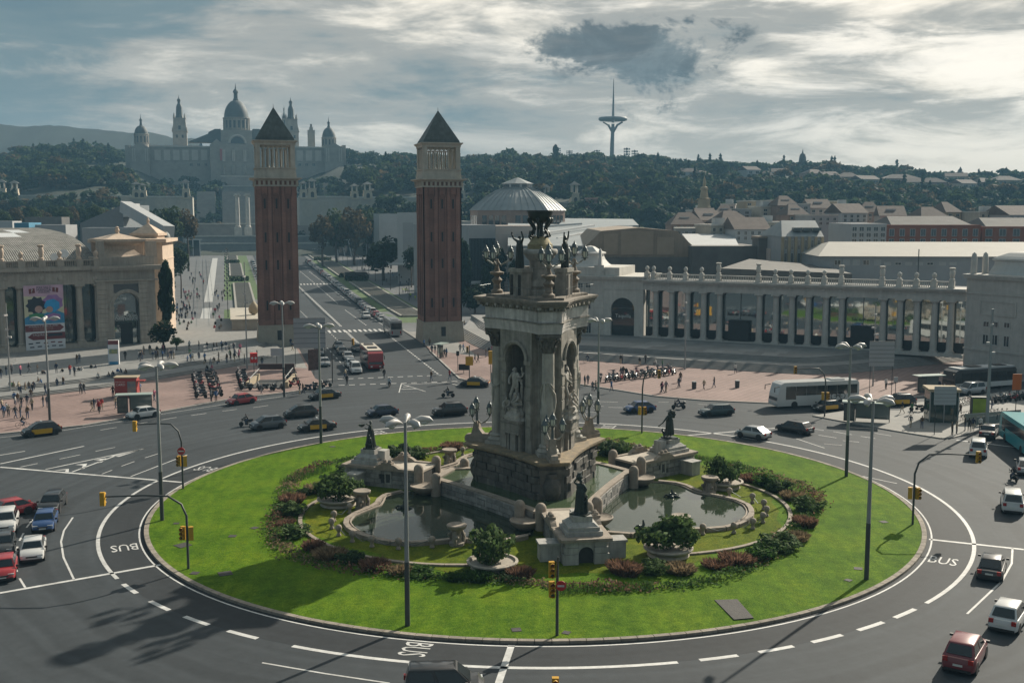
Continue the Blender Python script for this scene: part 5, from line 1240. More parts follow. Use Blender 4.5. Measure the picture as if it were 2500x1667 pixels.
for i in range(len(prof)-1):
 (ya,za),(yb,zb_)=prof[i],prof[i+1]
 for j in range(12):
  u0=x0+(x1-x0)*j/12;u1=x0+(x1-x0)*(j+1)/12
  if (i,j) in ((1,3),(1,4),(3,7),(3,8),(4,9)):continue
  b.quad((u0,ya,za),(u1,ya,za),(u1,yb,zb_),(u0,yb,zb_))
b.quad((x1,46,prof[-1][1]),(x0,46,prof[-1][1]),(x0,80,prof[-1][1]-14),(x1,80,prof[-1][1]-14))
b.box(x0,x1,4.5,5.0,0,prof[0][1]);b.prism([(x1-.1,4.5),(x1,4.5),(x1,46),(x1-.1,46)],0,[prof[0][1],prof[0][1],prof[-1][1]-3,prof[-1][1]-3]);b.build('vault',M_CORR,rt)
M_SKYL=mat('skylight_panel',(0.62,0.63,0.63),0.35,0.06,2.0)
for (i,j) in ((1,3),(1,4),(3,7),(3,8),(4,9)):
 (ya,za),(yb,zb_)=prof[i],prof[i+1];u0=x0+(x1-x0)*j/12;u1=x0+(x1-x0)*(j+1)/12;MB().quad((u0,ya,za+.02),(u1,ya,za+.02),(u1,yb,zb_+.02),(u0,yb,zb_+.02)).build('skylight',M_SKYL,rt)
for i,(px,py,lab) in enumerate(((134,629,'lower round white dish on the hall roof edge'),(156,620,'upper round white dish on the hall roof edge'))):
 d=A(px,py,F.p0.y+16);t=thing('dish',lab,'dish',(d.x,d.y,d.z-1.6),.5);b=MB();b.xf=Matrix.Translation((0,-.2,1.6))@Matrix.Rotation(radians(70),4,'X');b.lathe([(.05,0),(.5,.06),(.85,.2),(.8,.22),(.4,.12)],14);b.build('bowl',M_SKYL,t,smooth=50);MB().tube([(0,0,-1.0),(0,0,1.55)],.06,5).build('mast',M_LMETAL,t)
bn=Facade('banner','tall printed event banner hanging between the hall columns','banner',p0-F.n*-.55,p1-F.n*-.55)
r=bn.rect(60,157,696,853,0);u0,u1,z0,z1=r
MPINK=mat('banner_pink',(0.50,0.33,0.42),.7,.12,.4);MWH=mat('banner_white',(0.60,0.60,0.62),.7,.04);MMAR=mat('banner_maroon',(0.16,0.035,0.04),.7,.08);MBLU=mat('banner_blue',(0.05,0.24,0.42),.7,.2,1.2);MDKH=mat('banner_dark',(0.025,0.03,0.045),.7,.2);MYEL=mat('banner_cream',(0.55,0.52,0.36),.7,.15,.5);MSK=mat('banner_skin',(0.42,0.26,0.22),.7,.1);MLIL=mat('banner_lilac',(0.30,0.16,0.36),.7,.2,1.0);MGRN=mat('banner_green',(0.05,0.22,0.1),.7,.2)
MB().box(u0,u1,-.03,.03,z0,z1).build('sheet',MWH,bn.root)
w,h=u1-u0,z1-z0
def bq(pts,m,name='print',k=1):
 P_=[(u0+w*x,-.03-.004*k,z0+h*y) for x,y in pts];return MB().add(P_,[tuple(range(len(P_)))]).build(name,m,bn.root)
bq([(0,.4),(1,.4),(1,1),(0,1)],MYEL);bq([(0,.84),(.55,.82),(1,.76),(1,1),(0,1)],MPINK,k=2);bq([(.0,.4),(1,.4),(1,.55),(.75,.62),(.5,.56),(.25,.58),(0,.5)],MBLU,k=2)
def blob(cx,cy,rx,ry,m,k,n=14,seed=0,spike=.0):
 R=random.Random(seed);bq([(cx+rx*cos(2*pi*i/n)*(1+(spike if i%2 else-spike)),cy+ry*sin(2*pi*i/n)*(1+(spike if i%2 else-spike))) for i in range(n)],m,k=k)
blob(.3,.69,.24,.13,MDKH,3,18,1,.12);blob(.72,.72,.26,.13,MLIL,3,16,2,.06);blob(.7,.68,.2,.1,mat('banner_bright_blue',(.03,.3,.6),.7,.15,1.0),4,14,3,.05);blob(.36,.63,.1,.055,MSK,4);blob(.63,.62,.09,.05,MSK,5);blob(.3,.53,.2,.04,MGRN,5,12,4,.1);blob(.72,.5,.2,.06,MLIL,5,12,5,.08)
bq([(0,.285),(.88,.285),(1.0-.02,.335),(.88,.385),(0,.385)],MMAR,k=6);bq([(1,.155),(.18,.155),(.05,.205),(.18,.26),(1,.26)],MMAR,k=6);bq([(.56,.2),(.93,.2),(.93,.245),(.56,.245)],MDKH,k=7)
bq([(.14,.87),(.29,.885),(.28,.96),(.13,.945)],MMAR,k=6);bq([(.72,.895),(.87,.88),(.88,.95),(.73,.965)],MMAR,k=6)
def bt(s,x,y,sz,m,sx=1.0,al='CENTER'):text(s,sz,m,bn.root,frame((u0+w*x,-.075,z0+h*y),(1,0,0),(0,0,1)),al,sx=sx)
bt('XXII SALÓ',.51,.962,.62,MDKH,.95);bt('MANGA',.51,.922,.72,MDKH,1.0);bt('DE BARCELONA',.51,.888,.36,MDKH,.8);bt('?',.21,.915,1.1,MWH);bt('!',.8,.92,1.1,MWH)
bt('ACCÉS PER AV. M. CRISTINA / PL. UNIVERS',.46,.365,.38,MWH,.72);bt('TAQUILLES',.36,.232,.55,MWH,.95)
for y in (.345,.325,.305):bt('ENTRADES GENERALS I ANTICIPADES',.45,y,.28,MSK,.75)
for x,y in ((.12,.1),(.3,.11),(.5,.1),(.68,.11),(.86,.1),(.15,.045),(.34,.05),(.52,.045),(.7,.05),(.88,.045)):bq([(x-.055,y-.008),(x+.055,y-.008),(x+.055,y+.01),(x-.055,y+.01)],MDKH if (x*100)%3<1.5 else MMAR,k=6)
#==================================================================right:curved colonnade
M_RC=mat('colonnade_stone',(0.46,0.44,0.41),0.85,0.1,0.8,0.2,streak=0.14,big=0.07)
rcx=[1569,1597,1636,1675,1714,1753,1850,1890,1929,1969,2011,2050,2151,2192,2233,2276,2316,2352]
def by(px):return np.interp(px,[1569,1635,1845,2050,2316,2360],[821.5,826,838,849.5,865,868])
pts=[G(px,by(px),RZ) for px in range(1569,2356,27)]
co=thing('colonnade','long curved pale colonnade with balustrade and mirror glass on the right','building',pts[len(pts)//2])
o0=co.location.copy()
def off(p,i,d):
 t=(pts[min(i+1,len(pts)-1)]-pts[max(i-1,0)]);t.z=0;t.normalize();return p+Vector((-t.y,t.x,0))*d
def band(name,y0,y1,z0,z1,m):
 b=MB();n=len(pts);vs=[]
 for i,p in enumerate(pts):
  a,c=off(p,i,y0)-o0,off(p,i,y1)-o0;vs+=[(a.x,a.y,z0),(a.x,a.y,z1),(c.x,c.y,z1),(c.x,c.y,z0)]
 fs=[]
 for i in range(n-1):
  for k in range(4):fs.append((4*i+k,4*i+(k+1)%4,4*i+4+(k+1)%4,4*i+4+k))
 fs+=[(0,1,2,3),(4*n-4,4*n-1,4*n-2,4*n-3)];return b.add(vs,fs).build(name,m,co)
HC=9.35
band('plinth',-.9,3.6,-.4,.12,M_RC)
band('architrave',-.1,3.4,HC,HC+.75,M_RC);band('frieze',.05,3.3,HC+.75,HC+1.5,M_RC);band('cornice',-.55,3.5,HC+1.5,HC+1.8,M_RC);band('upper_cornice',-.8,3.6,HC+1.8,HC+2.1,M_RC)
def interp_pt(px):
 t=(px-1569)/27.0;i=int(max(0,min(len(pts)-2,math.floor(t))));p=pts[i].lerp(pts[i+1],t-i);d=pts[i+1]-pts[i];return p-o0,atan2(d.y,d.x)
for a,b_ in zip(rcx[:-1],rcx[1:]):
 for k in range(1 if b_-a<60 else 2):
  pa,an=interp_pt(a+(b_-a)*k/(1 if b_-a<60 else 2));pb,_=interp_pt(a+(b_-a)*(k+1)/(1 if b_-a<60 else 2));d=pb-pa;nn=Vector((-d.y,d.x,0)).normalized()*1.45
  q=pa+nn;MB().box(.06,d.length-.06,0,.08,.1,HC).build('glass_pane',M_MIRROR,co,(q.x,q.y,0),atan2(d.y,d.x)+radians(random.uniform(-.25,.25))).rotation_euler[0]=radians(-.55)
  MB().box(-.06,.06,-.06,.1,.1,HC).build('mullion',M_LMETAL,co,(q.x,q.y,0),an)
  MB().box(0,d.length,-.02,.02,.1,1.9).build('dark_base_panel',M_SHADOWG,co,(q.x-nn.x*.03,q.y-nn.y*.03,0),atan2(d.y,d.x))
for px in (1800,2101):
 p,an=interp_pt(px);nn=Vector((-sin(an),cos(an),0));q=p+nn*.5;MB().box(-2.0,2.0,0,1.6,.1,4.1).build('door_box',M_SHADOWG,co,(q.x,q.y,0),an)
hc=HC;k_=MB();k_.box(-.75,.75,-.75,.75,.12,.32);k_.lathe([(.7,.32),(.74,.45),(.62,.55)],16);cb2=k_.mesh('column_base',M_RC,40)
k_=MB();k_.lathe([(.6,.5),(.6,hc*.32),(.56,hc*.32+.01),(.52,hc-.7)],18);cs2=k_.mesh('shaft',M_RC,40)
k_=MB();k_.lathe([(.52,hc-.7),(.58,hc-.62),(.56,hc-.5),(.74,hc-.28)],16);k_.box(-.8,.8,-.8,.8,hc-.28,hc);cc2=k_.mesh('capital',M_RC,40)
for px in rcx[1:-1]:
 p,an=interp_pt(px);nn=Vector((-sin(an),cos(an),0));e=bpy.data.objects.new('column',None);COL.objects.link(e);e.parent=co;e.location=p+nn*.6;e.rotation_euler=(0,0,an)
 put('column_base',cb2,e);put('shaft',cs2,e);put('capital',cc2,e)
ut2,us2=urn_mesh(M_CREAM2,True),urn_mesh(M_CREAM2,False);zb=HC+2.1;pv=None
for px,tall in ((1581,0),(1597,0),(1636,0),(1675,0),(1714,0),(1755,1),(1852,1),(1893,0),(1933,0),(1974,0),(2014,0),(2055,1),(2154,1),(2196,0),(2237,0),(2280,0),(2323,1)):
 p,an=interp_pt(px-(6 if px<1900 else 8));nn=Vector((-sin(an),cos(an),0));q=p+nn*.5
 MB().box(-.45,.45,-.45,.45,zb,zb+1.3).build('pier',M_CREAM2,co,(q.x,q.y,0),an);put('urn',ut2 if tall else us2,co,(q.x,q.y,zb+1.3),0,(1.15,1.15,1.0))
 if pv is not None:
  d=q-pv;L2=d.length;b=MB();b.box(.4,L2-.4,-.18,.18,zb,zb+.15);b.box(.4,L2-.4,-.2,.2,zb+1.0,zb+1.18)
  n=int((L2-.8)/.32)
  for i in range(n):b.lathe([(.07,zb+.15),(.12,zb+.4),(.06,zb+.65),(.08,zb+1.0)],6,(.4+(i+.5)*(L2-.8)/n,0,0))
  stuff(b.build('balustrade',M_CREAM2,co,(pv.x,pv.y,0),atan2(d.y,d.x)))
  m_=(pv+q)/2;bb=MB();bb.xf=Matrix.Rotation(an,4,'Z')@Matrix.Translation((0,-.55,HC+1.12))@Matrix.Rotation(pi/2,4,'X');bb.lathe([(.32,-.05),(.32,.06),(.12,.1)],12);bb.build('medallion',M_RC,co,(q.x,q.y,0))
 pv=q
band('roof',3.3,9.0,HC+1.6,HC+2.0,mat('flat_roof',(.2,.2,.2),.9))
for tx,px,s_ in (('Fira de Barcelona',1805,.9),('Sala de Premsa',2101,.75)):
 p,an=interp_pt(px);nn=Vector((-sin(an),cos(an),0));q=p+nn*1.35;text(tx,s_,M_SHADOWG,co,frame((q.x,q.y,5.2),(cos(an),sin(an),0),(0,0,1)),sx=.9)
t0=G(1330,812.0,RZ);t1=G(1569,821.5,RZ)
T_=Facade('ticket_pavilion','pale corner pavilion with dark arched ticket entrance and swelling white roof','building',t0,t1)
zt=T_.uv(1500,677)[1];W=T_.len;a0,a1=T_.uv(1491,780)[0],T_.uv(1548,780)[0];ac=(a0+a1)/2;hw=(a1-a0)/2;zs=T_.uv(1519,727)[1]-hw
b=arch_wall(max(ac,W-ac),hw,zs,zt,1.0,18);b.v=[(min(max(x+ac,0),W),y+.5,z) for x,y,z in b.v];b.box(0,ac-hw,0,1.0,-.4,zt);b.box(ac+hw,W,0,1.0,-.4,zt);b.box(0,W,1.05,14,-.4,zt);b.build('wall',M_CREAM2,T_.root)
MB().box(ac-hw,ac+hw,.8,1.0,-.2,zs+hw).build('arched_door',M_DKGLASS,T_.root);MB().box(ac-hw,ac+hw,.7,.82,zs+hw*.1,zs+hw*.16).build('transom',M_LMETAL,T_.root)
u,z=T_.uv(1519,772);text('Taquilla',1.05,ML_,T_.root,frame((u,.66,z),(1,0,0),(0,0,1)))
b=MB();b.box(-.5,W+.3,-.55,14.3,zt-.4,zt);b.box(-.7,W+.5,-.75,14.5,zt,zt+.25);b.box(-.2,W,-.15,14,zt-2.4,zt-2.15);b.build('cornice',M_CREAM2,T_.root)
ze=T_.uv(1420,652)[1];MB().box(0,W-5,.2,13,zt,ze).build('parapet',M_CREAM2,T_.root)
for (x0_,x1_,y0_,y1_) in ((1411,1424,690,704),(1429,1443,690,704),(1429,1443,741,755),(1430,1444,775,814)):
 T_.window(T_.rect(x0_,x1_,y0_,y1_),M_FRAME,M_GLASS,.14,.05)
for i in range(9):z=1.2+i*1.45;u=T_.uv(1462,740)[0];MB().box(u-1.0,u+1.0,-.12,.02,z,z+1.3).build('quoin',M_CREAM2,T_.root)
b=MB();xa,xb=T_.uv(1376,640)[0],T_.uv(1462,640)[0];xm=(xa+xb)/2;R_=(xb-xa)/2;zq=T_.uv(1420,602)[1];H_=zq-ze
for (s0,h0),(s1,h1) in zip(((1.0,0),(.8,.12),(.62,.35),(.55,.55),(.68,.62),(.6,.66)),((.8,.12),(.62,.35),(.55,.55),(.68,.62),(.6,.66),(.0,.66))):pass
lv=[(1.0,0),(.86,.1),(.7,.3),(.62,.5),(.62,.58),(.72,.6),(.72,.66),(.5,.74),(.34,.86),(.2,.96),(.02,1.0)]
sqp=lambda s:[(xm-R_*s,6.5-R_*s),(xm+R_*s,6.5-R_*s),(xm+R_*s,6.5+R_*s),(xm-R_*s,6.5+R_*s)]
for (s0,h0),(s1,h1) in zip(lv[:-1],lv[1:]):b.prism(sqp(s0),ze+H_*h0,ze+H_*h1,poly2=sqp(s1),top=(h1==1.0),bot=False)
M_WROOF=mat('white_stucco',(0.50,0.49,0.47),.8,.05,1.0,streak=.08);b.build('swelling_roof',M_WROOF,T_.root,smooth=30)
for px in (1464,):
 u=T_.uv(px,630)[0];zz=T_.uv(px,606)[1];b=MB();b.box(u-.55,u+.55,-.1,1.0,zt+.25,zt+1.7);b.prism([(u-.4,.05),(u+.4,.05),(u+.4,.85),(u-.4,.85)],zt+1.7,zz-.5,poly2=[(u-.25,.2),(u+.25,.2),(u+.25,.7),(u-.25,.7)]);b.prism([(u-.25,.2),(u+.25,.2),(u+.25,.7),(u-.25,.7)],zz-.5,zz,poly2=[(u-.02,.43),(u+.02,.43),(u+.02,.47),(u-.02,.47)]);b.build('obelisk',M_WROOF,T_.root)
e0=G(2352,868,RZ);e1=e0+(G(2640,905,RZ)-e0)
E_=Facade('end_pavilion','massive pale end block with white domed roof at the right edge','building',e0+Vector((0,0,-.4)),e1)
zt=E_.uv(2420,676)[1];W=E_.len
MB().box(0,W,0,16,-2,zt).build('wall',M_RC,E_.root)
b=MB();b.box(-.3,W,-.45,16.3,zt-.4,zt);b.box(-.5,W,-.65,16.5,zt,zt+.3);b.box(-.1,W,-.15,16,zt-3.0,zt-2.75);b.box(-.12,W,-.18,16,1.6,1.9);b.build('cornice',M_RC,E_.root)
r=E_.rect(2392,2482,735,772);b=MB();b.box(r[0],r[1],-.12,.02,r[3]-.25,r[3]);b.box(r[0],r[1],-.12,.02,r[2],r[2]+.25);b.box(r[0],r[0]+.25,-.12,.02,r[2]+.25,r[3]-.25);b.box(r[1]-.25,r[1],-.12,.02,r[2]+.25,r[3]-.25);b.build('wall_panel',M_RC,E_.root)
for q in ((2400,2416,783,799),(2421,2438,784,800),(2450,2467,786,802),(2398,2414,815,842),(2419,2437,816,844),(2449,2465,819,848)):E_.window(E_.rect(*q),M_FRAME,M_GLASS,.16,.06)
b=MB();xa,xb=E_.uv(2386,650)[0],E_.uv(2530,650)[0];xm=(xa+xb)/2;Rx=(xb-xa)/2;ze=zt+.3;zq=E_.uv(2440,617)[1];H_=zq-ze
lv=[(1.0,0),(.93,.15),(.86,.4),(.84,.6),(.9,.63),(.9,.7),(.78,.8),(.6,.93),(.5,1.0)]
sqp=lambda s:[(xm-Rx*s,8-Rx*s),(xm+Rx*s,8-Rx*s),(xm+Rx*s,8+Rx*s),(xm-Rx*s,8+Rx*s)]
for (s0,h0),(s1,h1) in zip(lv[:-1],lv[1:]):b.prism(sqp(s0),ze+H_*h0,ze+H_*h1,poly2=sqp(s1),top=(h1==1.0),bot=False)
b.build('domed_roof',M_WROOF,E_.root,smooth=30)
for px in (2371,2382):
 u=E_.uv(px,640)[0];zz=E_.uv(px,616)[1];b=MB();b.lathe([(.5,ze),(.48,zz-1),(.36,zz-.3),(.05,zz)],10,(u,.8 if px<2375 else 2.6,0));b.build('finial_post',M_RC,E_.root,smooth=40)
#==================================================================foliage helpers
def crown_arrays(R,H,K,per,leaf,rng,shape='round',flat=0.0):
 """leaf quads gathered in clumps through the crown volume; returns V (n*4,3)"""
 cs=[]
 for _ in range(K):
  while True:
   p=rng.uniform(-1,1,3)
   if p@p<=1:break
  if shape== 'umbrella':p[2]=abs(p[2])*.5+(1-p[0]**2-p[1]**2)*.35-.2
  if shape== 'cypress':
   z=rng.uniform(-1,1);w=(1-abs(z)**2.2)*.8+.12;a=rng.uniform(0,2*pi);p=np.array([cos(a)*w*rng.uniform(.3,.8),sin(a)*w*rng.uniform(.3,.8),z])
  cs.append(p*.8)
 V=[]
 for c in cs:
  rc=rng.uniform(.26,.42) if shape!= 'cypress' else rng.uniform(.2,.34)
  d=rng.normal(size=(per,3));d/=np.linalg.norm(d,axis=1,keepdims=True)
  if shape== 'cypress':sc=np.array([R,R,H/2])
  else:sc=np.array([R,R,H/2])
  rad=rc*rng.uniform(.75,1.1,(per,1))*(np.array([1,1,.35*2]) if shape== 'cypress' else 1)
  pos=(c+d*rad)*sc
  nrm=d+rng.normal(size=(per,3))*.45+np.array([0,0,.25]);nrm/=np.linalg.norm(nrm,axis=1,keepdims=True)
  t=np.cross(nrm,rng.normal(size=(per,3)));t/=np.linalg.norm(t,axis=1,keepdims=True)+1e-9;b=np.cross(nrm,t)
  s=leaf*rng.uniform(.6,1.35,(per,1));s2=s*rng.uniform(.55,1.0,(per,1))
  V.append(np.stack([pos-t*s,pos-b*s2*.9,pos+t*s,pos+b*s2*.9],1).reshape(-1,3))
 return np.concatenate(V)
def leaf_mesh(name,V,m,mi=None):
 n=len(V)//4;return bigmesh(name,V,np.arange(n*4).reshape(n,4),m,mi)
M_BARK=mat('bark',(0.09,0.07,0.055),.95,.3,3.0,.6)
LM=dict(pine=leafmat('pine_leaves',(0.035,0.055,0.025)),oak=leafmat('oak_leaves',(0.045,0.065,0.022)),dark=leafmat('dark_leaves',(0.025,0.042,0.02)),brown=leafmat('autumn_leaves',(0.085,0.062,0.03)),cyp=leafmat('cypress_leaves',(0.018,0.034,0.016)),light=leafmat('light_leaves',(0.07,0.11,0.03)))
_crowns={}
def crown(kind,var=0):
 k=(kind,var)
 if k not in _crowns:
  rng=np.random.default_rng(hash(kind)%1000*0+var*7+len(kind))
  if kind== 'cyp':V=crown_arrays(1,2,60,34,.14,rng,'cypress')
  elif kind== 'umb':V=crown_arrays(1,1,30,40,.1,rng,'umbrella')
  else:V=crown_arrays(1,2,26,46,.11,rng)
  _crowns[k]=leaf_mesh('crown',V,LM['dark'])
 return _crowns[k]
def tree(px,pyb,pyt,wpx,Y,kind,label,shape='rnd',group='trees along the avenue',base=None):
 """tree whose crown spans the given picture height at depth Y, standing on the ground below it"""
 top=A(px,pyt,Y);bot=A(px,pyb,Y);H=top.z-bot.z;R=wpx/2/CAM_F*Y
 if shape== 'cyp':R*=1.55
 t=thing('tree',label,'tree',(top.x,Y,bot.z if base is None else base),random.uniform(0,6),group)
 b0=0 if base is None else bot.z-base
 me=crown(shape,random.randrange(3));o=put('crown',me,t)
 ch=H*(.97 if shape== 'cyp' else .42 if shape== 'umb' else .92)
 o.location=(0,0,b0+H-ch/2);o.scale=(R,R,ch/2 if shape!= 'umb' else ch*1.0)
 o.material_slots[0].link = 'OBJECT';o.material_slots[0].material=LM[kind]
 tr=MB();r0=max(.12,R*.07);zc=b0+H-ch*.9
 tr.tube([(0,0,-.3),(.05*R,0,zc*.6),(0,.04*R,zc+ch*.3)],[r0*1.3,r0,r0*.6],7)
 if shape!= 'cyp':
  for j in range(4):
   a=j*1.7+px;tr.tube([(0,0,zc+ch*.05),(R*.3*cos(a),R*.3*sin(a),zc+ch*.35),(R*.6*cos(a),R*.6*sin(a),zc+ch*.55)],[r0*.6,r0*.4,r0*.15],5)
 tr.build('trunk',M_BARK,t,smooth=60);return t
#==================================================================wooded hill
SKY_PX=[-400,0,60,126,230,306,420,560,700,846,907,938,968,1014,1121,1221,1336,1431,1508,1584,1634,1699,1734,1826,1925,2013,2094,2174,2250,2308,2400,2500,2900]
SKY_PY=[372,379,362,354,352,366,385,395,385,371,369,379,375,377,379,377,379,373,387,379,394,394,388,406,398,396,419,406,423,429,425,425,430]
YF,YR=565.0,1010.0
PAL_P=A(578,430,900)
def ridge_z(px):return ZH(float(np.interp(px,SKY_PX,SKY_PY)),YR)-8.5
def hill_z(x,y):
 px=1250+CAM_F*x/(y*_c);zf=6.5 if px<1500 else 4.0;zr=ridge_z(px)
 t=(y-YF)/(YR-YF)
 if t<=0:return min(zf,gz(y)*1.0)*max(0,1+t*2)+gz(min(y,690))*0
 if t<=1:q=Vector((x,y,0))-PAL_P;ax=min(1.0,max(0.0,(abs(q.dot(AXN))-26)/40));zg=zf+(zr-zf)*t**.58;ax=min(1.0,max(0.0,(abs(q.dot(AXN))-42)/38));zc=zf+(zr-zf)*max(0.0,(y-690)/(YR-690))**.9;return zc+(zg-zc)*ax
 return zr-(t-1)*60
b=MB();xs=np.linspace(-1.1,1.1,90);yy=[550,565,580,600,620,640,665,690,740,790,840,890,940,980,1010,1040,1090,1200]
for i,y in enumerate(yy):
 for q in xs:
  x=q*0.75*y;b.v.append((x,y,hill_z(x,y)+RNG.uniform(-.8,.8) if i else gz(550)-2))
n=len(xs)
for i in range(len(yy)-1):
 for j in range(n-1):b.f.append((i*n+j,i*n+j+1,(i+1)*n+j+1,(i+1)*n+j));b.m.append(0)
struct(b.build('hill',mat('hill_soil',(0.016,0.024,0.013),.95,.4,.05),smooth=80),'wooded hill behind the square')
def far_ridge(name,label,px_py,Y,drop,m):
 b=MB();k=len(px_py)
 for (px,py) in px_py:
  p=A(px,py,Y);b.v+=[(p.x,Y,p.z),(p.x*.97,Y-drop*1.2,p.z-drop*.5),(p.x*.92,Y-drop*3,-2),(p.x*1.03,Y+60,p.z-20)]
 for i in range(k-1):
  for a,c in ((3,0),(0,1),(1,2)):b.f.append((4*i+c,4*i+4+c,4*i+4+a,4*i+a));b.m.append(0)
 struct(b.build(name,m,smooth=80),label)
M_FARHILL=mat('far_wood',(0.010,0.016,0.012),.95,.45,.03,.8,bscale=.09)
fr_pts=[(px,py+random.uniform(-1.2,1.2)) for px in range(-300,500,12) for py in [np.interp(px,[-300,0,50,126,230,329,367,421,467,500],[308,304,310,306,316,325,323,337,338,345])]]
far_ridge('far_hill','hazy wooded ridge on the far left',fr_pts,1480,110,M_FARHILL)
far_ridge('far_hill','pale low hill behind the trees in the middle',[(1100,385),(1135,381),(1160,377),(1185,376),(1205,379),(1230,388)],1400,40,M_FARHILL)
def forest():
 rng=np.random.default_rng(11);V=[];MI=[]
 protos=[crown_arrays(1,1.7,12,13,.24,rng) for _ in range(5)]+[crown_arrays(1,1.1,12,13,.24,rng,'umbrella') for _ in range(2)]+[crown_arrays(.4,2.6,14,10,.2,rng,'cypress') for _ in range(1)]
 n=0;tries=0;cx=[]
 while n<3300 and tries<20000:
  tries+=1;y=572+453*rng.random()**0.85;px=rng.uniform(-60,2560);x=(px-1250)/CAM_F*y*_c
  q=Vector((x,y,0))-PAL_P;q.z=0;t=q.dot(AXN);s=q.dot(AX)
  if abs(t)<95 and-14<s<120:continue
  if abs(t)<(13 if y>700 else 48) and s<-10:continue
  if 632<y<690 and (px<480 or 725<px<1180 or 1330<px<1430):continue
  z=hill_z(x,y)
  if abs(t)<112 and-120<s<=-14 and z>45-0.02*abs(s):continue
  if px>1650 and 780<y<930 and rng.random()<.72:continue
  k=rng.choice(8,p=[.17,.17,.17,.17,.14,.07,.07,.04]);R=rng.uniform(3.2,7.6)*(1.05 if k in (5,6) else 1)
  if k==7:R=rng.uniform(3.5,5.5)
  a=rng.uniform(0,2*pi);P=protos[k]*np.array([R,R,R*rng.uniform(.75,1.05)]);c,s_=cos(a),sin(a)
  P=np.stack([P[:,0]*c-P[:,1]*s_,P[:,0]*s_+P[:,1]*c,P[:,2]],1)+np.array([x,y,z+R*(.75 if k<5 else 1.3 if k<7 else 1.9)])
  V.append(P);m=rng.choice(5,p=[.26,.26,.26,.14,.08]);MI.append(np.full(len(P)//4,4 if k==7 else m));n+=1
 V=np.concatenate(V);me=leaf_mesh('forest',V,[LM['pine'],LM['oak'],LM['dark'],LM['brown'],LM['cyp']],np.concatenate(MI))
 o=put('forest',me);stuff(o,'dense dark wood covering the hill below the palace','forest')
forest()
for i,a in enumerate(((365,600,505,70,430,'dark','dark rounded tree at the far left of the promenade'),(410,605,498,75,440,'oak','broad tree in the clump left of the columns'),(455,590,505,60,450,'brown','brownish tree nearest the columns in the left clump'),
                       (392,670,560,62,330,'dark','dark tree overhanging the left promenade behind the side wing'),(438,672,600,46,330,'dark','low dark tree at the edge of the left promenade'),
                       (785,612,520,64,480,'brown','brownish tree just right of the left tower'),(820,618,502,76,500,'oak','tall green tree right of the left tower'),(862,615,500,84,490,'brown','broad autumn tree between the two towers'),(895,610,510,56,520,'oak','green tree behind the low white pavilion'),
                       (935,668,570,100,400,'dark','big dark pine on the right promenade before the slab building'),(1003,665,602,40,370,'dark','small dark tree left of the right tower'))):
 tree(*a,base=gz(a[4]))
tree(402,800,634,34,214,'cyp','tall dense column cypress beside the arched pavilion','cyp',base=KZ)
tree(395,842,779,74,203,'dark','small round dark tree in front of the cypress',base=LZ)
tree(430,845,822,34,200,'light','low light green bush beside the round dark tree',base=LZ)
for i,(px,yb,yt,w,Y) in enumerate(((1133,735,586,34,318),(1194,730,630,38,300),(1222,715,604,28,305),(1255,715,632,28,300),(1158,760,690,76,285),(905,600,540,10,520),(913,600,545,9,520),(935,600,560,8,510))):
 tree(px,yb,yt,w,Y,'cyp',('cypress hedge bush right of the right tower' if i==4 else ['first cypress right of the right tower','second cypress right of the right tower','third cypress right of the right tower','fourth cypress nearest the monument lamps','','left cypress at the far slab building','middle cypress at the far slab building','right cypress at the far slab building'][i]),'rnd' if i==4 else 'cyp',base=gz(Y))
for px,yt,w,kind,lab in ((1357,353,16,'cyp','tall lone cypress on the skyline'),(1734,388,64,'umb','wide umbrella pine on the right skyline'),(2013,396,86,'umb','very wide umbrella pine crown beside the dark spire'),(2072,402,60,'umb','umbrella pine right of the widest crown'),(2174,405,58,'rnd','rounded dark tree on the right skyline'),(2449,409,34,'umb','small umbrella pine on a thin trunk at far right'),(1925,397,34,'rnd','round tree left of the dark spire'),(1600,379,40,'rnd','leafy tree on the skyline right of the radio tower'),(1430,372,40,'rnd','dark tree on the skyline left of the radio tower'),(907,369,40,'rnd','tree crown on the skyline left of the right tower'),(2285,420,40,'rnd','tree crown by the hilltop houses'),(2400,417,26,'umb','small flat pine beside the last umbrella pine'),(1871,398,6,'cyp','thin cypress on the right skyline')):
 yb=float(np.interp(px,SKY_PX,SKY_PY))+(24 if kind!= 'umb' else 32);tree(px,yb,yt,w,985,'pine' if kind!= 'cyp' else 'cyp',lab,kind,'trees standing out on the skyline')
for i in range(8):
 for sd,t_ in (('right',41+(i%2)*5),('left',-47-(i%2)*4)):
  p=AVP(235+i*34,t_);px=1250+CAM_F*p.x/(p.y*_c+(CAM_H-p.z)*_s);tree(px,525+(CAM_H-p.z-2.0)*CAM_F/p.y,525+(CAM_H-p.z-random.uniform(8,11))*CAM_F/p.y,9.5/p.y*CAM_F,p.y,('dark','oak','dark','brown')[i%4],'%s tree, %s along the outer side of the %s promenade'%(('dark','green','dark','brownish')[i%4],ORD[i],sd),base=p.z)
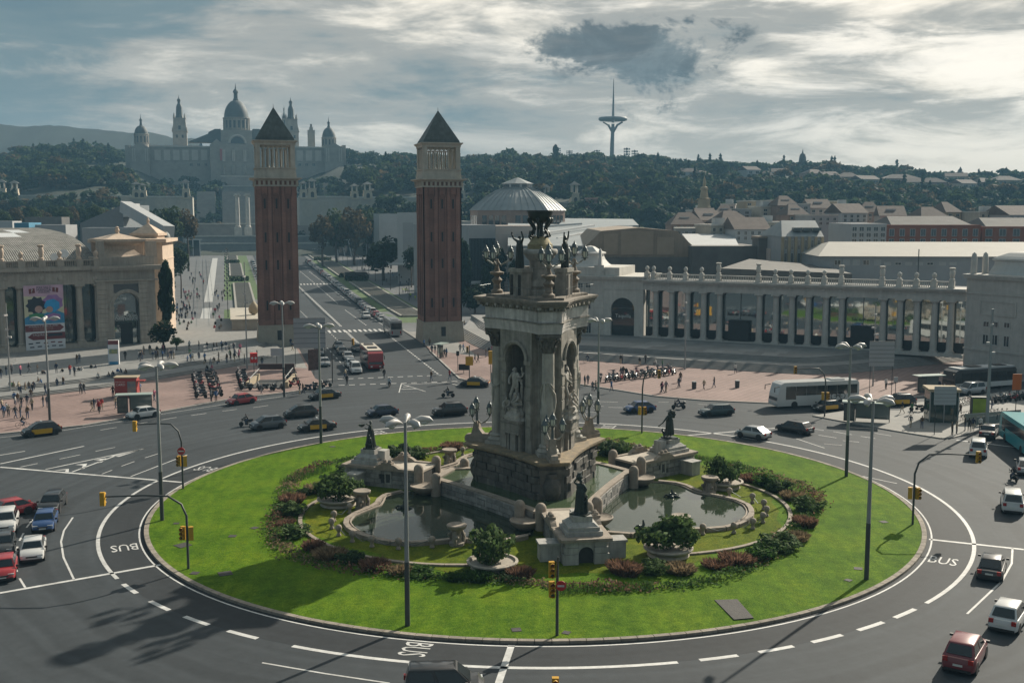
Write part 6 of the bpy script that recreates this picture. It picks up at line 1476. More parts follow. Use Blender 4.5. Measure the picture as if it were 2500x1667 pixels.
#==================================================================palace on the hill
M_PAL=mat('palace_stone',(0.31,0.285,0.25),.85,.1,.3,0,big=.06)
M_PALR=mat('palace_roof',(0.085,0.095,0.095),.7,.15,.2)
M_PALTINT=mat('palace_relief_tint',(0.46,0.425,0.38),.85,.1,.3)  # paler copy of the palace stone; painted contrast stands in for lit relief
M_PALG=mat('palace_window',(0.05,0.06,0.065),.3,0)
Z3=lambda x,y:(280+x/4.055,190+y/4.055)
pc=A(578,425,900);pz=pc.z
Pa=Facade('palace','domed palace with spired towers crowning the wooded hill','building',pc-AXN*110-Vector((0,0,12)),pc+AXN*110-Vector((0,0,12)))
def pr(x0,x1,y0,y1,off=0):a=Z3(x0,y0);c=Z3(x1,y1);return Pa.rect(a[0],c[0],a[1],c[1],off)
def pbox(name,x0,x1,y0,y1,d0,d1,m=M_PAL,zb=None):
 r=list(pr(x0,x1,y0,y1,-d0));
 if zb is not None:r[2]=zb
 return Pa.box(name,r,d0,d1,m)
pbox('wing_wall',345,940,682,900,0,40,zb=-8);pbox('wing_wall',1480,2080,688,900,0,40,zb=-8)
pbox('cornice',340,945,672,688,-1,41,M_PALTINT);pbox('cornice',1480,2085,680,694,-1,41,M_PALTINT)
pbox('end_pavilion',155,345,690,930,-5,35,zb=-8);pbox('end_pavilion',2080,2258,690,930,-5,35,zb=-8);pbox('pavilion_annex',105,155,668,930,0,30,zb=-8);pbox('pavilion_annex',2258,2290,668,930,0,30,zb=-8)
for x0,x1 in ((155,345),(2080,2258)):
 r=pr(x0,x1,655,692,5);MB().add([(r[0],-5,r[2]),(r[1],-5,r[2]),((r[0]+r[1])/2,-5,r[3]+1),(r[0],30,r[2]),(r[1],30,r[2]),((r[0]+r[1])/2,30,r[3]+1)],[(0,1,2),(3,5,4),(0,2,5,3),(1,4,5,2)]).build('pediment',M_PAL,Pa.root)
 xm=(x0+x1)/2;Pa.window(pr(xm-22,xm+22,765,812,5),M_PAL,M_PALG,.6,5.2);Pa.window(pr(xm-28,xm+28,722,750,5),M_PAL,M_PALG,.6,5.2)
 for q in (-75,-55,50,70):r=pr(xm+q,xm+q+10,700,830,5);Pa.box('pilaster',r,-5.6,-5,M_PALTINT)
for i in range(6):r=pr(395+i*92,395+i*92+62,715,818);Pa.box('wall_panel',r,-.6,.05,M_PALTINT)
for i in range(3):r=pr(1800+i*92,1800+i*92+62,722,825);Pa.box('wall_panel',r,-.6,.05,M_PALTINT)
for x in (740,812,885,1815,1882,1952):Pa.window(pr(x,x+36,845,878),M_PAL,M_PALG,.4,.3)
pbox('centre_block',945,1480,660,955,-10,30,zb=-10);pbox('centre_attic',1050,1362,520,662,-6,34)
r=pr(945,1075,605,662,10);MB().add([(r[0],-10,r[2]),(r[1],-10,r[2]),((r[0]+r[1])/2,-10,r[3]),(r[0],20,r[2]),(r[1],20,r[2]),((r[0]+r[1])/2,20,r[3])],[(0,1,2),(3,5,4),(0,2,5,3),(1,4,5,2)]).build('pediment',M_PAL,Pa.root)
for x0,x1 in ((1095,1155),(1195,1265),(1305,1365)):
 Pa.window(pr(x0,x1,722,822,10),M_PAL,M_PALG,.8,10.3);Pa.window(pr(x0,x1,872,950,10),M_PAL,M_PALG,.8,10.3)
for x in (1068,1082,1163,1178,1274,1290,1375,1388):
 r=pr(x,x+12,715,830,10);b=MB();b.lathe([(.75,r[2]),(.6,r[3])],8,((r[0]+r[1])/2,-11,0));b.build('column',M_PALTINT,Pa.root);r=pr(x,x+12,868,955,10);MB().lathe([(.8,r[2]),(.7,r[3])],8,((r[0]+r[1])/2,-11,0)).build('column',M_PAL,Pa.root)
Pa.window(pr(985,1035,730,810,10),M_PAL,M_PALG,.8,10.3);Pa.window(pr(990,1020,650,690,10),M_PAL,M_PALG,.6,10.3)
r=pr(1042,1070,705,820,10.6);Pa.box('hanging_banner',r,-11.0,-10.6,mat('red_banner',(.4,.12,.12),.8,.1))
u,z=Pa.uv(*Z3(1215,650),6);rr=(Pa.uv(*Z3(1285,650),6)[0]-u);bb=MB();bb.add([(u+rr*cos(pi*i/14),-6.3,z+rr*sin(pi*i/14)) for i in range(15)],[tuple(range(15))]);bb.build('arched_window',M_PALG,Pa.root)
MB().tube([(u+(rr+.8)*cos(pi*i/14),-6.4,z+(rr+.8)*sin(pi*i/14)) for i in range(15)],1.0,5).build('window_arch',M_PALTINT,Pa.root)
for (xa,xb,xc,xd) in ((730,925,930,1050),(1690,1495,1490,1362)):
 P_=[Pa.uv(*Z3(x,y),-20) for x,y in ((xa,640),(xb,562),(xc,545),((xc+xd)/2,515),(xd,515),(xd,640))];n=len(P_)
 MB().add([(a,12,c) for a,c in P_]+[(a,34,c) for a,c in P_],[tuple(range(n)),tuple(range(2*n-1,n-1,-1))]+[(i,(i+1)%n,n+(i+1)%n,n+i) for i in range(n)]).build('hipped_roof',M_PALR,Pa.root)
def dome(xc,drum,dtop,ltop,spire,d,n=16,name='dome'):
 """drum=(halfwidth,ytop,ybottom) ..."""
 u,zb=Pa.uv(*Z3(xc,drum[2]),-d);hw=Pa.uv(*Z3(xc+drum[0],drum[2]),-d)[0]-u;z1=Pa.uv(*Z3(xc,drum[1]),-d)[1];z2=Pa.uv(*Z3(xc,dtop),-d)[1];z3=Pa.uv(*Z3(xc,ltop),-d)[1];z4=Pa.uv(*Z3(xc,spire),-d)[1]
 MB().lathe([(hw,zb-3),(hw,z1-.8),(hw*1.1,z1-.6),(hw*1.1,z1)],n,(u,d,0)).build('drum',M_PAL,Pa.root)
 c=MB()
 for j in range(n):a=2*pi*(j+.5)/n;c.lathe([(hw*.07,zb),(hw*.06,z1-1)],6,(u+hw*1.02*cos(a),d+hw*1.02*sin(a),0))
 stuff(c.build('drum_columns',M_PAL,Pa.root));ds=MB()
 for j in range(n):a=2*pi*j/n;ds.xf=Matrix.Translation((u,d,0))@Matrix.Rotation(a,4,'Z');ds.box(hw*.98,hw*1.005,-hw*.09,hw*.09,zb+(z1-zb)*.15,zb+(z1-zb)*.75)
 stuff(ds.build('drum_windows',M_PALG,Pa.root))
 MB().lathe([(hw*.98*cos(t),z1+(z2-z1)*sin(t)) for t in [pi/2*.93*i/8 for i in range(9)]],n*2,(u,d,0)).build(name,M_PALR,Pa.root,smooth=60)
 MB().lathe([(hw*.24,z2-.8),(hw*.22,z2+(z3-z2)*.1),(hw*.17,z2+(z3-z2)*.12),(hw*.16,z2+(z3-z2)*.6),(hw*.22,z2+(z3-z2)*.65),(hw*.2,z2+(z3-z2)*.8),(hw*.06,z3),(hw*.04,z3+(z4-z3)*.3),(.05,z4)],10,(u,d,0)).build('lantern_spire',M_PALR,Pa.root)
dome(1208,(124,400,522),222,110,55,16,18);dome(267,(70,557,658),472,400,358,14,12,'corner_dome');dome(2122,(68,592,682),490,430,385,14,12,'corner_dome')
def spire_tower(xc,w,ys,d,name='spired_tower'):
 u=Pa.uv(*Z3(xc,600),-d)[0];k=(Pa.uv(*Z3(xc+100,600),-d)[0]-u)/100;Zy=lambda y:Pa.uv(*Z3(xc,y),-d)[1];a=w*k
 q=lambda s:[(u-s,d-s),(u+s,d-s),(u+s,d+s),(u-s,d+s)]
 b=MB();b.prism(q(a),Zy(ys[0]),Zy(ys[1]));b.prism(q(a*1.1),Zy(ys[1]),Zy(ys[1]-12));b.prism(q(a*.96),Zy(ys[1]-12),Zy(ys[2]),poly2=q(a*.84));b.prism(q(a*.9),Zy(ys[2]),Zy(ys[2]-8))
 for sx in (-1,1):
  for sy in (-1,1):b.lathe([(a*.12,Zy(ys[2]-8)),(a*.1,Zy(ys[2]-30)),(.05,Zy(ys[2]-60))],6,(u+sx*a*.75,d+sy*a*.75,0));b.lathe([(a*.12,Zy(ys[1]-12)),(.05,Zy(ys[1]-50))],6,(u+sx*a*.98,d+sy*a*.98,0))
 b.build(name,M_PAL,Pa.root)
 MB().lathe([(a*.62,Zy(ys[2]-8)),(a*.48,Zy(ys[2]-40)),(a*.42,Zy(ys[3]+30)),(a*.26,Zy(ys[3])),(a*.2,Zy(ys[3]-2)),(a*.2,Zy(ys[3]-25)),(a*.27,Zy(ys[3]-28)),(a*.24,Zy(ys[3]-45)),(a*.06,Zy(ys[4]+30)),(.05,Zy(ys[4]))],8,(u,d,0)).build('tower_spire',M_PALR,Pa.root)
 for s in (-.4,.4):MB().box(u+a*s-a*.13,u+a*s+a*.13,d-a*1.01,d-a*.95,Zy(ys[1]+60),Zy(ys[1]+30)).build('tower_window',M_PALG,Pa.root)
 MB().box(u-a*.17,u+a*.17,d-a*.95,d-a*.85,Zy(ys[1]-20),Zy(ys[1]-60)).build('tower_window',M_PALG,Pa.root)
spire_tower(648,70,(680,540,410,260,172),45);spire_tower(1750,68,(690,545,420,280,192),45);spire_tower(1682,24,(690,480,410,345,270),80)
b=MB();u=Pa.uv(*Z3(1946,600),-30)[0];a=Pa.uv(*Z3(1980,600),-30)[0]-u;Zy=lambda y:Pa.uv(*Z3(1946,y),-30)[1];b.box(u-a,u+a,30-a,30+a,Zy(690),Zy(520));b.box(u-a*.5,u+a*.5,30-a*.5,30+a*.5,Zy(520),Zy(490));b.box(u-a*.3,u+a*.3,30-a*.3,30+a*.3,Zy(490),Zy(460));b.build('chimney_tower',M_PAL,Pa.root)
M_TERR=mat('terrace_stone',(0.26,0.25,0.235),.9,.12,.3)
def slab(name,label,cat,px0,px1,y0,y1,Y,dep,m,rot=True):
 p0=A(px0,y1,Y);p1=A(px1,y1,Y);
 if rot:
  c=(p0+p1)/2;h=(p1-p0).length/2;p0,p1=c-AXN*h,c+AXN*h
 f=Facade(name,label,cat,p0,p1);zt=f.uv((px0+px1)/2,y0)[1];MB().box(0,f.len,0,dep,-6,zt).build('wall',m,f.root);MB().box(-.5,f.len+.5,-.4,.6,zt,zt+.8).build('coping',M_CREAM2,f.root);f.top=zt;return f
for i,(a,lab) in enumerate((((543,640,432,470,860,30),'upper stone terrace wall below the palace'),((548,650,456,490,830,20),'second stone terrace wall below the palace'),((470,760,548,560,690,20),'low grey fountain terrace wall behind the left tower'),((455,830,578,596,640,16),'long low terrace wall at the avenue end'),((470,800,596,606,610,6),'lowest terrace wall at the avenue end'))):
 slab('terrace_wall',lab,'wall',*a,M_TERR)
for i,(x0,x1,y) in enumerate(((480,525,495),(545,640,490))):
 b=MB();t=thing('grand_stair',['left flight of the hillside stairs','central flight of the hillside stairs'][i],'stairs',A((x0+x1)/2,535,720),AV_ROT);w=(x1-x0)/2/CAM_F*720
 for k in range(12):MB().box(-w,w,k*4,k*4+5,-4+k*1.6,-2+k*1.9).build('step',M_TERR,t)
for i,px in enumerate((581,606)):
 p=A(px,555,660);t=thing('giant_column',['left of the two tall white free-standing columns','right of the two tall white free-standing columns'][i],'column',(p.x,660,p.z),AV_ROT,'tall white columns before the hill');h=ZH(473,660)-p.z
 MB().lathe([(1.7,0),(1.7,.6),(1.3,1.0),(1.25,h*.5),(1.05,h-1.6)],14).build('shaft',M_CREAM2,t,smooth=40);c=MB();c.box(-1.5,1.5,-1.5,1.5,h-.8,h);c.lathe([(1.05,h-1.6),(1.5,h-.8)],12);c.tube([(-1.7,-1.4,h-1.1),(-1.7,1.4,h-1.1)],.5,7);c.tube([(1.7,-1.4,h-1.1),(1.7,1.4,h-1.1)],.5,7);c.build('capital',M_CREAM2,t);MB().box(-2.2,2.2,-2.2,2.2,-14,0).build('plinth',M_CREAM2,t)
M_TURR=mat('turret_stone',(0.44,0.38,0.29),.85,.1,.3)
def turret_wall(label,px0,px1,y0,y1,Y,turrets):
 f=slab('turret_palace',label,'building',px0,px1,y0,y1,Y,25,mat('turret_palace_wall',(0.40,0.375,0.33),.85,.1,.2))
 n=max(2,int(f.len/9))
 for i in range(n):MB().box((i+.2)*f.len/n,(i+.8)*f.len/n,-.4,.05,-1,f.top*.75).build('wall_panel',M_CREAM,f.root)
 for (px,yt,w) in turrets:
  u,_=f.uv(px,y0,1);zt=f.uv(px,yt,1)[1];r=w/2/CAM_F*Y;H=zt-f.top;e=bpy.data.objects.new('turret',None);COL.objects.link(e);e.parent=f.root;e.location=(u,2,f.top)
  b=MB();b.prism([(-r*1.15,-r*1.15),(r*1.15,-r*1.15),(r*1.15,r*1.15),(-r*1.15,r*1.15)],-1,H*.42,poly2=[(-r*.9,-r*.9),(r*.9,-r*.9),(r*.9,r*.9),(-r*.9,r*.9)]);b.box(-r,r,-r,r,H*.42,H*.47);b.build('base',M_TURR,e)
  MB().add([(r*.4*cos(pi*i/8),-r*1.12,H*.2+r*.4*sin(pi*i/8)) for i in range(9)]+[(-r*.4,-r*1.12,0),(r*.4,-r*1.12,0)],[tuple(range(11))]).build('opening',M_SHADOWG,e)
  pm_=MB().box(-r*.12,r*.12,-r*.12,r*.12,H*.47,H*.82).mesh('lantern_post',M_CREAM2)
  for j in range(4):a=pi/4+j*pi/2;put('lantern_post',pm_,e,(r*.85*cos(a),r*.85*sin(a),0))
  MB().prism([(-r*1.2,-r*1.2),(r*1.2,-r*1.2),(r*1.2,r*1.2),(-r*1.2,r*1.2)],H*.82,H,poly2=[(-.1,-.1),(.1,-.1),(.1,.1),(-.1,.1)]).build('cap',M_PALR,e)
turret_wall('turreted palace wall at the far left of the hill foot',-20,322,480,500,660,((3,437,18),(34,440,18)))
turret_wall('turreted palace wing left of the columns',322,468,482,512,640,((333,443,20),(347,446,20),(454,437,18)))
turret_wall('turreted palace wing right of the left tower',732,850,482,525,640,((742,441,18),(763,434,20)))
turret_wall('turreted palace wing left of the right tower',850,1170,484,515,655,((867,448,18),(899,443,20),(1128,444,18)))
turret_wall('turreted palace wing right of the domed hall',1350,1425,497,530,640,((1338,450,16),(1406,442,20)))
#==================================================================radio tower,floodlights
M_RT=mat('radio_tower_paint',(0.24,0.25,0.26),.6,.05)
p=A(1493,400,1080);t=thing('radio_tower','slim white radio tower with curved ring platform on the skyline','tower',(p.x,1080,p.z-12),0,None,.87);zt=lambda y:(ZH(y,1080)-p.z+12)/.87
MB().tube([(0,0,0),(.6,0,zt(345)),(1.2,0,zt(303))],[3.0,2.3,1.8],10).build('stem',M_RT,t,smooth=50)
for sx in (-1,1):MB().tube([(1.0,0,zt(325)),(1+sx*5,0,zt(306)),(1+sx*11,0,zt(298))],[1.5,1.3,1.0],7).build('fork',M_RT,t,smooth=50)
b=MB();n=20;R_=14.2;
b.tube([(1+R_*cos(a),R_*sin(a)*.8,zt(291)) for a in [2*pi*i/n for i in range(n+1)]],2.2,8);b.build('ring_platform',M_RT,t,smooth=60)
MB().tube([(1.2,0,zt(300)),(1.4,0,zt(255)),(1.5,0,zt(192))],[1.7,1.2,.25],8).build('needle',M_RT,t,smooth=50)
for i,(px,y0,y1) in enumerate(((1361,360,380),(1390,367,384),(1457,366,384),(1530,360,386),(1549,366,390))):
 p=A(px,400,1060);t=thing('floodlight_mast','%s stadium floodlight mast on the ridge'%['first','second','third','fourth','fifth'][i],'floodlight',(p.x,1060,p.z),0,'stadium floodlights on the ridge');z0=ZH(y1,1060)-p.z;z1=ZH(y0,1060)-p.z
 MB().tube([(0,0,0),(0,0,z1)],.35,5).build('mast',M_LMETAL,t)
 for r_ in range(4):
  for c_ in range(4):MB().cbox((-2.4+1.6*c_,-.3,z0+(z1-z0)*r_/4),1.2,.5,(z1-z0)*.17).build('lamp_head',M_LMETAL,t)
#==================================================================fair halls and town behind the colonnade
M_GREY=mat('grey_panel',(0.30,0.31,0.32),.6,.08,.3);M_ROOFG=mat('metal_roof',(0.22,0.245,0.255),.55,.1,.3,big=.08);M_TAN=mat('tan_render',(0.27,0.215,0.165),.9,.14,.3,streak=.15);M_DARKW=mat('dark_wall',(0.12,0.115,0.11),.9,.2,.3)
M_PINKW=mat('pinkish_panel',(0.46,0.39,0.35),.7,.05);M_WHITEW=mat('white_render',(0.40,0.41,0.415),.8,.06,.4);M_BRICKR=mat('red_brick_far',(0.24,0.085,0.05),.9,.15,.5);M_TILE=mat('roof_tiles',(0.105,0.082,0.072),.9,.25,.6);M_OCHRE=mat('ochre_render',(0.33,0.27,0.185),.9,.1,.4);M_BRK2=mat('hall_brick',(0.27,0.19,0.155),.9,.12,.4)
TOWN=[M_WHITEW,M_CREAM,M_OCHRE,M_PINKW,M_GREY,M_BRK2]
def bld(name,label,px0,px1,yt,Y,dep,m,rot=0.0,nx=0,ny=0,wy=None,roof=None,rm=None,zb=None,group=None,cat='building',wf=.5,ww=None):
 p0=A(px0,yt,Y);p1=A(px1,yt,Y);z0=gz(Y) if zb is None else zb;c=(p0+p1)/2;w=(p1.x-p0.x)/2;u=Vector((cos(rot),sin(rot),0));p0=c-u*w;p1=c+u*w;p0.z=p1.z=z0
 f=Facade(name,label,cat,p0,p1,group);zt=c.z-z0;L_=f.len
 MB().box(0,L_,0,dep,-1,zt).build('wall',m,f.root)
 if roof== 'gable':
  h=min(4.0,dep*.22);MB().add([(-.4,-.5,zt),(L_+.4,-.5,zt),(L_+.4,dep/2,zt+h),(-.4,dep/2,zt+h),(L_+.4,dep+.5,zt),(-.4,dep+.5,zt)],[(0,1,2,3),(3,2,4,5),(0,3,5),(1,4,2),(0,5,4,1)]).build('roof',rm or M_TILE,f.root)
 elif roof== 'hip':
  h=min(4.0,dep*.25);MB().add([(-.5,-.5,zt),(L_+.5,-.5,zt),(L_+.5,dep+.5,zt),(-.5,dep+.5,zt),(L_*.3,dep/2,zt+h),(L_*.7,dep/2,zt+h)],[(0,1,5,4),(1,2,5),(2,3,4,5),(3,0,4),(3,2,1,0)]).build('roof',rm or M_TILE,f.root)
 elif roof== 'flat':MB().box(-.2,L_+.2,-.2,dep+.2,zt,zt+.5).build('parapet',rm or M_CREAM2,f.root)
 if nx:
  y0,y1=wy;z1=f.uv((px0+px1)/2,y0)[1];zz=f.uv((px0+px1)/2,y1)[1]
  for i in range(nx):
   for j in range(ny):
    a=(i+.5-wf/2)*L_/nx;b_=(i+.5+wf/2)*L_/nx;za=zz+(z1-zz)*j/ny;f.window((a,b_,za+(z1-zz)/ny*.12,za+(z1-zz)/ny*.88),ww or M_FRAME,M_GLASS,.1,.1)
 f.zt=zt;return f
f=bld('slab_pavilion','far white slab pavilion between the towers',891,930,536,520,30,M_GREY,AV_ROT-.5);
f=bld('slab_pavilion','low cream pavilion behind the far slab',925,975,522,500,20,M_WHITEW,AV_ROT)
f=bld('slab_pavilion','tall pale slab pavilion just left of the right tower',969,1024,519,385,26,M_WHITEW,AV_ROT-.35);MB().box(f.len*.25,f.len*.72,-.15,.05,6,f.zt*.86).build('dark_glass_panel',M_GREY,f.root);MB().box(-2,9,-7,.1,7,7.6).build('entrance_canopy',M_WHITEW,f.root)
f=bld('slab_pavilion','large glass-fronted slab pavilion right of the right tower',1137,1218,549,330,30,M_GREY,AV_ROT+.42);n=18
for i in range(n):MB().box(i*f.len/n+.05,(i+.82)*f.len/n,-.15,.05,5.5,f.zt*.82).build('glass_panel',M_DKGLASS,f.root)
MB().box(-1.5,f.len*.8,-5,.1,5.0,5.6).build('entrance_canopy',M_WHITEW,f.root)
p=Facade('slab_pavilion_end','pinkish end wall of the glass-fronted slab pavilion','building',f.p1+f.u*.02,f.p1+Vector((14.5,1.5,0)));MB().box(0,p.len,0,20,-1,f.zt-.3).build('wall',M_PINKW,p.root)
for i in range(7):MB().box(0,p.len,-.06,.02,2+i*2.9,2.06+i*2.9).build('panel_joint',M_GREY,p.root)
bld('low_hall','low pale hall roofs beside the domed hall',1020,1150,543,400,50,M_WHITEW,AV_ROT,roof='flat')
Y=440;c=A(1263,480,Y);k=Y/CAM_F;o=thing('octagonal_hall','big octagonal brick hall with ribbed grey dome roof and glazed lantern','building',(c.x,Y,gz(Y)),.25);zz=lambda py:ZH(py,Y)-gz(Y);R_=116*k
ze=zz(514);MB().lathe([(R_,-1),(R_,ze)],8,a0=pi/8).build('drum',M_BRK2,o)
lv=[(1.03,514),(.88,498),(.7,482),(.5,468),(.31,459)]
MB().lathe([(R_*r,zz(y)) for r,y in lv],8,a0=pi/8).build('dome_roof',M_ROOFG,o)
for i in range(40):
 a=2*pi*i/40;fa=cos(((a-pi/8)%(pi/4))-pi/8);q=cos(pi/8)/fa
 MB().tube([(R_*r*q*cos(a),R_*r*q*sin(a),zz(y)+.12) for r,y in lv],.12,4).build('roof_rib',M_ROOFG,o)
MB().lathe([(R_*.31,zz(459)),(R_*.31,zz(449))],8,a0=pi/8).build('lantern',M_WHITEW,o);MB().lathe([(R_*.34,zz(449)),(R_*.02,zz(434))],8,a0=pi/8).build('lantern_roof',M_ROOFG,o)
for i in range(8):
 a=pi/4*i
 for s in (-.25,.25):m_=Matrix.Rotation(a,4,'Z');d=R_*.31*cos(pi/8);w=MB();w.xf=m_;w.box(d-.05,d+.12,s*d-d*.16,s*d+d*.16,zz(457.5),zz(451));w.build('lantern_window',M_GLASS,o)
 for s in (-.3,-.1,.1,.3):d=R_*cos(pi/8);w=MB();w.xf=m_ if False else Matrix.Rotation(a,4,'Z');w.box(d-.05,d+.15,s*R_*.76-1.0,s*R_*.76+1.0,ze-6.5,ze-2);w.build('window',M_GLASS,o)
def roof4(label,q,th,m,extra=()):
 P_=[A(px,py,Y) for px,py,Y in q];c=sum(P_,Vector())/4;t=thing('shed_roof',label,'roof',(c.x,c.y,0));b=MB();b.prism([(p.x-c.x,p.y-c.y) for p in P_],0,[p.z for p in P_]);b.build('roof',m,t)
 for (px0,py0,Y0,px1,py1,Y1,w) in extra:a=A(px0,py0,Y0)-Vector((c.x,c.y,0));d=A(px1,py1,Y1)-Vector((c.x,c.y,0));MB().tube([a+Vector((0,0,.2)),d+Vector((0,0,.2))],w,4).build('roof_strip',M_WHITEW,t)
roof4('wide pale metal roof behind the monument',((1240,600,300),(1450,600,300),(1545,552,400),(1240,545,400)),3,M_ROOFG,((1290,578,330,1450,552,380,.5),(1360,585,330,1500,556,380,.5),(1250,560,370,1420,548,395,.4)))
roof4('pale metal roof below the hill, farther back',((1360,552,402),(1560,550,402),(1545,535,470),(1380,533,470)),3,M_ROOFG)
MB
Y=292;P_=[A(x,y,Y) for x,y in ((1425,606),(1468,564),(1559,556),(1653,564),(1693,602))];t=thing('gabled_hall','brown hall with faceted arch gable behind the colonnade','building',(P_[2].x,Y,0));x0=P_[2].x
pts_=[(P_[0].x-x0,0)]+[(p.x-x0,p.z) for p in P_]+[(P_[4].x-x0,0)];n=len(pts_)
MB().add([(x,0,z) for x,z in pts_]+[(x,55,z) for x,z in pts_],[tuple(range(n-1,-1,-1)),tuple(range(n,2*n))]+[(i,(i+1)%n,n+(i+1)%n,n+i) for i in range(n)]).build('body',M_TAN,t)
for (a,b_,c_,d_) in ((1474,1508,571,622),(1516,1595,564,622),(1604,1645,571,622)):
 q=[A(x,y,Y-.3) for x,y in ((a,d_),(b_,d_),(b_,c_ if b_<1600 else c_+8),(a,c_+(8 if a<1500 else 0)))];MB().prism([(0,0)]*0 or [(p.x-x0,-.25) for p in q[:2]]+[(p.x-x0,.05) for p in q[1::-1]],q[0].z,q[2].z).build('gable_panel',mat('gable_panel',(0.31,0.245,0.185),.9,.12,.3),t)
MB().box(pts_[0][0]-1,pts_[-1][0]+1,-1.2,.0,0,ZH(628,Y)).build('base_band',M_DARKW,t)
roof4('white sloping roof right of the brown gable',((1690,602,292),(1805,602,292),(1790,571,330),(1665,571,330)),3,M_WHITEW)
bld('low_hall','long dark windowless hall wall above the balustrade',1690,1860,601,286,30,M_DARKW);bld('brick_stack','thick dark brick pillar at the end of the dark hall',1853,1884,582,284,8,M_DARKW,roof='flat',rm=M_TAN);bld('low_hall','small pinkish annex beside the dark brick pillar',1880,1902,607,280,10,M_PINKW)
roof4('dark low roof just behind the balustrade',((1760,655,230),(2080,668,230),(2010,648,255),(1830,632,262)),2,M_DARKW)
f=bld('office_block','grey office block with tall window strips and sloping attic',1911,2008,578,268,26,M_GREY,nx=6,ny=2,wy=(582,645),wf=.42)
for i in range(7):MB().box(i*f.len/6-.35,i*f.len/6+.35,-.3,.05,0,f.zt).build('pilaster',M_OCHRE,f.root)
h=ZH(538,285)-gz(285)-f.zt;MB().add([(-.3,-.3,f.zt),(f.len+.3,-.3,f.zt),(f.len+.3,8,f.zt+h),(1.5,8,f.zt+h),(f.len+.3,26,f.zt),(0,26,f.zt)],[(0,1,2,3),(3,2,4,5),(1,4,2),(0,3,5)]).build('attic_roof',M_ROOFG,f.root)
for i in range(3):MB().box(3+i*2.4,5+i*2.4,1.2,3.2,f.zt+1.4,f.zt+2.2).build('roof_window',M_GLASS,f.root)
f=bld('long_shed','long grey shed with pale pitched roof behind the balustrade',2006,2560,626,246,34,M_GREY,-.06,nx=0)
rz_=ZH(590,264)-f.zt;MB().add([(-.6,-.8,f.zt),(f.len,-.8,f.zt),(f.len,16,f.zt+rz_),(5.5,16,f.zt+rz_),(f.len,34,f.zt),(0,34,f.zt)],[(0,1,2,3),(3,2,4,5),(0,3,5)]).build('roof',mat('shed_roof_cream',(0.33,0.315,0.285),.8,.06,.4),f.root)
for i,px in enumerate((2036,2058,2082,2106,2134,2158,2184,2210,2236,2262,2292,2318)):r=f.rect(px,px+17,634 if i<5 else 640,648);f.window(r,M_FRAME,M_WHITEW if i%3 else M_GLASS,.15,.1)
MB().tube([(f.uv(2238,660)[0],-1,0),(f.uv(2238,660)[0],-1,f.uv(2238,608)[1])],.12,5).build('mast',M_LMETAL,f.root)
for i,(a,lab) in enumerate((((2165,2395,549,330,24),'red brick apartment block with roof terraces'),((2398,2600,553,332,24),'second red brick apartment block at the right edge'))):
 f=bld('apartment_block',lab,a[0],a[1],a[2],a[3],a[4],M_BRICKR,nx=9 if i==0 else 6,ny=2,wy=(556,604),wf=.5,ww=M_WHITEW);MB().add([(2,2,f.zt),(f.len-2,2,f.zt),(f.len-4,12,f.zt+2.6),(4,12,f.zt+2.6),(f.len-2,22,f.zt),(2,22,f.zt)],[(0,1,2,3),(3,2,4,5),(1,4,2),(0,3,5)]).build('roof',M_DARKW,f.root)
 for j in range(6):MB().box(j*f.len/6+1,j*f.len/6+4,-1.6,.1,f.zt*.5+1.2,f.zt*.5+1.35).build('awning',M_WHITEW if j%2 else mat('green_awning',(.08,.2,.16),.8),f.root);MB().box(j*f.len/6+.5,(j+1)*f.len/6-.5,-1.2,-1.05,f.zt*.42,f.zt*.42+1.1).build('balcony_rail',M_BRICKR,f.root)
f=bld('apartment_block','grey apartment block with glass verandas behind the office block',2078,2165,546,310,22,M_GREY,nx=5,ny=3,wy=(552,596),wf=.7)
town=[(1735,1800,552,330),(1795,1880,560,318),(1640,1720,548,360),(1650,1702,560,345),(1712,1765,538,380),(1762,1840,545,350),(1838,1915,545,345),(1705,1750,530,420),(1745,1790,524,430),(1790,1835,512,440),(1760,1795,500,470),(1820,1860,492,480),(1858,1900,506,440),(1880,1925,491,460),(1900,1950,502,430),(1935,1978,500,420),(1978,2030,508,420),(2020,2060,493,470),(2035,2090,502,450),(2055,2120,520,400),(2100,2150,518,420),(2120,2190,517,430),(2150,2210,527,380),(2310,2348,518,420),(2390,2470,519,410),(2460,2540,525,400),(1925,1975,525,390),(1975,2050,527,380),(1690,1740,515,460),(2250,2320,533,380)]
hue=['white','cream','ochre','pinkish','grey','brick']
for i,(a,b_,yt,Y) in enumerate(town):
 k=(i*5+1)%6;tl=bld('town_house','%s town house with %s%s'%(hue[k],'roof','x'),a,b_,yt,Y,16,TOWN[k],random.uniform(-.25,.25),nx=max(2,int((b_-a)/16)),ny=2,wy=(yt+3,yt+3+3300/Y*2.4),roof=['flat','gable','hip'][i%3] if Y<460 or i%3==0 else 'flat',group='town houses below the hill',wf=.45)
 if i%2==0:MB().box(tl.len*.3,tl.len*.3+3.2,4,7,tl.zt,tl.zt+2.4).build('roof_hut',M_WHITEW,tl.root)
 tl.root['label'] = '%s-walled house %s, %s from the left in the town'%(hue[k],['with flat parapet','with pitched roof','with low hipped roof'][i%3],ordn(sorted(town).index(town[i])))
vil=[(1660,1697,420,830,0),(1705,1740,427,820,2),(1822,1860,415,860,0),(1855,1888,428,840,3),(1884,1918,420,850,0),(1973,2025,424,840,3),(2010,2052,428,835,1),(2050,2100,432,840,3),(2098,2155,438,830,1),(2160,2250,436,840,3),(2208,2250,445,820,2),(2250,2310,445,830,3),(2310,2360,431,870,1),(2390,2440,445,840,3),(2345,2390,448,825,1),(2430,2500,440,860,2)]
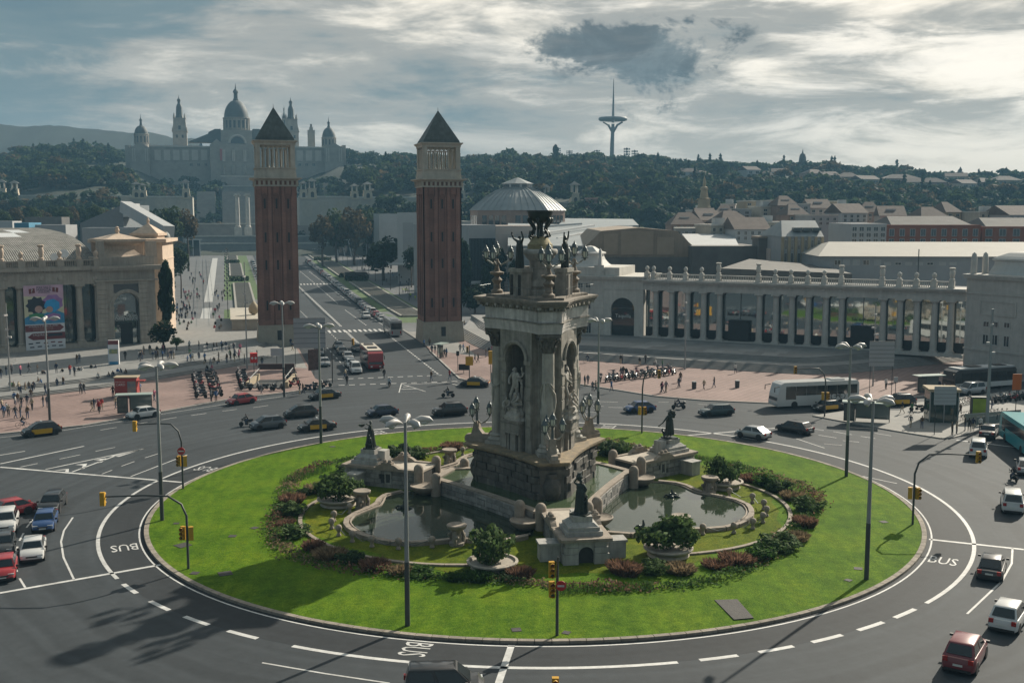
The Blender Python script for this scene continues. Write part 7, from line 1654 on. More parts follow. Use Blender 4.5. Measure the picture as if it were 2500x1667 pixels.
for i,(a,b_,yt,Y,k) in enumerate(vil):
 zb=hill_z(A((a+b_)/2,yt,Y).x,Y)-2;v=bld('village_house','x',a,b_,yt,Y,14,[M_WHITEW,M_CREAM,M_OCHRE,M_BRK2][k],random.uniform(-.4,.4),nx=2,ny=1,wy=(yt+2,yt+10),roof='hip' if i%2 else 'gable',zb=zb,group='village houses on the ridge')
 v.root['label'] = '%s village house %s, %s from the left along the ridge'%(['white','cream','ochre','brick'][k],['with gabled roof','with hipped roof'][i%2],ordn(sorted(vil).index(vil[i])))
def spire(name,label,px,Y,lv,m,zb=None,n=8):
 k=Y/CAM_F;c=A(px,lv[0][1],Y);t=thing(name,label,'tower',(c.x,Y,c.z));MB().lathe([(max(.05,w/2*k),ZH(y,Y)-c.z) for w,y in lv],n,a0=pi/8 if n==8 else pi/4).build('body',m,t);return t,c
t,c=spire('hill_spire','dark tiered church tower on the ridge at right',1958,960,((24,432),(22,424),(20,423),(18,410),(16,409),(15,396),(18,395),(16,384),(12,377),(4,374),(.5,364)),M_DARKW)
t,c=spire('yellow_spire','slim yellow tower with lattice spire above the town',1718,455,((32,530),(32,508),(34,507),(30,500),(30,486),(36,485),(22,484),(16,465),(20,463),(18,458),(8,455),(6,440),(.5,429)),M_OCHRE)
for j in range(4):MB().cbox((-2.2+j*1.45,-2.9,ZH(520,455)-c.z),.7,.2,1.4).build('window',M_SHADOWG,t)
spire('brick_castle','square pink brick tower with battlements right of the domed hall',1443,600,((40,535),(40,516),(42,515),(39,514),(39,488),(43,487),(43,483),(36,483)),mat('pink_brick',(.34,.2,.17),.9,.1),n=4)
spire('hill_chapel','small chapel turret on the far right skyline',2344,930,((14,432),(14,420),(8,419),(8,414),(4,411),(.5,407)),M_DARKW)
Y=330;P_=[A(x,y,Y) for x,y in ((196,560),(302,560),(302,500),(199,545))];c=P_[0];t=thing('wedge_hall','dark wedge-shaped modern hall with white slanting beam at left','building',(c.x,Y,gz(Y)));z0=gz(Y)
MB().prism([(p.x-c.x,0) for p in P_[:2]]+[(p.x-c.x,24) for p in P_[1::-1]],0,[P_[3].z-z0,P_[2].z-z0,P_[2].z-z0,P_[3].z-z0]).build('wedge',mat('slate_cladding',(.15,.17,.185),.6,.08),t)
a,b_=A(306,505,Y-4),A(412,566,Y-30);MB().tube([(a.x-c.x,-4,a.z-z0),(b_.x-c.x,-30,b_.z-z0)],[2.3,2.3],4).build('beam',M_WHITEW,t);r0=A(302,497,Y);r1=A(326,530,Y);MB().box(r0.x-c.x,r1.x-c.x,-1,6,r1.z-z0,r0.z-z0).build('white_box',M_WHITEW,t)
for i,(x0,x1,yt,Y,m,lab) in enumerate(((34,70,544,300,mat('blue_container',(.06,.22,.34),.6,.1),'blue container on the roof line at far left'),(85,160,549,302,M_GREY,'grey plant shed behind the corrugated roof'),(-20,30,540,420,M_WHITEW,'white low shed at the far left edge'),(60,150,530,440,M_DARKW,'dark shed under the trees at left'),(200,330,556,305,M_GREY,'grey gantry shed below the wedge hall'))):bld('shed',lab,x0,x1,yt,Y,8,m)
for i in range(12):
 px=10+i*24+random.uniform(-6,6);tree(px,550,random.uniform(498,515),random.uniform(34,48),470+(i%3)*18,('oak','brown','dark')[i%3],('leafy','brownish','dark')[i%3] + ' tree, %s from the left in the row behind the left hall'%ordn(i),base=gz(470))
#==================================================================avenue gardens,promenades
M_GRASS2=mat('verge_grass',(0.055,0.10,0.025),.9,.3,.8,.3);M_POND=water_mat('pond_water',(0.03,0.035,0.03));M_HEDGE=LM['dark']
def av_quad(b,s0,s1,t0,t1,z):
 st=max(1,int((s1-s0)/30))
 for i in range(st):a=s0+(s1-s0)*i/st;c=s0+(s1-s0)*(i+1)/st;b.quad(AVP(a,t0,z),AVP(a,t1,z),AVP(c,t1,z),AVP(c,t0,z))
for s0,s1,t0,t1,lab in ((145,560,11.6,60,'right promenade paving beside the avenue'),(150,560,-70,-14.0,'left promenade paving beside the avenue')):
 b=MB();av_quad(b,s0,s1,t0,t1,.14 if t0>0 else .145);struct(b.build('promenade',mat('promenade_paving',(.14,.145,.15),.85,.12,.5,spec=.15,big=.12,bigscale=.1)),lab)
for s0,s1,t0,t1,lab in ((165,440,12.6,24.0,'grass verge along the right promenade'),(186,490,-28.2,-17.2,'grass verge along the left promenade')):
 b=MB();av_quad(b,s0,s1,t0,t1,.16);struct(b.build('grass_verge',M_GRASS2),lab)
M_BEDW=mat('bed_wall',(.25,.24,.215),.85,.1,.8)
def bed(s0,s1,t0,t1,label):
 t=thing('fountain_bed',label,'fountain bed',AVP(s0,(t0+t1)/2));o=t.location.copy()
 b=MB();av_quad(b,s0,s1,t0,t1,.35);b.v=[tuple(Vector(v)-o) for v in b.v];b.build('water',M_POND,t)
 for ta in (t0,t1):
  b=MB();P_=[AVP(s,ta,.3)-o for s in np.linspace(s0,s1,12)];b.tube(P_,.42,4);b.build('side_wall',M_BEDW,t)
 s=s0
 while s<s1:
  p,q=AVP(s,t0+.3,.5)-o,AVP(s,t1-.3,.5)-o;d=q-p;MB().box(0,d.length,-.45,.45,-.4,.12).build('cross_wall',M_BEDW,t,p,AV_ROT);s+=3.6
for a in ((180,300,15.6,22.3,'long stepped fountain bed on the right, nearest the tower'),(332,432,15.0,22.0,'second stepped fountain bed on the right'),(446,484,14.4,22.0,'farthest stepped fountain bed on the right'),(200,305,-25.0,-19.6,'long stepped fountain bed on the left, nearest the tower'),(340,420,-26,-21,'second stepped fountain bed on the left'),(430,485,-27,-22,'farthest stepped fountain bed on the left')):bed(*a)
def hedge(s,t_,ln,w,h,label):
 rng=np.random.default_rng(int(s));n=260;P_=rng.uniform(-1,1,(n,3))*np.array([w/2,ln/2,h/2]);V=[]
 for p in P_:
  d=rng.normal(size=3);d/=np.linalg.norm(d);e=np.cross(d,rng.normal(size=3));e/=np.linalg.norm(e)+1e-6;f_=np.cross(d,e);V+=[p-e*.35,p-f_*.35,p+e*.35,p+f_*.35]
 tag(put('hedge',leaf_mesh('hedge',np.array(V)+np.array([0,0,h/2]),M_HEDGE),None,AVP(s,t_,.1),AV_ROT),label,'hedge','clipped hedges between the fountain beds')
for a in ((308,19,5,8,1.6,'clipped hedge at the end of the nearest right bed'),(326,18.5,5,8,1.6,'clipped hedge before the second right bed'),(440,18,5,8,1.6,'clipped hedge before the farthest right bed'),(318,-23,6,7,1.6,'clipped hedge between the left beds'),(425,-24.5,5,6,1.6,'clipped hedge before the farthest left bed')):hedge(*a)
p=G(572,823,0);t=thing('stone_plinth','big pale stone plinth of the left fountain bed','plinth',AVP(150,-22.2,.1),AV_ROT);MB().box(-4.2,4.2,0,30,0,3.0).build('body',M_CREAM,t);MB().box(-4.5,4.5,-.3,30,3.0,3.3).build('coping',M_CREAM,t)
b=MB();b.lathe([(.3,0),(1.0,.5),(1.2,1.4),(.9,2.2),(.3,2.9),(.05,3.1)],10);tag(b.build('shell_sculpture',M_OCHRE,None,AVP(160,-21.5,3.4),.4,smooth=60),'pale shell-shaped sculpture on the big stone plinth','sculpture')
t=thing('walkway','pale glazed-rail moving walkways on the left promenade','walkway',AVP(160,-32));o=t.location.copy()
for tt in (-29.8,-31.4,-34.2):
 P_=[AVP(s,tt-(s-160)*.02,1.0)-o for s in range(160,470,20)];MB().tube(P_,.06,4).build('handrail',M_LMETAL,t)
 b=MB();[b.tube([q,q-Vector((0,0,1))],.04,4) for q in P_];b.build('rail_posts',M_LMETAL,t)
b=MB();av_quad(b,160,470,-34,-31.5,.2);b.v=[tuple(Vector(v)-o) for v in b.v];b.build('belt',mat('belt_paving',(.42,.42,.41),.6,.06),t)
for i,(px,py,Y,lab) in enumerate(((845,622,560,'slanting white frame gate at the far end of the right promenade'),(475,625,560,'white framed gate at the far end of the left promenade'))):
 p=A(px,py,Y);t=thing('frame_gate',lab,'gate',(p.x,Y,gz(Y)),AV_ROT);h=8.5
 for k in range(3):MB().tube([(-4+k*3.4,0,0),(-5.5+k*3.4 if i==0 else-4+k*3.4,0,h)],.35,4).build('post',M_WHITEW,t)
 MB().box(-5,4,-.2,.2,h,h+.5).build('beam',M_WHITEW,t);MB().box(-4,3,.1,.2,.3,h).build('glass',M_DKGLASS,t)
def av_lamp_mesh():
 b=MB();b.tube([(0,0,0),(0,0,.9),(0,0,6)],[.16,.1,.07],6);b.tube([(-.7,0,5.4),(0,0,5.7),(.7,0,5.4)],.05,4);b.lathe([(.12,6),(.24,6.2),(.22,6.6),(.05,6.8)],8);b.lathe([(.1,5.4),(.2,5.6),(.18,5.9),(.04,6.0)],7,(-.7,0,0));b.lathe([(.1,5.4),(.2,5.6),(.18,5.9),(.04,6.0)],7,(.7,0,0));return b
lm=av_lamp_mesh().mesh('promenade_lamp',mat('dark_iron',(.03,.035,.035),.5,.1),50)
for i,(t_,n,nm) in enumerate(((25.5,15,'right'),(-27.2,14,'left'))):
 for k in range(n):tag(put('promenade_lamp',lm,None,AVP(190+k*19,t_,.1),AV_ROT),'dark iron three-globe lamp, %s along the %s promenade'%(ordn(k),nm),'lamp','iron lamps along the %s promenade'%nm)
#==================================================================haze
def haze():
 b=MB();b.box(-1150,1150,-60,1565,-8.2,166);o=b.build('haze',None)
 m=bpy.data.materials.new('haze');m.use_nodes=True;nt=m.node_tree
 for n in list(nt.nodes):nt.nodes.remove(n)
 out=nt.nodes.new('ShaderNodeOutputMaterial');v=nt.nodes.new('ShaderNodeVolumePrincipled');v.inputs['Color'].default_value=(0.27,0.54,0.78,1);v.inputs['Density'].default_value=HAZE_D;v.inputs['Anisotropy'].default_value=0.0
 nt.links.new(v.outputs[0],out.inputs['Volume']);o.data.materials.clear();o.data.materials.append(m);stuff(o,'thin blue haze in the air over the city','haze')
HAZE_D=0.00023
haze()
#==================================================================vehicles
def paint(name,c,rough=.3,metal=.0):return mat('paint_'+name,c,rough,0.03,2.0,spec=.5,coat=.6,metal=metal)
PAINT=dict(black=paint('black',(.012,.013,.015)),white=paint('white',(.55,.55,.54)),red=paint('red',(.30,.02,.025)),grey=paint('grey',(.10,.115,.13),metal=.3),silver=paint('silver',(.33,.34,.35),metal=.4),blue=paint('blue',(.02,.06,.17)),dkblue=paint('dark_blue',(.015,.025,.055)),green=paint('green',(.02,.045,.05)),maroon=paint('maroon',(.16,.018,.025)),yellow=paint('yellow',(.62,.34,.01)),dkgrey=paint('dark_grey',(.045,.048,.05),metal=.2),turq=paint('turquoise',(.03,.32,.36)))
M_CARGL=glassmat('car_glass',(.012,.016,.018),.12);M_TYRE=mat('tyre',(.018,.018,.018),.85,.1,5);M_RIM=mat('rim',(.35,.35,.36),.35,.1,5,metal=.7);M_TRIM=mat('black_trim',(.02,.02,.021),.6,0);M_HLAMP=mat('headlamp',(.6,.62,.62),.15,0);M_TLAMP=mat('tail_lamp',(.32,.015,.012),.25,0);M_PLATE=mat('licence_plate',(.6,.6,.56),.5,0)
SPEC=dict(hatch=(4.1,1.76,1.47,.92,.78,.62,1.75,-.95,-1.85),sedan=(4.5,1.78,1.45,.93,.80,.72,1.9,-.85,-1.55),mpv=(4.3,1.8,1.62,1.0,.88,.5,1.75,-1.35,-2.0),suv=(4.45,1.86,1.7,1.08,.98,.55,1.75,-1.4,-2.05),van=(4.4,1.82,1.85,1.08,1.0,.65,1.8,-1.9,-2.12),estate=(4.6,1.8,1.48,.95,.82,.6,1.8,-1.6,-2.15))
_car={}
def wheel_meshes(r=.315,w=.2):
 k=('wheel',r)
 if k not in _car:
  t=MB();t.xf=Matrix.Rotation(pi/2,4,'X');t.lathe([(r*.62,-w/2),(r*.94,-w/2),(r,-w*.35),(r,w*.35),(r*.94,w/2),(r*.62,w/2)],14)
  q=MB();q.xf=Matrix.Rotation(pi/2,4,'X');q.lathe([(r*.62,-w*.44),(r*.3,-w*.4),(r*.1,-w*.46)],10);q.lathe([(r*.1,w*.46),(r*.3,w*.4),(r*.62,w*.44)],10);_car[k]=(t.mesh('wheel',M_TYRE,40),q.mesh('rim',M_RIM,40))
 return _car[k]
def car_meshes(kind):
 if kind in _car:return _car[kind]
 L,W,H,belt,hood,xa,xb0,xc,xd=SPEC[kind];xa_,xb_=(xb0-.55 if kind!= 'van' else 1.5),xa;w=W/2;h=L/2
 xa_={'hatch':1.15,'sedan':1.25,'mpv':1.45,'suv':1.2,'van':1.5,'estate':1.2}[kind]
 st=[(-h,.62,.84,.32),(-h+.1,belt-.12,.93,.22),(-h+.45,belt,1.0,.2),(xd if xd>-h+.5 else-h+.55,belt,1.0,.18),(0,belt-.02,1.0,.18),(xa_,belt-.03,.99,.18),(xa_+(h-xa_)*.5,hood+.04,.97,.19),(h-.22,hood-.08,.92,.22),(h-.04,hood-.24,.84,.26),(h,.5,.78,.32)]
 b=MB();vs=[];n=13
 for x,zt,f,zb in st:
  q=w*f;half=[(q*.8,zb),(q*.97,zb+.1),(q,.5 if zt>.6 else zt*.8),(q*.985,zt-.1),(q*.93,zt-.02),(q*.6,zt+.03)]
  ring=[(0,zb)]+half+[(0,zt+.04)];vs+=[(x,y,z) for y,z in ring]+[(x,-y,z) for y,z in half[::-1]]
 n=14;m=len(st);fs=[(i*n+j,i*n+(j+1)%n,(i+1)*n+(j+1)%n,(i+1)*n+j) for i in range(m-1) for j in range(n)]+[tuple(range(n-1,-1,-1)),tuple((m-1)*n+j for j in range(n))]
 b.add(vs,fs)
 zb,zt=belt-.02,H;B=[(xd,w*.9),(xa_,w*.9)];R_=[(xc,w*.7),(xb_,w*.7)]
 lo=[(xd,-w*.92),(xa_,-w*.92),(xa_,w*.92),(xd,w*.92)];hi=[(xc,-w*.72),(xb_,-w*.72),(xb_,w*.72),(xc,w*.72)]
 b.prism(lo,zb-.05,zt-.06,poly2=hi,top=False,bot=False);hi2=[(xc+.12,-w*.62),(xb_-.15,-w*.62),(xb_-.15,w*.62),(xc+.12,w*.62)];b.prism(hi,zt-.06,zt,poly2=hi2,bot=False)
 body=b.mesh('body',PAINT['black'],35)
 def pane(c,ins=(.06,.06,.1,.1),off=.012):
  a,d,e,f=[Vector(q) for q in c];P=lambda s,t:(a*(1-s)+d*s)*(1-t)+(f*(1-s)+e*s)*t;nrm=(d-a).cross(f-a).normalized()*off
  return [tuple(P(s,t)+nrm) for s,t in ((ins[0],ins[2]),(1-ins[1],ins[2]),(1-ins[1],1-ins[3]),(ins[0],1-ins[3]))]
 V=lambda p,z:(p[0],p[1],z)
 z0,z1=zb,zt-.06
 ws=MB().quad(*pane([V(lo[1],z0),V(lo[2],z0),V(hi[2],z1),V(hi[1],z1)])).mesh('windscreen',M_CARGL);rw=MB().quad(*pane([V(lo[3],z0),V(lo[0],z0),V(hi[0],z1),V(hi[3],z1)],(.08,.08,.15,.1))).mesh('rear_window',M_CARGL)
 sw=[]
 for side,(a,d,e,f) in (('r',(lo[0],lo[1],hi[1],hi[0])),('l',(lo[2],lo[3],hi[3],hi[2]))):
  for s0,s1 in ((.04,.47),(.52,.96)):
   A_,D_,E__,F_=[Vector(V(q,zz)) for q,zz in ((a,z0),(d,z0),(e,z1),(f,z1))];L_=lambda s,lo_=True:(A_.lerp(D_,s) if lo_ else F_.lerp(E__,s));sw.append(MB().quad(*pane([L_(s0),L_(s1),L_(s1,False),L_(s0,False)],(.02,.02,.12,.1))).mesh('side_window',M_CARGL))
 _car['bp']=MB().box(-.06,.06,-w*.8,w*.8,-.08,.08).mesh('bumper',M_TRIM)
 hl=MB().box(-.1,.05,-.2,.2,-.09,.09).mesh('headlight',M_HLAMP);tl=MB().box(-.04,.1,-.14,.14,-.13,.13).mesh('tail_light',M_TLAMP);pl=MB().box(-.015,.015,-.26,.26,-.06,.06).mesh('licence_plate',M_PLATE);mi=MB().box(-.08,.08,-.1,.1,-.06,.07).mesh('mirror',M_TRIM)
 dr=[]
 for sg in (-1,1):
  x0,x1=-1.05 if kind!= 'sedan' else-.95,xa_-.2;y=sg*(w+.006);dr.append(MB().prism([(x0,y),(x1,y),(x1,y-sg*.05),(x0,y-sg*.05)][::-sg],.32,belt-.1).mesh('door_panel',PAINT['yellow']))
 ar=MB();ar.xf=Matrix.Rotation(pi/2,4,'X');ar.lathe([(.39,-.012),(.39,.012)],14);arm=ar.mesh('wheel_arch',M_TRIM)
 _car[kind]=(body,ws,rw,sw,hl,tl,pl,mi,dr,arm);return _car[kind]
def car(kind,col,loc,rz,label,group='cars on the square',taxi=False,far=False):
 L,W,H,belt,hood=SPEC[kind][:5];h,w=L/2,W/2;body,ws,rw,sw,hl,tl,pl,mi,dr,arm=car_meshes(kind);bp_=_car['bp']
 t=thing('car' if kind!= 'van' else 'van',label,'taxi' if taxi else 'van' if kind== 'van' else 'car',loc,rz,group)
 o=put('body',body,t);o.material_slots[0].link = 'OBJECT';o.material_slots[0].material=PAINT[col]
 put('windscreen',ws,t);put('rear_window',rw,t);[put('side_window',m,t) for m in sw]
 wm,rm=wheel_meshes()
 for x in (h-.85,-h+.8):
  for s in (-1,1):
   e=put('wheel',wm,t,(x,s*(w-.09),.315));
   if not far:put('rim',rm,e);put('wheel_arch',arm,t,(x,s*(w-.006),.36))
 for s in (-1,1):
  put('headlight',hl,t,(h-.16,s*(w-.32),hood-.2));put('tail_light',tl,t,(-h+.02,s*(w-.24),belt-.18))
  if not far:put('mirror',mi,t,(SPEC[kind][5]+.55,s*(w+.08),belt+.06))
 if not far:put('bumper',bp_,t,(h-.03,0,.3));put('bumper',bp_,t,(-h+.03,0,.33));put('grille',bp_,t,(h-.02,0,hood-.24),0,(.6,.55,.6));put('licence_plate',pl,t,(h-.01,0,.45));put('licence_plate',pl,t,(-h-.0,0,.62))
 if taxi:
  [put('door_panel',m,t) for m in dr];MB().box(-.1,.1,-.25,.25,H,H+.12).build('roof_sign',M_HLAMP,t);
  MB().box(-h-.012,-h+.2,-w*.6,w*.6,belt-.3,belt-.12).build('rear_panel',PAINT['yellow'],t)
 return t
def side_place(rear,front,W):
 """near-side wheel contacts in the picture -> centre on the ground and heading"""
 a,b_=G(*rear),G(*front);d=(b_-a);rz=atan2(d.y,d.x);n=Vector((-sin(rz),cos(rz),0))
 if n.y<0:n=-n
 c=(a+b_)/2+n*(W/2-.1);return c,rz
v4=lambda x,y:(x/2.613,600+y/2.613);v5=lambda x,y:(800+x/2.613,600+y/2.613);v6=lambda x,y:(1600+x/2.613,600+y/2.613);v7=lambda x,y:(x/1.8816,1067+y/1.8816);v8=lambda x,y:(1250+x/1.8816,1067+y/1.8816);z8=lambda x,y:(430+x/5.004,820+y/5.004);z6=lambda x,y:(1900+x/3.92,860+y/3.92)
for kind,col,r,f,lab,tx in (
 ('mpv','black',v4(352,1205),v4(198,1222),'black taxi people carrier with yellow doors by the left kerb',1),('hatch','white',v4(985,1093),v4(875,1108),'white hatchback passing the left bus shelter',0),('hatch','red',v4(1613,1005),v4(1500,1020),'dark red hatchback along the left kerb',0),
 ('sedan','black',v4(2138,975),v4(2030,985),'black and yellow taxi near the avenue mouth kerb',1),('mpv','dkgrey',v4(1993,1092),v4(1862,1102),'dark grey family car in the second lane',0),('mpv','grey',v4(1785,1165),v4(1660,1178),'blue-grey family car beside the motorcyclist',0),('sedan','black',v4(2092,1178),v4(1974,1188),'black and yellow taxi nearest the lawn at left',1),
 ('hatch','dkblue',v5(418,1085),v5(300,1095),'dark blue hatchback behind the left wing statue',0),('suv','black',v5(855,1082),v5(722,1090),'black off-road car just left of the monument',0),('sedan','black',v5(985,903),v5(880,900),'black and yellow taxi left of the monument columns',1),('hatch','blue',v5(2060,1062),v5(1950,1068),'bright blue hatchback right of the monument',0),
 ('sedan','black',v6(1190,1050),v6(1060,1060),'black and yellow taxi in front of the white coach',1),('estate','green',v6(467,1083),v6(345,1090),'dark green car behind the right wing statue',0),('estate','black',z6(205,790),z6(28,757),'black estate car with shining rear light right of the lawn',0),('hatch','silver',v6(655,1240),v6(545,1222),'silver hatchback closest to the lawn at right',0),('mpv','black',z6(1245,512),z6(1125,515),'black taxi people carrier behind the traffic island',1),('van','silver',(2402,962),(2360,966),'silver van in front of the city bus at right',0),
 ('hatch','red',v7(107,358),v7(15,376),'red hatchback at the left picture edge, farthest of the waiting cars',0)):
 c,rz=side_place(r,f,SPEC[kind][1]);car(kind,col,c,rz,lab,'taxis on the square' if tx else 'cars on the square',bool(tx))
for kind,col,r,f,lab in (
 ('sedan','black',z6(1990,835),z6(2040,770),'black saloon stopping by the traffic island at right'),('van','white',v6(2055,1375),v6(2062,1290),'white van with a roof rack driving away at right'),('hatch','silver',v6(2365,1480),v6(2355,1410),'silver car beside the motorcycle at the right edge'),('van','white',v8(2302,372),v8(2290,290),'white delivery van at the right edge'),('hatch','black',v8(2188,672),v8(2215,590),'black hatchback on the right of the roundabout'),('mpv','white',v8(2250,905),v8(2310,815),'white people carrier with lit brake lights at lower right'),('suv','maroon',v8(2050,1085),v8(2110,985),'dark red crossover at the lower right corner'),
 ('estate','black',v7(270,295),v7(215,365),'black estate car, farthest in the second waiting lane at left'),('sedan','blue',v7(225,372),v7(193,452),'dark blue saloon with lit headlights waiting at left'),('sedan','white',v7(162,498),v7(145,592),'old white saloon waiting at left'),('suv','white',v7(40,385),v7(15,462),'white crossover waiting in the leftmost lane'),('sedan','dkgrey',v7(20,478),v7(5,565),'dark saloon cut by the left edge'),('hatch','red',v7(28,585),v7(10,685),'red hatchback waiting nearest the stop line at left')):
 a,b_=G(*r),G(*f);d=b_-a;car(kind,col,(a+b_)/2,atan2(d.y,d.x),lab)
p=G(1085,1700);car('van','black',p,.06,'black people carrier cut by the bottom edge')
AVR=AV_ROT+pi/2
for i,(kind,col,px,py,lab) in enumerate((('van','white',*z8(2210,470),'white van first in line at the avenue mouth'),('sedan','white',*z8(2150,395),'white car second in line behind the white van'),('sedan','silver',*z8(2115,305),'silver car third in line at the avenue mouth'),('sedan','dkgrey',*z8(2045,240),'dark grey car fourth in line at the avenue mouth'),('hatch','grey',*z8(1995,170),'blue-grey car last in line at the avenue mouth'),('hatch','dkgrey',*z8(2220,200),'dark car behind the red bus'),('sedan','grey',*z8(1755,250),'grey car by the direction sign'),('sedan','silver',*z8(1825,380),'silver car nearest the crossing by the left kerb'),('suv','white',896,779,'white off-road car beside the parked row'))):
 p=G(px,py)+AX*2.1;car(kind,col,p,AVR+pi,lab,'cars queueing in the avenue')
cols=['white','silver','white','grey','white','dkgrey','silver','white','red','black','white','silver'];kinds=['hatch','sedan','mpv','estate','van']
for i in range(41):
 s=172+i*6.35;col=random.choice(cols);car(kinds[(i*3)%5],col,AVP(s,9.6+random.uniform(-.12,.12),.01),AVR+(0 if i%4 else pi),'%s car, %s in the parked row counted from the grey coach'%(col.replace('dk','dark ').replace('maroon','dark red'),ordn(i)),'cars parked along the avenue',far=True)
for i in range(9):
 s=325+i*13;col=random.choice(cols);car(kinds[(i*2)%5],col,AVP(s,-15.6,.01),AVR,'%s vehicle, %s in the left-hand row of the avenue'%(col.replace('dk','dark '),ordn(i)),'vehicles along the left side of the avenue',far=True)
for i,(px,py,k,col) in enumerate(((515,620,'hatch','white'),(552,618,'sedan','white'),(574,615,'van','silver'),(726,617,'hatch','white'),(770,614,'estate','white'))):car(k,col,G(px,py),AV_ROT,'%s %s, %s from the left on the cross street at the avenue end'%(col,'van' if k== 'van' else 'car',ordn(i)),'cars on the far cross street',far=True)
def bus(loc,rz,label,L,W,H,body,lower=None,coach=False,roof=None,group='buses'):
 t=thing('bus',label,'bus',loc,rz,group);h,w=L/2,W/2;sl=.55 if coach else .18
 prof=[(-h,.35),(h-.1,.35),(h,.7),(h-sl*.3,H*.55),(h-sl,H-.25),(h-sl-.5,H),(-h+.35,H),(-h+.08,H-.35)];n=len(prof)
 fs=[tuple(range(n-1,-1,-1)),tuple(range(n,2*n))]+[(i,(i+1)%n,n+(i+1)%n,n+i) for i in range(n)]
 MB().add([(x,w,z) for x,z in prof]+[(x,-w,z) for x,z in prof],[f[::-1] for f in fs]).build('body',body,t)
 zs0,zs1=(1.75,H-.55) if coach else (1.15,H-.5);nw=7 if coach else 6
 for s in (-1,1):
  for i in range(nw):
   x0=-h+.35+i*(L-1.6)/nw;MB().box(x0,x0+(L-1.6)/nw-(.04 if coach else .09),s*w-.02,s*w+.02,zs0-(.5 if coach and i==nw-1 else 0),zs1).build('side_window',M_CARGL,t)
  for x in (h-2.6,-h+2.9):wm,rm=wheel_meshes(.5,.3);e=put('wheel',wm,t,(x,s*(w-.13),.5));put('rim',rm,e)
  MB().box(h-.05,h+.03,s*w-s*.55-.15,s*w-s*.55+.15,.6,.85).build('headlight',M_HLAMP,t);MB().box(-h-.03,-h+.05,s*w-s*.35-.12,s*w-s*.35+.12,.7,1.3).build('tail_light',M_TLAMP,t);MB().tube([(h-.3,s*w,H-.5),(h+.45,s*(w+.1),H-.6),(h+.45,s*(w+.12),H-1.2)],.07,5).build('mirror',M_TRIM,t)
  if lower:MB().box(-h+.05,h-.15,s*(w+.012)-.01,s*(w+.012)+.01,.36,lower[0]).build('side_stripe',lower[1],t)
 x1,x2=h+.015,h-sl+.02;q=w*.9;MB().quad((h-.0,-q,1.1),(h-.0,q,1.1),(x2-.02,q,H-.35),(x2-.02,-q,H-.35)).build('windscreen',M_CARGL,t);MB().box(-h-.0,-h+.05,-q,q,1.7,H-.5).build('rear_window',M_CARGL,t)
 if roof:MB().box(-h+.4,h-1.0,-w*.93,w*.93,H,H+.22).build('roof_unit',roof,t);MB().box(-h+1.6,-h+3.6,-w*.6,w*.6,H+.28,H+.36).build('roof_vent',M_TRIM,t);MB().box(h-5.5,h-3.4,-w*.6,w*.6,H+.28,H+.36).build('roof_vent',M_TRIM,t)
 else:MB().box(-h+2,-h+4,-w*.6,w*.6,H,H+.18).build('roof_unit',body,t)
 return t
c,rz=side_place(v6(1165,1022),v6(870,1036),2.55);cb_=bus(c+Vector((.4,0,0)),rz,'big white touring coach with a bicycle emblem by the right pavement',12.4,2.55,3.55,PAINT['white'],coach=True)
for dx in (-3.6,-2.3):b=MB();b.tube([(dx+.42*cos(2*pi*i/12),1.29,1.45+.42*sin(2*pi*i/12)) for i in range(13)],.05,4);b.build('bicycle_emblem',M_TRIM,cb_)
b=MB();b.tube([(-3.6,1.29,1.45),(-2.9,1.29,1.5),(-2.3,1.29,1.45)],.05,4);b.tube([(-3.3,1.29,1.95),(-2.9,1.29,1.5),(-2.5,1.29,2.05)],.05,4);b.build('bicycle_emblem',M_TRIM,cb_)
MROOF=mat('bus_roof_beige',(.5,.45,.38),.6,.06);p=G(918,905)+AX*6;bus(p,AVR+pi,'red city bus with beige roof waiting at the avenue mouth',12.0,2.55,3.15,PAINT['red'],(1.0,PAINT['black']),roof=MROOF)
p=G(968,823)+AX*6;bus(p,AVR,'grey coach parked at the end of the car row',12.0,2.5,3.5,PAINT['silver'],coach=True)
c,rz=side_place((2452,949),(2372,955),2.55);bus(c+Vector((0,1,0)),rz,'red and white city bus stopped at the far right',12.0,2.55,3.1,PAINT['dkgrey'],(1.1,PAINT['white']),roof=M_WHITEW)
p=G(2510,1122);bus(p+Vector((2.2,5.5,0)),radians(80),'turquoise bus cut by the right edge',12.0,2.55,3.3,PAINT['turq'],coach=True)
bus(AVP(312,19.5,.1),AV_ROT,'dark coach-like van parked across the gap between the right fountain beds',9.0,2.4,3.0,PAINT['black'],coach=True)
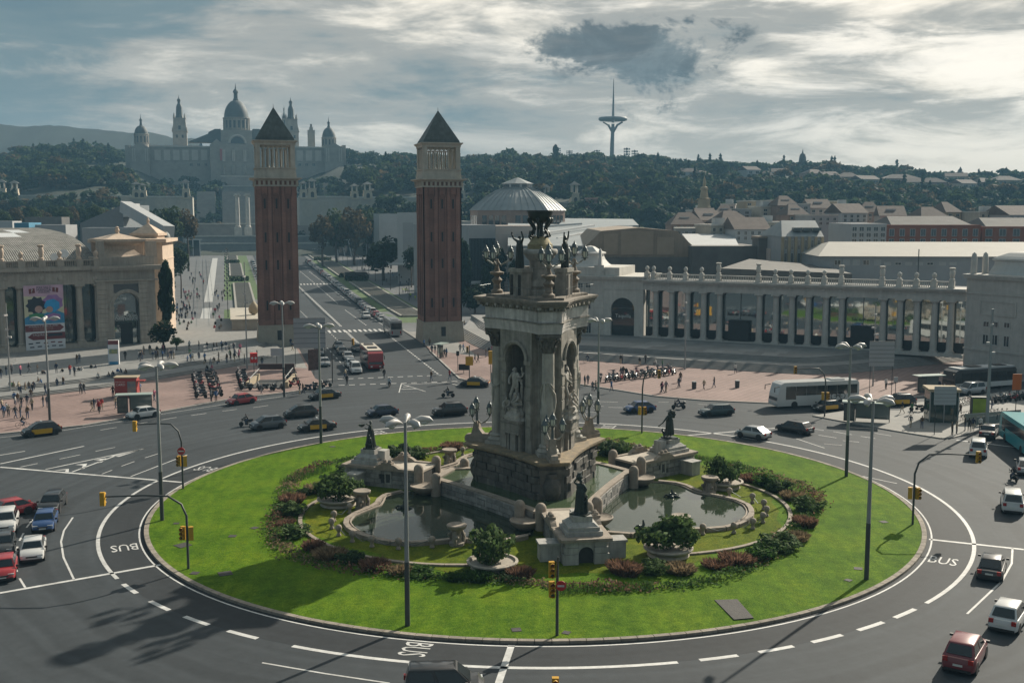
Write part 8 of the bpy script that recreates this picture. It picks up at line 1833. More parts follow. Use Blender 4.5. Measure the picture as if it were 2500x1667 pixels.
def bike_parts(kind):
 r,w=(.29,.11) if kind!= 'cycle' else (.34,.03);wb=.68 if kind!= 'cycle' else .52
 wh=MB();n=14;wh.xf=Matrix.Rotation(pi/2,4,'X');wh.lathe([(r-w*.9,-w/2),(r,-w*.3),(r,w*.3),(r-w*.9,w/2)],n,cap=False)
 if kind!= 'cycle':wh.lathe([(r*.68,-.02),(r*.1,-.03),(r*.1,.03),(r*.68,.02)],9)
 wm=wh.mesh('wheel',M_TYRE,40);b=MB();s=MB();hb=MB()
 if kind== 'scooter':b.tube([(-.75,0,.62),(-.45,0,.55),(-.1,0,.36),(.25,0,.36),(.42,0,.7),(.5,0,.98)],[.1,.19,.13,.12,.17,.1],7);b.tube([(.68,0,.3),(.55,0,.75)],.06,5);b.ball((-.8,0,.88),.2,n=7,k=4);s.tube([(-.75,0,.8),(-.3,0,.8),(-.1,0,.74)],[.13,.15,.1],6);hb.tube([(.42,-.34,1.04),(.5,0,.98),(.42,.34,1.04)],.03,5);hb.tube([(.45,.28,1.04),(.48,.34,1.25)],.03,4);hb.tube([(.45,-.28,1.04),(.48,-.34,1.25)],.03,4);hb.quad((.6,-.22,.95),(.6,.22,.95),(.46,.2,1.35),(.46,-.2,1.35))
 elif kind== 'motorcycle':b.tube([(-.75,0,.72),(-.3,0,.6),(.15,0,.82),(.4,0,.8)],[.06,.14,.19,.09],7);b.tube([(-.15,0,.35),(.2,0,.36)],[.2,.2],7);b.tube([(.7,0,.3),(.45,0,.95)],.05,5);b.ball((.55,0,.88),.12,n=7,k=4);b.tube([(-.7,-.16,.35),(.0,-.18,.28)],[.08,.05],5);s.tube([(-.8,0,.84),(-.35,0,.78),(-.05,0,.8)],[.09,.13,.08],6);hb.tube([(.3,-.36,1.02),(.42,0,1.0),(.3,.36,1.02)],.025,5);hb.tube([(.35,.3,1.02),(.36,.36,1.2)],.03,4);hb.tube([(.35,-.3,1.02),(.36,-.36,1.2)],.03,4)
 else:b.tube([(-.52,0,.34),(-.1,0,.3),(.4,0,.78),(-.18,0,.75),(-.1,0,.3)],.022,4);b.tube([(-.18,0,.75),(-.52,0,.34)],.018,4);b.tube([(.52,0,.34),(.4,0,.78),(.38,0,.95)],.022,4);s.tube([(-.32,0,.92),(-.08,0,.92)],[.08,.04],5);s.tube([(-.2,0,.92),(-.18,0,.75)],.018,4);hb.tube([(.32,-.28,.98),(.4,0,.96),(.32,.28,.98)],.018,4)
 return wm,b.mesh('body',PAINT['black'],50),s.mesh('seat',M_TRIM,50),hb.mesh('handlebar',M_RIM),wb,r
BK={k:bike_parts(k) for k in ('scooter','motorcycle','cycle')}
def bike(kind,col,loc,rz,label,group):
 wm,bm_,sm,hm,wb,r=BK[kind];t=thing('bicycle' if kind== 'cycle' else kind,label,'bicycle' if kind== 'cycle' else 'motorcycle',loc,rz,group)
 o=put('body',bm_,t);o.material_slots[0].link = 'OBJECT';o.material_slots[0].material=PAINT[col]
 put('wheel',wm,t,(wb,0,r));put('wheel',wm,t,(-wb,0,r));put('seat',sm,t);put('handlebar',hm,t);return t
BC=['black','black','dkgrey','black','grey','black','dkgrey','black','red','dkblue']
def bike_rows(rows,where,group,kinds=('scooter','motorcycle')):
 for ri,(p,q,n,rz) in enumerate(rows):
  a,b_=G(*p,KZ),G(*q,KZ)
  for i in range(n):
   c=a.lerp(b_,i/max(1,n-1));col=BC[(i*7+ri*3)%10];k=kinds[(i+ri)%len(kinds)]
   bike(k,col,c+Vector((random.uniform(-.1,.1),random.uniform(-.2,.2),0)),rz+random.uniform(-.2,.2),'%s %s, %s in %s row %s'%(col.replace('dk','dark '),'bicycle' if k== 'cycle' else k,ordn(i),ORD[ri],where),group)
bike_rows(((z8(245,500),z8(300,760),9,2.9),(z8(420,480),z8(500,740),8,.4)),'of the left parking bay','motorcycles parked at left')
bike_rows(((z8(790,470),z8(850,660),7,2.9),(z8(1390,440),z8(1450,620),6,.3),(z8(960,660),z8(1250,665),3,.2),(z8(1640,665),z8(1830,620),3,.1)),'beside the metro stairs','motorcycles parked by the metro stairs')
bike_rows(((v5(1745,870),v5(2210,822),16,1.2),(v5(1800,850),v5(2180,805),12,1.9)),'on the pink paving right of the monument','motorcycles parked at right')
bike_rows(((v6(2150,1000),v6(2420,968),10,1.9),(v6(1670,1055),v6(1755,1045),2,2.9)),'near the lift box on the traffic island','motorcycles parked on the traffic island');bike_rows(((v6(1930,1018),v6(2030,1000),7,2.3),(v6(1950,1110),v6(2010,1095),4,.8),(v6(2090,1092),v6(2230,1080),6,2.0)),'behind the lift box','bicycles on the traffic island',('cycle',))
#==================================================================street furniture
M_POLE=mat('galvanised_steel',(.26,.27,.27),.5,.08,2.0,metal=.3);M_POLED=mat('dark_pole',(.05,.055,.055),.55,.1);M_YSIG=mat('signal_yellow',(.50,.27,.015),.5,.05);M_HEADG=mat('lamp_head_grey',(.42,.41,.40),.5,.08)
LAMPG=glassmat('lamp_glass',(.45,.47,.46),.15)
def lamp_head():
 b=MB();b.tube([(.25,0,.0),(.6,0,.12),(1.0,0,.2),(1.5,0,.14),(1.75,0,.02)],[.04,.13,.22,.2,.06],8);g=MB();g.tube([(.9,0,.02),(1.2,0,-.06),(1.5,0,.0)],[.1,.16,.08],7);return b.mesh('lamp_head',M_HEADG,60),g.mesh('lens',LAMPG,60)
LH,LN=lamp_head()
def top_z(base,px,py):d=ray(px,py);return CAM_H+d.z*(base.y/d.y)
def street_lamp(bx,by,tx,ty,n,label,z0=0.0,rot=.3):
 b0=G(bx,by,z0);h=top_z(b0,tx,ty)-z0;t=thing('street_lamp',label,'street lamp',b0,rot,'tall street lamps of the square')
 MB().lathe([(.17,0),(.16,h*.32)],10).build('lower_pole',M_POLED,t,smooth=40);MB().lathe([(.15,h*.32),(.09,h)],10).build('pole',M_POLE,t,smooth=40)
 for i in range(n):e=put('lamp_head',LH,t,(0,0,h-.05),2*pi*i/n);put('lens',LN,e)
for a in ((995,1527,1003,1030,5,'five-headed street lamp standing on the lawn in front of the left pool',.15),(2115,1414,2127,978,5,'five-headed street lamp on the right of the lawn',.15),(2066,1163,2075,846,4,'street lamp on the far right edge of the lawn',.15),(396,1270,387,894,5,'five-headed street lamp on the left edge of the lawn',.15),(784,1082,785,797,4,'street lamp on the far left edge of the lawn',.15),(694,969,689,741,4,'street lamp beside the metro stairs before the left tower',KZ),(1460,1034,1462,783,4,'street lamp just behind the monument at right',.15),(122,1027,111,779,4,'street lamp at the left kerb by the banner',KZ)):street_lamp(*a)
for bx,by,tx,ty,lab in ((26,962,15,740,'thin spotlight mast at the far left steps'),(603.5,900,601,640,'thin spotlight mast left of the left tower'),(1672,902,1675,714,'thin spotlight mast before the colonnade'),(2131,942,2138,742,'thin spotlight mast at the right steps'),(2409,1040,2425,754,'thick spotlight mast on the traffic island')):
 b0=G(bx,by,KZ);h=top_z(b0,tx,ty)-KZ;t=thing('spotlight_mast',lab,'mast',b0,0,'spotlight masts');r=.24 if 'thick' in lab else .13;MB().lathe([(r,0),(r*.6,h)],8).build('mast',M_POLE,t,smooth=40)
 for k,zz in enumerate((.62,.7,.86)):MB().box(-.1,.55,-.15,.15,h*zz,h*zz+.25).build('spotlight',M_HEADG,t,None,k*2.2)
def sig_mesh():
 b=MB();b.box(-.17,.17,-.12,.14,0,1.0)
 for i in range(3):b.xf=Matrix.Translation((0,-.12,.18+.32*i))@Matrix.Rotation(pi/2,4,'X');b.lathe([(.13,0),(.15,.22)],8,cap=False)
 b.xf=None;return b.mesh('signal_head',M_YSIG)
SIG=sig_mesh();LENS=[MB().cbox((0,-.14,.1+.32*i),.18,.02,.18).mesh('signal_lens',mat('signal_lens_%d'%i,c,.3,0)) for i,c in enumerate(((.02,.09,.05),(.2,.1,.01),(.18,.02,.015)))]
def sighead(t,loc,rz):e=put('signal_head',SIG,t,loc,rz);[put('signal_lens',m,e) for m in LENS]
NOE=mat('sign_red',(.40,.02,.02),.5,0)
def signal(bx,by,ex,ey,label,z0=.15,low=True,sign=False,face=0.0):
 b0=G(bx,by,z0);t=thing('traffic_light',label,'traffic light',b0,0,'yellow traffic lights');h=top_z(b0,ex,ey)-z0+.5;e=A(ex,ey,b0.y);dx=e.x-b0.x
 MB().tube([(0,0,0),(0,0,h*.72),(dx*.06,0,h*.88),(dx*.22,0,h*.99),(dx*.5,0,h),(dx,0,h*.98)],[.1,.09,.08,.075,.07,.06],8).build('post',M_POLED,t,smooth=60)
 sighead(t,(dx,-.1,h-.75),face);
 if low:sighead(t,(.3,-.05,2.2),face+.3);sighead(t,(-.3,.05,2.2),face+pi-.3)
 if sign:b=MB();b.xf=Matrix.Translation((0,-.16,3.7))@Matrix.Rotation(pi/2,4,'X');b.lathe([(.36,0),(.36,.04)],16);o=b.build('no_entry_sign',NOE,t);MB().box(-.25,.25,-.22,-.2,3.64,3.76).build('sign_bar',M_WHITE,o)
signal(460,1388,252,1225,'traffic light with long curved arm at the lower left of the lawn',face=pi);signal(447,1193,330,1046,'traffic light with curved arm and no-entry sign at the upper left of the lawn',sign=True,face=pi);signal(2228,1280,2387,1122,'traffic light with long curved arm at the right of the lawn');signal(1567,1057,1609,918,'traffic light with short arm behind the right wing');signal(2013,1017,1941,908,'traffic light with curved arm at the tip of the traffic island',KZ);signal(812,935,862,838,'traffic light with curved arm over the avenue queue',KZ,False)
b0=G(1360,1551,.15);h=top_z(b0,1362,1357);t=thing('traffic_light','straight traffic light post with no-entry sign at the front of the lawn','traffic light',b0,0,'yellow traffic lights');MB().tube([(0,0,0),(0,0,h*.8),(.02,-.6,h)],[.1,.09,.06],8).build('post',M_POLED,t,smooth=50);sighead(t,(-.36,-.1,h*.72),.2);sighead(t,(-.34,-.1,h*.48),.2);b=MB();b.xf=Matrix.Translation((.22,-.12,h*.62))@Matrix.Rotation(pi/2,4,'X') ;b.lathe([(.32,0),(.32,.04)],16);o=b.build('no_entry_sign',NOE,t);MB().box(0,.42,-.19,-.17,h*.62-.06,h*.62+.06).build('sign_bar',M_WHITE,o)
e=A(1356,1655,51.5);t=thing('traffic_light','yellow traffic light head at the bottom edge of the picture','traffic light',(e.x,51.5,0),0,'yellow traffic lights');MB().tube([(0,.2,0),(0,.2,e.z)],.09,8).build('post',M_POLED,t);sighead(t,(0,0,e.z-.95),0)
b0=G(1146,925,KZ);t=thing('traffic_light','short signal post with yellow boards left of the monument','traffic light',b0,0,'yellow traffic lights');MB().tube([(0,0,0),(0,0,5.4)],.08,7).build('post',M_POLED,t);sighead(t,(-.3,0,4.2),0);MB().box(-.6,.6,-.14,-.08,2.2,3.6).build('board',M_YSIG,t);MB().cbox((3.4,0,2.4),.7,.5,2.1).build('yellow_box',M_YSIG,t);MB().tube([(3.4,0,0),(3.4,0,2.4)],.06,6).build('box_post',M_POLED,t)
M_SHG=glassmat('shelter_glass',(.16,.19,.18),.08);M_SHR=mat('shelter_roof',(.30,.36,.33),.4,.05)
def shelter(px,py,label,rz,w=4.2,z0=KZ):
 t=thing('bus_shelter',label,'bus shelter',G(px,py,z0),rz,'glass bus shelters');MB().box(-w/2-.2,w/2+.2,-.9,.8,2.5,2.62).build('roof',M_SHR,t);MB().box(-w/2+1.5,w/2,.62,.66,.35,2.3).build('back_glass',M_SHG,t);MB().box(-w/2,-w/2+1.35,-.55,-.4,.15,2.35).build('advert_frame',M_POLED,t);MB().box(-w/2+.12,-w/2+1.23,-.57,-.55,.35,2.2).build('advert',mat('advert_print',(.10,.10,.085),.4,.5,1.5),t);MB().box(-w/2+1.8,w/2-.3,.2,.55,.45,.52).build('bench',M_POLED,t)
 for x in (-w/2+1.45,w/2):MB().tube([(x,.64,0),(x,.64,2.5)],.05,6).build('post',M_POLED,t)
shelter(*v4(860,1068),'glass bus shelter with dark poster on the left pink paving',.22);shelter(*v6(1345,1125),'open glass bus shelter on the traffic island',-.3,5.5);shelter(*v6(1740,935),'bus shelter with lit poster on the far right pavement',.25);shelter(*v5(722,712),'dark bus shelter at the foot of the right tower',1.2,3.0)
MRED2=mat('kiosk_red',(.28,.035,.03),.5,.06)
t=thing('ticket_kiosk','red ticket kiosk with lettered side on the left pink paving','kiosk',G(*v4(815,962),KZ),.12,None,.78);MB().box(-2.0,1.9,-1.1,1.2,0,3.6).build('cabin',MRED2,t);MB().box(-2.15,2.05,-1.25,1.35,3.6,3.8).build('roof',M_OCHRE,t);MB().box(.25,1.75,-1.13,-1.1,.3,3.0).build('poster',mat('kiosk_poster',(.08,.26,.4),.5,.5,1.2,col2=(.3,.22,.16)),t);MB().box(1.9,3.2,-.8,.8,2.9,3.05).build('awning',MRED2,t);text('CARD',.62,M_WHITE,t,frame((-.95,-1.12,2.4),(1,0,0),(0,0,1)));text('BARCELONA',.3,M_WHITE,t,frame((-.95,-1.12,2.9),(1,0,0),(0,0,1)))
t=thing('info_pillar','tall printed information pillar on the left terrace','sign',G(*v4(730,772),.6),.1,None,.78);MB().box(-1.1,1.1,-.3,.3,0,5.8).build('body',MWH,t);MB().box(-1.1,1.1,-.33,-.3,4.9,5.8).build('red_header',MMAR,t);MB().box(-.9,.9,-.33,-.3,2.9,3.9).build('print',mat('pillar_print',(.1,.28,.4),.6,.5,2.0,col2=(.45,.4,.1)),t);MB().box(-1.14,-1.1,-.3,.3,0,5.8).build('blue_edge',MBLU,t);MB().box(-.9,.9,-.33,-.3,.3,1.2).build('logos',MBLU,t)
t=thing('metro_stairs','metro entrance stairs with pale parapets before the left tower','stairs',G(*z8(1110,640),KZ),.05);
for s in (-1,1):MB().prism([(s*2.9-.25,0),(s*2.9+.25,0),(s*2.9+.25,9),(s*2.9-.25,9)],-.05,.95).build('parapet',M_OCHRE,t);MB().tube([(s*2.6,.2,.1),(s*2.6,.2,1.5),(s*2.6,8.8,1.9)],.07,5).build('rail',M_POLE,t)
MB().box(-2.6,2.6,.3,8.6,.01,.03).build('stairwell_shade',M_SHADOWG,t)  # flat near-black sheet painting the shade of a stair hole that isn't cut
for i in range(6):MB().box(-2.6,2.6,.8+i*1.1,1.15+i*1.1,.035,.09).build('step',M_STEP,t)
MB().box(-2.8,2.8,8.8,9.1,1.6,2.5).build('name_board',mat('board_brown',(.06,.03,.028),.5,.1),t);MB().tube([(-2.8,9,0),(-2.8,9,2.4)],.06,5).build('post',M_POLED,t);MB().tube([(2.8,9,0),(2.8,9,2.4)],.06,5).build('post',M_POLED,t)
t=thing('metro_sign','red cube sign on a pole above the metro stairs','sign',G(*z8(955,520),KZ),.3);MB().tube([(0,0,0),(0,0,2.6)],.06,6).build('pole',M_POLED,t);MB().box(-.55,.55,-.55,.55,2.6,4.1).build('cube',mat('metro_red',(.5,.02,.02),.5,.03),t)
for x in (-.27,.27):b=MB();b.prism([(x-.2,-.57),(x,-.57),(x+.2,-.57),(x,-.57)],3.35,[3.35,3.6,3.35,3.1]);MB().add([(x-.2,-.565,3.35),(x,-.565,3.1),(x+.2,-.565,3.35),(x,-.565,3.6)],[(0,1,2,3)]).build('diamond',M_WHITE,t)
def board(px,py,label,w,h,zb,m,rz=0.0,bars=0):
 t=thing('sign_board',label,'sign',G(px,py,KZ),rz);MB().box(-w/2,w/2,-.05,.05,zb,zb+h).build('panel',m,t);[MB().tube([(x,0,0),(x,0,zb)],.05,5).build('post',M_POLED,t) for x in ((-w/2+.2,w/2-.2) if w>2 else (0,))]
 for i in range(bars):MB().box(-w/2,w/2,-.07,-.05,zb+h*(i+.92)/bars,zb+h*(i+1)/bars-.01).build('bar',M_TRIM,t)
board(*v4(1980,770),'back of a wide grey direction sign beside the left tower',5.4,5.2,3.2,M_GREY,.1,6);board(*v4(1767,785),'white map board on one post before the left tower',2.0,1.3,2.2,M_WHITEW);board(*v4(2003,828),'dark printed poster stand by the avenue kerb',1.9,3.4,.9,mat('poster_print',(.09,.05,.045),.5,.6,2.0),.6);board(*v6(1435,950),'back of a large slatted direction sign at the right steps',3.6,3.6,4.2,M_GREY,0,6);board(*v6(1838,1205),'white multi-line direction sign before the lift box',2.6,2.2,3.6,M_WHITEW,0,5);board(*v6(2293,1130),'orange post sign at the right edge',1.1,2.0,4.2,mat('orange_sign',(.5,.12,.02),.5,.03));board(*v6(1530,950),'small white sign with red disc on the right pavement',.6,.7,1.9,M_WHITEW);board(*v5(868,812),'low dark board by the signal left of the monument',1.7,1.0,.5,M_SHADOWG);board(*v5(830,800),'thin bus stop pole near the right tower kerb',.5,.8,2.6,M_TRIM)
t=thing('lift_box','glass lift box with pale flat roof on the traffic island','lift',G(*v6(1850,1128),KZ)+Vector((0,1.6,0)),-.15);MB().box(-1.7,1.7,-1.6,1.6,0,3.9).build('glass',glassmat('lift_glass',(.03,.05,.045),.05),t);MB().box(-1.95,1.95,-1.8,1.8,3.9,4.25).build('roof',M_OCHRE,t)
for x in (-1.7,0,1.7):MB().box(x-.06,x+.06,-1.68,-1.58,0,3.9).build('mullion',M_POLE,t)
t=thing('green_panel','yellow-green advertising column on the traffic island','advertising column',G(*v6(2058,1110),KZ),-.1);MB().box(-.95,.95,-.4,.4,0,3.0).build('body',M_POLED,t);MB().box(-.85,.85,-.43,-.4,.2,2.8).build('poster',mat('lime_poster',(.22,.30,.03),.5,.2,1.0),t)
for i,(x,y) in enumerate(((247,912),(522,905))):t=thing('litter_bin','%s dark litter bin on the pink paving at right'%('left' if i==0 else 'right'),'bin',z6_(x,y) if False else G(*v6(x,y),KZ));MB().lathe([(.3,0),(.34,.1),(.36,1.0)],10).build('drum',M_POLED,t);MB().lathe([(.38,1.0),(.36,1.12)],10).build('rim',M_POLE,t)
t=thing('glass_canopy','railed stair opening with glass rail on the traffic island','railing',G(*v6(2190,1125),KZ),.35)
for y in (-1,1):MB().box(-4.5,4.5,y-.03,y+.03,.1,1.1).build('glass_rail',M_SHG,t);MB().tube([(-4.5,y,1.12),(4.5,y,1.12)],.05,5).build('handrail',M_POLE,t)
def barrier_mesh():
 b=MB();b.tube([(0,0,.1),(0,0,1.1),(2.3,0,1.1),(2.3,0,.1)],.025,5)
 for i in range(1,12):b.tube([(i*.19,0,.2),(i*.19,0,1.1)],.012,4)
 b.tube([(0,0,.2),(2.3,0,.2)],.02,4);b.tube([(.3,-.3,0),(.3,.3,0)],.025,4);b.tube([(2.0,-.3,0),(2.0,.3,0)],.025,4);return b.mesh('crush_barrier',mat('barrier_steel',(.5,.5,.5),.4,.05,metal=.5))
BAR=barrier_mesh()
def barriers(pts,z,where):
 k=0
 for a,c in zip(pts[:-1],pts[1:]):
  p,q=G(*a,z),G(*c,z);d=q-p;n=max(1,int(d.length/2.4))
  for i in range(n):tag(put('crush_barrier',BAR,None,p+d*(i/n),atan2(d.y,d.x)),'steel crush barrier, %s from the left, %s'%(ordn(k),where),'barrier','crush barriers');k+=1
barriers([v4(1090,722),v4(1300,705),v4(1420,682),v4(1520,655)],LZ,'in the curved line before the promenade');barriers([v4(1100,690),v4(1300,680),v4(1420,655)],LZ,'in the inner line before the promenade');barriers([v4(10,755),v4(185,738)],LZ,'in the short line before the hall')
#==================================================================planting on the lawn
BL=dict(green=leafmat('shrub_green',(.075,.12,.04),.4,2.0),dark=leafmat('shrub_dark',(.045,.075,.03),.4,2.0),red=leafmat('shrub_red',(.17,.10,.068),.35,2.5),tan=leafmat('shrub_tan',(.22,.165,.10),.35,3.0),lush=leafmat('grass_lush',(.05,.105,.02),.4,2.0))
def blades(n,rng):
 a=rng.uniform(0,2*pi,n);r=np.sqrt(rng.random(n))*.62;x,y=r*np.cos(a),r*np.sin(a);h=(1-.45*r**2)*rng.uniform(.6,1.05,n);l=rng.uniform(.15,.6,n);b=rng.uniform(0,2*pi,n);ox,oy=np.cos(a)*l*.8,np.sin(a)*l*.8;w=.035
 dx,dy=np.cos(b)*w,np.sin(b)*w;z=np.zeros(n)
 V=np.stack([np.stack([x-dx,y-dy,z],1),np.stack([x+dx,y+dy,z],1),np.stack([x+ox*.6+dx*.9,y+oy*.6+dy*.9,h*.75],1),np.stack([x+ox,y+oy,h],1)],1);return V.reshape(-1,3)
SHR={}
for k in range(3):
 rng=np.random.default_rng(50+k);V=crown_arrays(1,1.3,34,60,.09,rng);V[:,2]+=.6;V=V*(1+.12*np.sin(V[:,:1]*(3+k)+1.3*V[:,1:2]*4+k));SHR['leafy',k]=leaf_mesh('shrub',V,BL['green']);SHR['grassy',k]=leaf_mesh('shrub',blades(700,rng),BL['red'])
def shrub(p,w,h,kind,col,label,group='shrubs round the fountain',z=None):
 o=put('shrub',SHR[kind,random.randrange(3)],None,(p.x,p.y,lawn_z(hypot(p.x-LC.x,p.y-LC.y))-.05 if z is None else z),U_(0,6),(w/2*U_(.8,1.3),w/2*U_(.8,1.2),h));o.material_slots[0].link = 'OBJECT';o.material_slots[0].material=BL[col];return tag(o,label,'shrub',group)
U_=random.uniform;NW={'green':'leafy green','dark':'dark green','red':'reddish','tan':'straw-coloured','lush':'bright green'}
for i,(q,wpx,kind,col) in enumerate(((v7(1460,250),90,'grassy','tan'),(v7(1400,265),70,'leafy','dark'),(v7(1345,300),110,'grassy','red'),(v7(1330,355),110,'leafy','green'),(v7(1315,400),80,'grassy','red'),(v7(1345,455),120,'leafy','green'),(v7(1440,515),120,'grassy','red'),(v7(1515,550),120,'grassy','tan'),(v7(1610,575),110,'leafy','dark'),(v7(1720,600),130,'grassy','red'),(v7(1840,625),120,'grassy','tan'),(v7(1930,632),90,'leafy','lush'),(v7(2090,655),110,'grassy','lush'),(v7(2200,655),120,'grassy','lush'),(v7(1600,190),90,'leafy','dark'),(v7(2330,650),90,'leafy','dark'),
 (v8(35,640),150,'grassy','red'),(v8(515,625),160,'grassy','red'),(v8(660,625),120,'leafy','green'),(v8(770,620),150,'grassy','tan'),(v8(940,595),120,'grassy','red'),(v8(1030,580),140,'grassy','red'),(v8(1150,548),120,'leafy','lush'),(v8(1240,510),130,'leafy','green'),(v8(1310,470),120,'grassy','tan'),(v8(1345,405),110,'grassy','red'),(v8(1360,335),120,'leafy','green'),(v8(1290,285),120,'grassy','tan'),(v8(1225,250),100,'leafy','dark'),(v8(1160,225),90,'leafy','lush'),(v8(1110,205),110,'grassy','red'),(v5(480,1370),190,'leafy','dark'),(v5(560,1360),160,'leafy','green'),(v5(610,1320),90,'grassy','red'),(v5(795,1300),160,'grassy','red'),(v5(1800,1335),150,'leafy','dark'),(v5(1880,1330),150,'leafy','green'),(v5(1740,1290),90,'grassy','red'),(v5(110,1440),110,'leafy','dark'))):
 p=G(*q,.25);sc=1.8816 if i<31 else 2.613;w=wpx/sc/CAM_F*p.y*1.05;where = 'left of the fountain' if q[0]<1000 else 'before the fountain' if q[0]<1500 and q[1]>1300 else 'behind the fountain' if q[1]<1130 else 'right of the fountain'
 shrub(p,w*U_(1.0,1.4),w*U_(.32,.52),kind,col,'%s %s shrub, %s counted along the ring, %s'%(NW[col],'grassy' if kind== 'grassy' else 'bushy',ordn(i),where))
def cover():
 rng=np.random.default_rng(21);n=12000;a=rng.uniform(0,2*pi,n);rr=24.3+1.3*np.sin(a*5+1)+rng.normal(size=n)*.5;d=np.abs((np.degrees(a)+81+60)%120-60);k=(d>9) | (rr>23.6);a,rr=a[k],rr[k];n=len(a)
 ph=np.sin(a*17)+.8*np.sin(a*31+2)+.6*np.sin(a*53);h=.12+.5*np.clip(.55+.35*ph,0.05,1.2)*rng.random(n)*np.exp(-((rr-24.3-1.3*np.sin(a*5+1))/1.0)**2)
 c=np.stack([MC.x+rr*np.cos(a),MC.y+rr*np.sin(a),.22+h],1);nr=rng.normal(size=(n,3));nr/=np.linalg.norm(nr,axis=1,keepdims=True);t=np.cross(nr,rng.normal(size=(n,3)));t/=np.linalg.norm(t,axis=1,keepdims=True);b_=np.cross(nr,t);s=rng.uniform(.06,.15,(n,1))
 V=np.stack([c-t*s,c-b_*s*.7,c+t*s,c+b_*s*.7],1).reshape(-1,3);mi=np.where(np.sin(a*9+2)+rng.normal(size=n)*.5>.55,1,np.where(np.sin(a*7)+rng.normal(size=n)*.5>.6,2,np.where(rng.random(n)<.5,0,3)))
 stuff(put('ground_cover',leaf_mesh('ground_cover',V,[BL['green'],BL['red'],BL['tan'],BL['lush']],mi)),'ragged ring of low bedding plants on the lawn','ground cover')
cover()
MPL=mat('planter_stone',(.36,.32,.27),.85,.2,2.0,.4)
for i,(a,r,lab) in enumerate(((-172,18.2,'beside the left pool'),(-101,20.6,'before the left pool, left of the front wing'),(-61,19.4,'before the right pool, right of the front wing'),(12,18.0,'behind the right pool'))):
 p=polar(a,r,.22);b=MB();b.lathe([(1.5,0),(1.62,.12),(1.5,.3),(1.75,.5),(1.9,.62),(1.9,.72),(1.7,.74),(1.6,.6),(.1,.58)],24);tag(b.build('planter',MPL,None,p,smooth=40),'round stone planter '+lab,'planter','round stone planters');shrub(p,3.7,2.1,'leafy','green','large glossy green bush filling the planter '+lab,z=.85)
def strip(q0,q1,w,h,label,n=420):
 a,c=G(*q0,.2),G(*q1,.2);d=c-a;L_=d.length;rng=np.random.default_rng(int(L_*10));V=blades(n,rng).reshape(-1,4,3);s=rng.random((n,1,1))*L_;t_=rng.uniform(-w/2,w/2,(n,1,1));V=V*np.array([.3,.3,h]);V=V+np.concatenate([s,t_,np.zeros_like(s)],2);tag(put('hedge',leaf_mesh('hedge',V.reshape(-1,3),BL['lush']),None,(a.x,a.y,.22),atan2(d.y,d.x)),label,'hedge','low planted strips on the lawn')
strip(v7(1315,212),v7(1510,145),1.5,.6,'low planted strip on the upper left of the lawn',900);strip(v8(215,715),v8(640,690),1.5,.55,'low planted strip at the front of the lawn',1200);strip(v8(815,92),v8(1060,138),1.3,.55,'low planted strip on the upper right of the lawn',900)
P_=[G(*v8(*q),.2) for q in ((930,748),(1035,745),(1110,830),(1020,838))];MB().prism([(p.x,p.y) for p in P_][::-1],.1,.235).build('lawn_grate',mat('grate',(.035,.032,.03),.8,.3,3.0,.5));tag(bpy.data.objects['lawn_grate'],'dark square grating in the lawn at lower right','grating')
for i,(q,w) in enumerate(((v7(1068,455),.5),(v7(1170,418),.5),(v7(1035,625),.8),(v7(895,622),.5),(v7(840,495),.9),(v8(1708,388),.5),(v8(1590,602),.5),(v8(1545,655),.4),(v8(20,882),.5),(v8(250,895),.4),(v7(1528,43),.5),(v7(810,395),.4))):p=G(*q,.2);tag(MB().box(-w*.6,w*.6,-w*.6,w*.6,0,.015).build('manhole_cover',MATS['grate'],None,(p.x,p.y,lawn_z(hypot(p.x-LC.x,p.y-LC.y))+.01),i),'%s small dark access cover set in the lawn'%ordn(i),'manhole cover','access covers in the lawn')
#==================================================================people
SKIN=[mat('skin_light',(.40,.26,.20),.6,.05),mat('skin_tan',(.28,.17,.12),.6,.05),mat('skin_dark',(.10,.06,.045),.6,.05)]
HAIR=[mat('hair_dark',(.018,.014,.012),.6,.1),mat('hair_brown',(.06,.035,.02),.6,.1),mat('hair_fair',(.22,.15,.07),.6,.1)]
CLO={n:mat('cloth_'+n,c,.9,.12,6) for n,c in dict(black=(.015,.015,.018),navy=(.02,.03,.06),grey=(.13,.13,.14),white=(.55,.54,.52),red=(.32,.03,.03),green=(.05,.13,.06),brown=(.10,.065,.04),blue=(.06,.13,.28),beige=(.34,.28,.2),pink=(.45,.14,.2),jeans=(.05,.075,.13),lime=(.42,.55,.05)).items()}
SHOE=mat('shoe',(.03,.028,.026),.6,.1);TOPS=['black','navy','grey','white','red','black','brown','blue','beige','green','black','pink','grey','navy','black','navy','brown','black'];BOT=['jeans','black','jeans','grey','black','beige','navy']
PN=[0];USED=set();POSES={'walk':'walking','walk2':'striding','stand':'standing','sit':'sitting','ride':'riding','phone':'texting','talk':'gesturing','crouch':'crouching'}
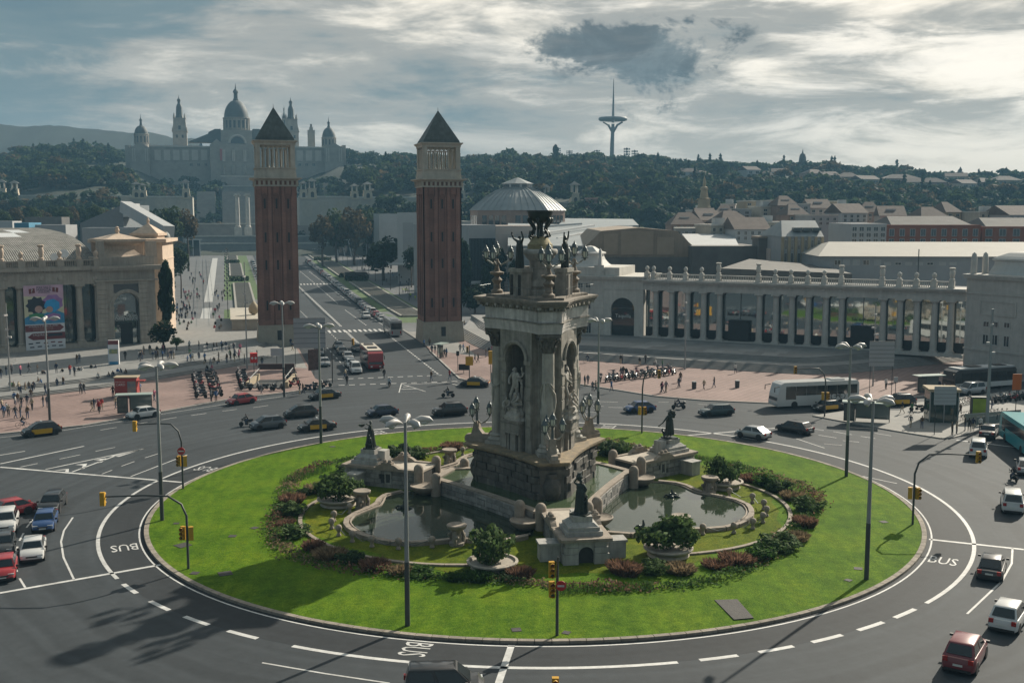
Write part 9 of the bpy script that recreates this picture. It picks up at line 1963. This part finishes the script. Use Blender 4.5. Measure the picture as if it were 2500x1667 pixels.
def person(loc,rz,kind,where,top=None,bot=None,group='people on the square',helmet=False):
 PN[0]+=1;i=PN[0];R=random.Random(i*13);top=top or R.choice(TOPS);bot=bot or R.choice(BOT);lh=R.random()<.4
 fl=lambda:'person, %s top, %s trousers%s, %s %s'%(top,bot if bot!= 'jeans' else 'denim',' and helmet' if helmet else '',POSES[kind],where)
 for _ in range(40):
  if fl() not in USED:break
  top,bot=R.choice(TOPS),R.choice(BOT)
 USED.add(fl());bulk=R.choice((1.0,1.12,1.25));me=figure_mesh(kind,bulk,lh,1)
 o=put('person',me,None,loc,rz,R.uniform(.92,1.04))
 ms=[R.choice(SKIN[:2]+SKIN),CLO['black'] if helmet else R.choice(HAIR),CLO[top],CLO[bot],SHOE]
 for s,m in zip(o.material_slots,ms):s.link = 'OBJECT';s.material=m
 return tag(o,fl(),'person',group)
z7=lambda x,y:(x/4.2,860+y/4.2)
W1=('at the far left of the pink paving','on the left pink paving','by the bus shelter kiosk','right of the left bus shelter')
for (x,y) in ((195,415),(262,420),(300,405),(395,360),(588,372),(652,365),(830,425),(862,428),(150,530),(185,540),(222,570),(280,555),(330,595),(445,560),(490,565),(90,660),(40,670),(160,680),(212,670),(285,680),(945,610),(965,590),(1008,598),(1045,590),(1160,465),(1195,535),(1585,505),(1415,425),(1435,420),(2165,505),(2215,510),(20,600),(70,640)):
 person(G(*z7(x,y),KZ),random.uniform(0,6.28),random.choice(('walk','walk2','walk','stand','talk')),W1[min(3,int(x/420))],group='people on the left pink paving')
for (x,y) in ((210,235),(300,215),(385,225),(580,215),(720,230),(765,245),(65,240),(120,230),(10,270),(1285,80),(790,120),(815,110),(1975,95)):person(G(*z7(x,y),LZ),random.uniform(0,6.28),random.choice(('stand','walk','phone')),'on the left hall terrace, %s part'%('left' if x<400 else 'middle' if x<900 else 'right'),group='people on the left terrace')
for (x,y) in ((645,235),(440,255),(465,258),(815,222),(840,222),(940,195),(990,195),(1015,285),(1125,270),(1165,268),(430,350),(2110,130),(2160,130),(2200,120),(2250,125),(2130,200),(2180,195),(1210,235),(1250,240),(1300,240)):person(G(*z7(x,y),.45),random.uniform(-2.8,-1.2)+pi/2+pi,'sit','on the left steps, %s part'%('left' if x<500 else 'middle' if x<1100 else 'right'),group='people sitting on the left steps')
def crowd(n,fn,where,group,kinds=('walk','stand','walk2','phone','talk'),face=None,tops=None):
 for k in range(n):
  p=fn();person(p,random.uniform(0,6.28) if face is None else face+random.uniform(-.6,.6),random.choice(kinds),where[k%len(where)] if isinstance(where,tuple) else where,random.choice(tops) if tops else None,group=group)
U=random.uniform
crowd(70,lambda:AVP(152+200*random.random()**1.4,U(-41,-35.2),.15),('in the left promenade queue, near end','amid the left promenade queue','in the left promenade queue, far end'),'people queueing on the left promenade',face=AV_ROT)
crowd(18,lambda:AVP(152+120*random.random()**1.3,U(-31,-28.4),.15),('beside the left grass verge','at the left walkway rail'),'people along the left walkway rail',face=AV_ROT)
crowd(20,lambda:G(U(335,425),U(862,884),LZ),('in the crowd at the crush barriers','left end of the barriers'),'people waiting at the crush barriers')
crowd(16,lambda:G(U(450,640),U(872,890),.6),('on the steps near the metro','on the steps left of the left tower'),'people on the steps near the metro')
crowd(14,lambda:G(U(5,330),U(955,1010),KZ),('strolling over the left pink paving','among the walkers at left'),'people on the left pink paving')
crowd(10,lambda:G(U(450,600),U(848,862),LZ),'behind the crush barriers','people behind the crush barriers')
crowd(22,lambda:AVP(U(180,400),U(26.5,35),.16),('on the right promenade','near the right promenade lamps'),'people on the right promenade')
crowd(8,lambda:AVP(U(205,260),U(26,29),.16),'in a bright vest on the right promenade','people in bright vests',tops=('lime',))
z5_=lambda x,y:G(*v5(x,y),KZ);z6_=lambda x,y,z=KZ:G(*v6(x,y),z)
for (x,y,w) in ((940,745,0),(960,745,0),(845,680,0),(865,680,0),(1010,710,0),(1030,705,0),(1050,690,0),(665,690,1),(685,685,1),(745,715,1),(758,710,1),(615,650,1),(650,640,1),(858,520,1),(872,520,1),(1010,580,1),(1690,930,2),(1710,932,2),(1810,932,2),(2130,938,3),(2155,936,3),(2240,905,3),(1640,890,2),(1660,885,2),(1640,900,2),(1870,840,3),(1885,835,3),(1905,845,3)):
 person(z5_(x,y),U(0,6.28),random.choice(('walk','stand','walk2')),('by the signals left of the monument','by the right tower shelter','just right of the monument','among the motorcycles at right')[w],group='people on the right pavement')
for (x,y,k) in ((1870,755,'stand'),(1880,755,'stand'),(1990,768,'walk'),(2027,755,'walk'),(2095,765,'sit'),(2135,790,'stand')):person(G(*v5(x,y),.8),U(0,6.28),k,'on the steps below the colonnade',group='people on the colonnade steps')
for (x,y,k) in ((45,938,'walk'),(68,935,'walk'),(150,905,'walk'),(160,870,'stand'),(310,918,'walk'),(375,905,'walk2'),(510,815,'walk'),(1470,915,'stand')):person(z6_(x,y),U(0,6.28),k,'left of the white coach' if x<600 else 'behind the traffic island',group='people on the right pink paving')
for (x,y,k) in ((1575,1070,'walk'),(1635,1075,'walk'),(1627,1160,'walk'),(1700,1167,'walk2'),(1890,1207,'stand'),(1920,1202,'talk'),(2025,1182,'stand'),(2072,1178,'stand'),(1945,1085,'walk'),(1975,1180,'stand'),(2000,1185,'talk'),(1810,925,'stand'),(1832,905,'stand'),(2145,1040,'stand')):person(z6_(x,y),U(0,6.28),k,'on the traffic island%s'%(' near the lift box' if x>1850 else ' left of the lift box'),group='people on the traffic island')
for (x,y) in ((843,925),(847,940),(938,925),(1053,930),(1098,928),(936,905)):person(G(x,y),U(0,6.28),'walk','crossing the avenue mouth',group='people on the crossing')
for (x,y) in ((710,846),(715,856),(735,842),(741,850),(553,868),(560,865),(1690/5+300,962),(732,963),(740,963),(626,893),(640,894)):person(G(x,y,KZ),U(0,6.28),random.choice(('walk','stand')),'near the foot of the left tower',group='people near the left tower')
for (q,rz,k,lab,top) in ((v4(1575,1150),pi+.1,'motorcycle','in the left lanes','black'),(v5(768,965),pi+.05,'motorcycle','left of the monument','black'),(v5(2238,1040),pi,'scooter','right of the monument','navy'),(v5(395,900),-AV_ROT-1.3,'scooter','leaving the avenue mouth','white'),(v6(2285,1500),radians(85),'motorcycle','at the right edge','black'),(v6(1440,1055),radians(100),'scooter','behind the traffic island','black'),(v4(145,1160),.15,'cycle','past the left kerb','black'),(v5(1660,745),pi,'cycle','on the landing right of the monument','navy')):
 z=KZ if k== 'cycle' else 0;p=G(*q,z);bike(k,'black',p,rz,'%s with rider %s'%({'motorcycle':'black motorcycle','scooter':'dark scooter','cycle':'dark bicycle'}[k],lab),'ridden two-wheelers')
 person(p+Vector((-.12*cos(rz),-.12*sin(rz),.0)),rz-pi/2,'ride',lab,top,'jeans','riders',k!= 'cycle')
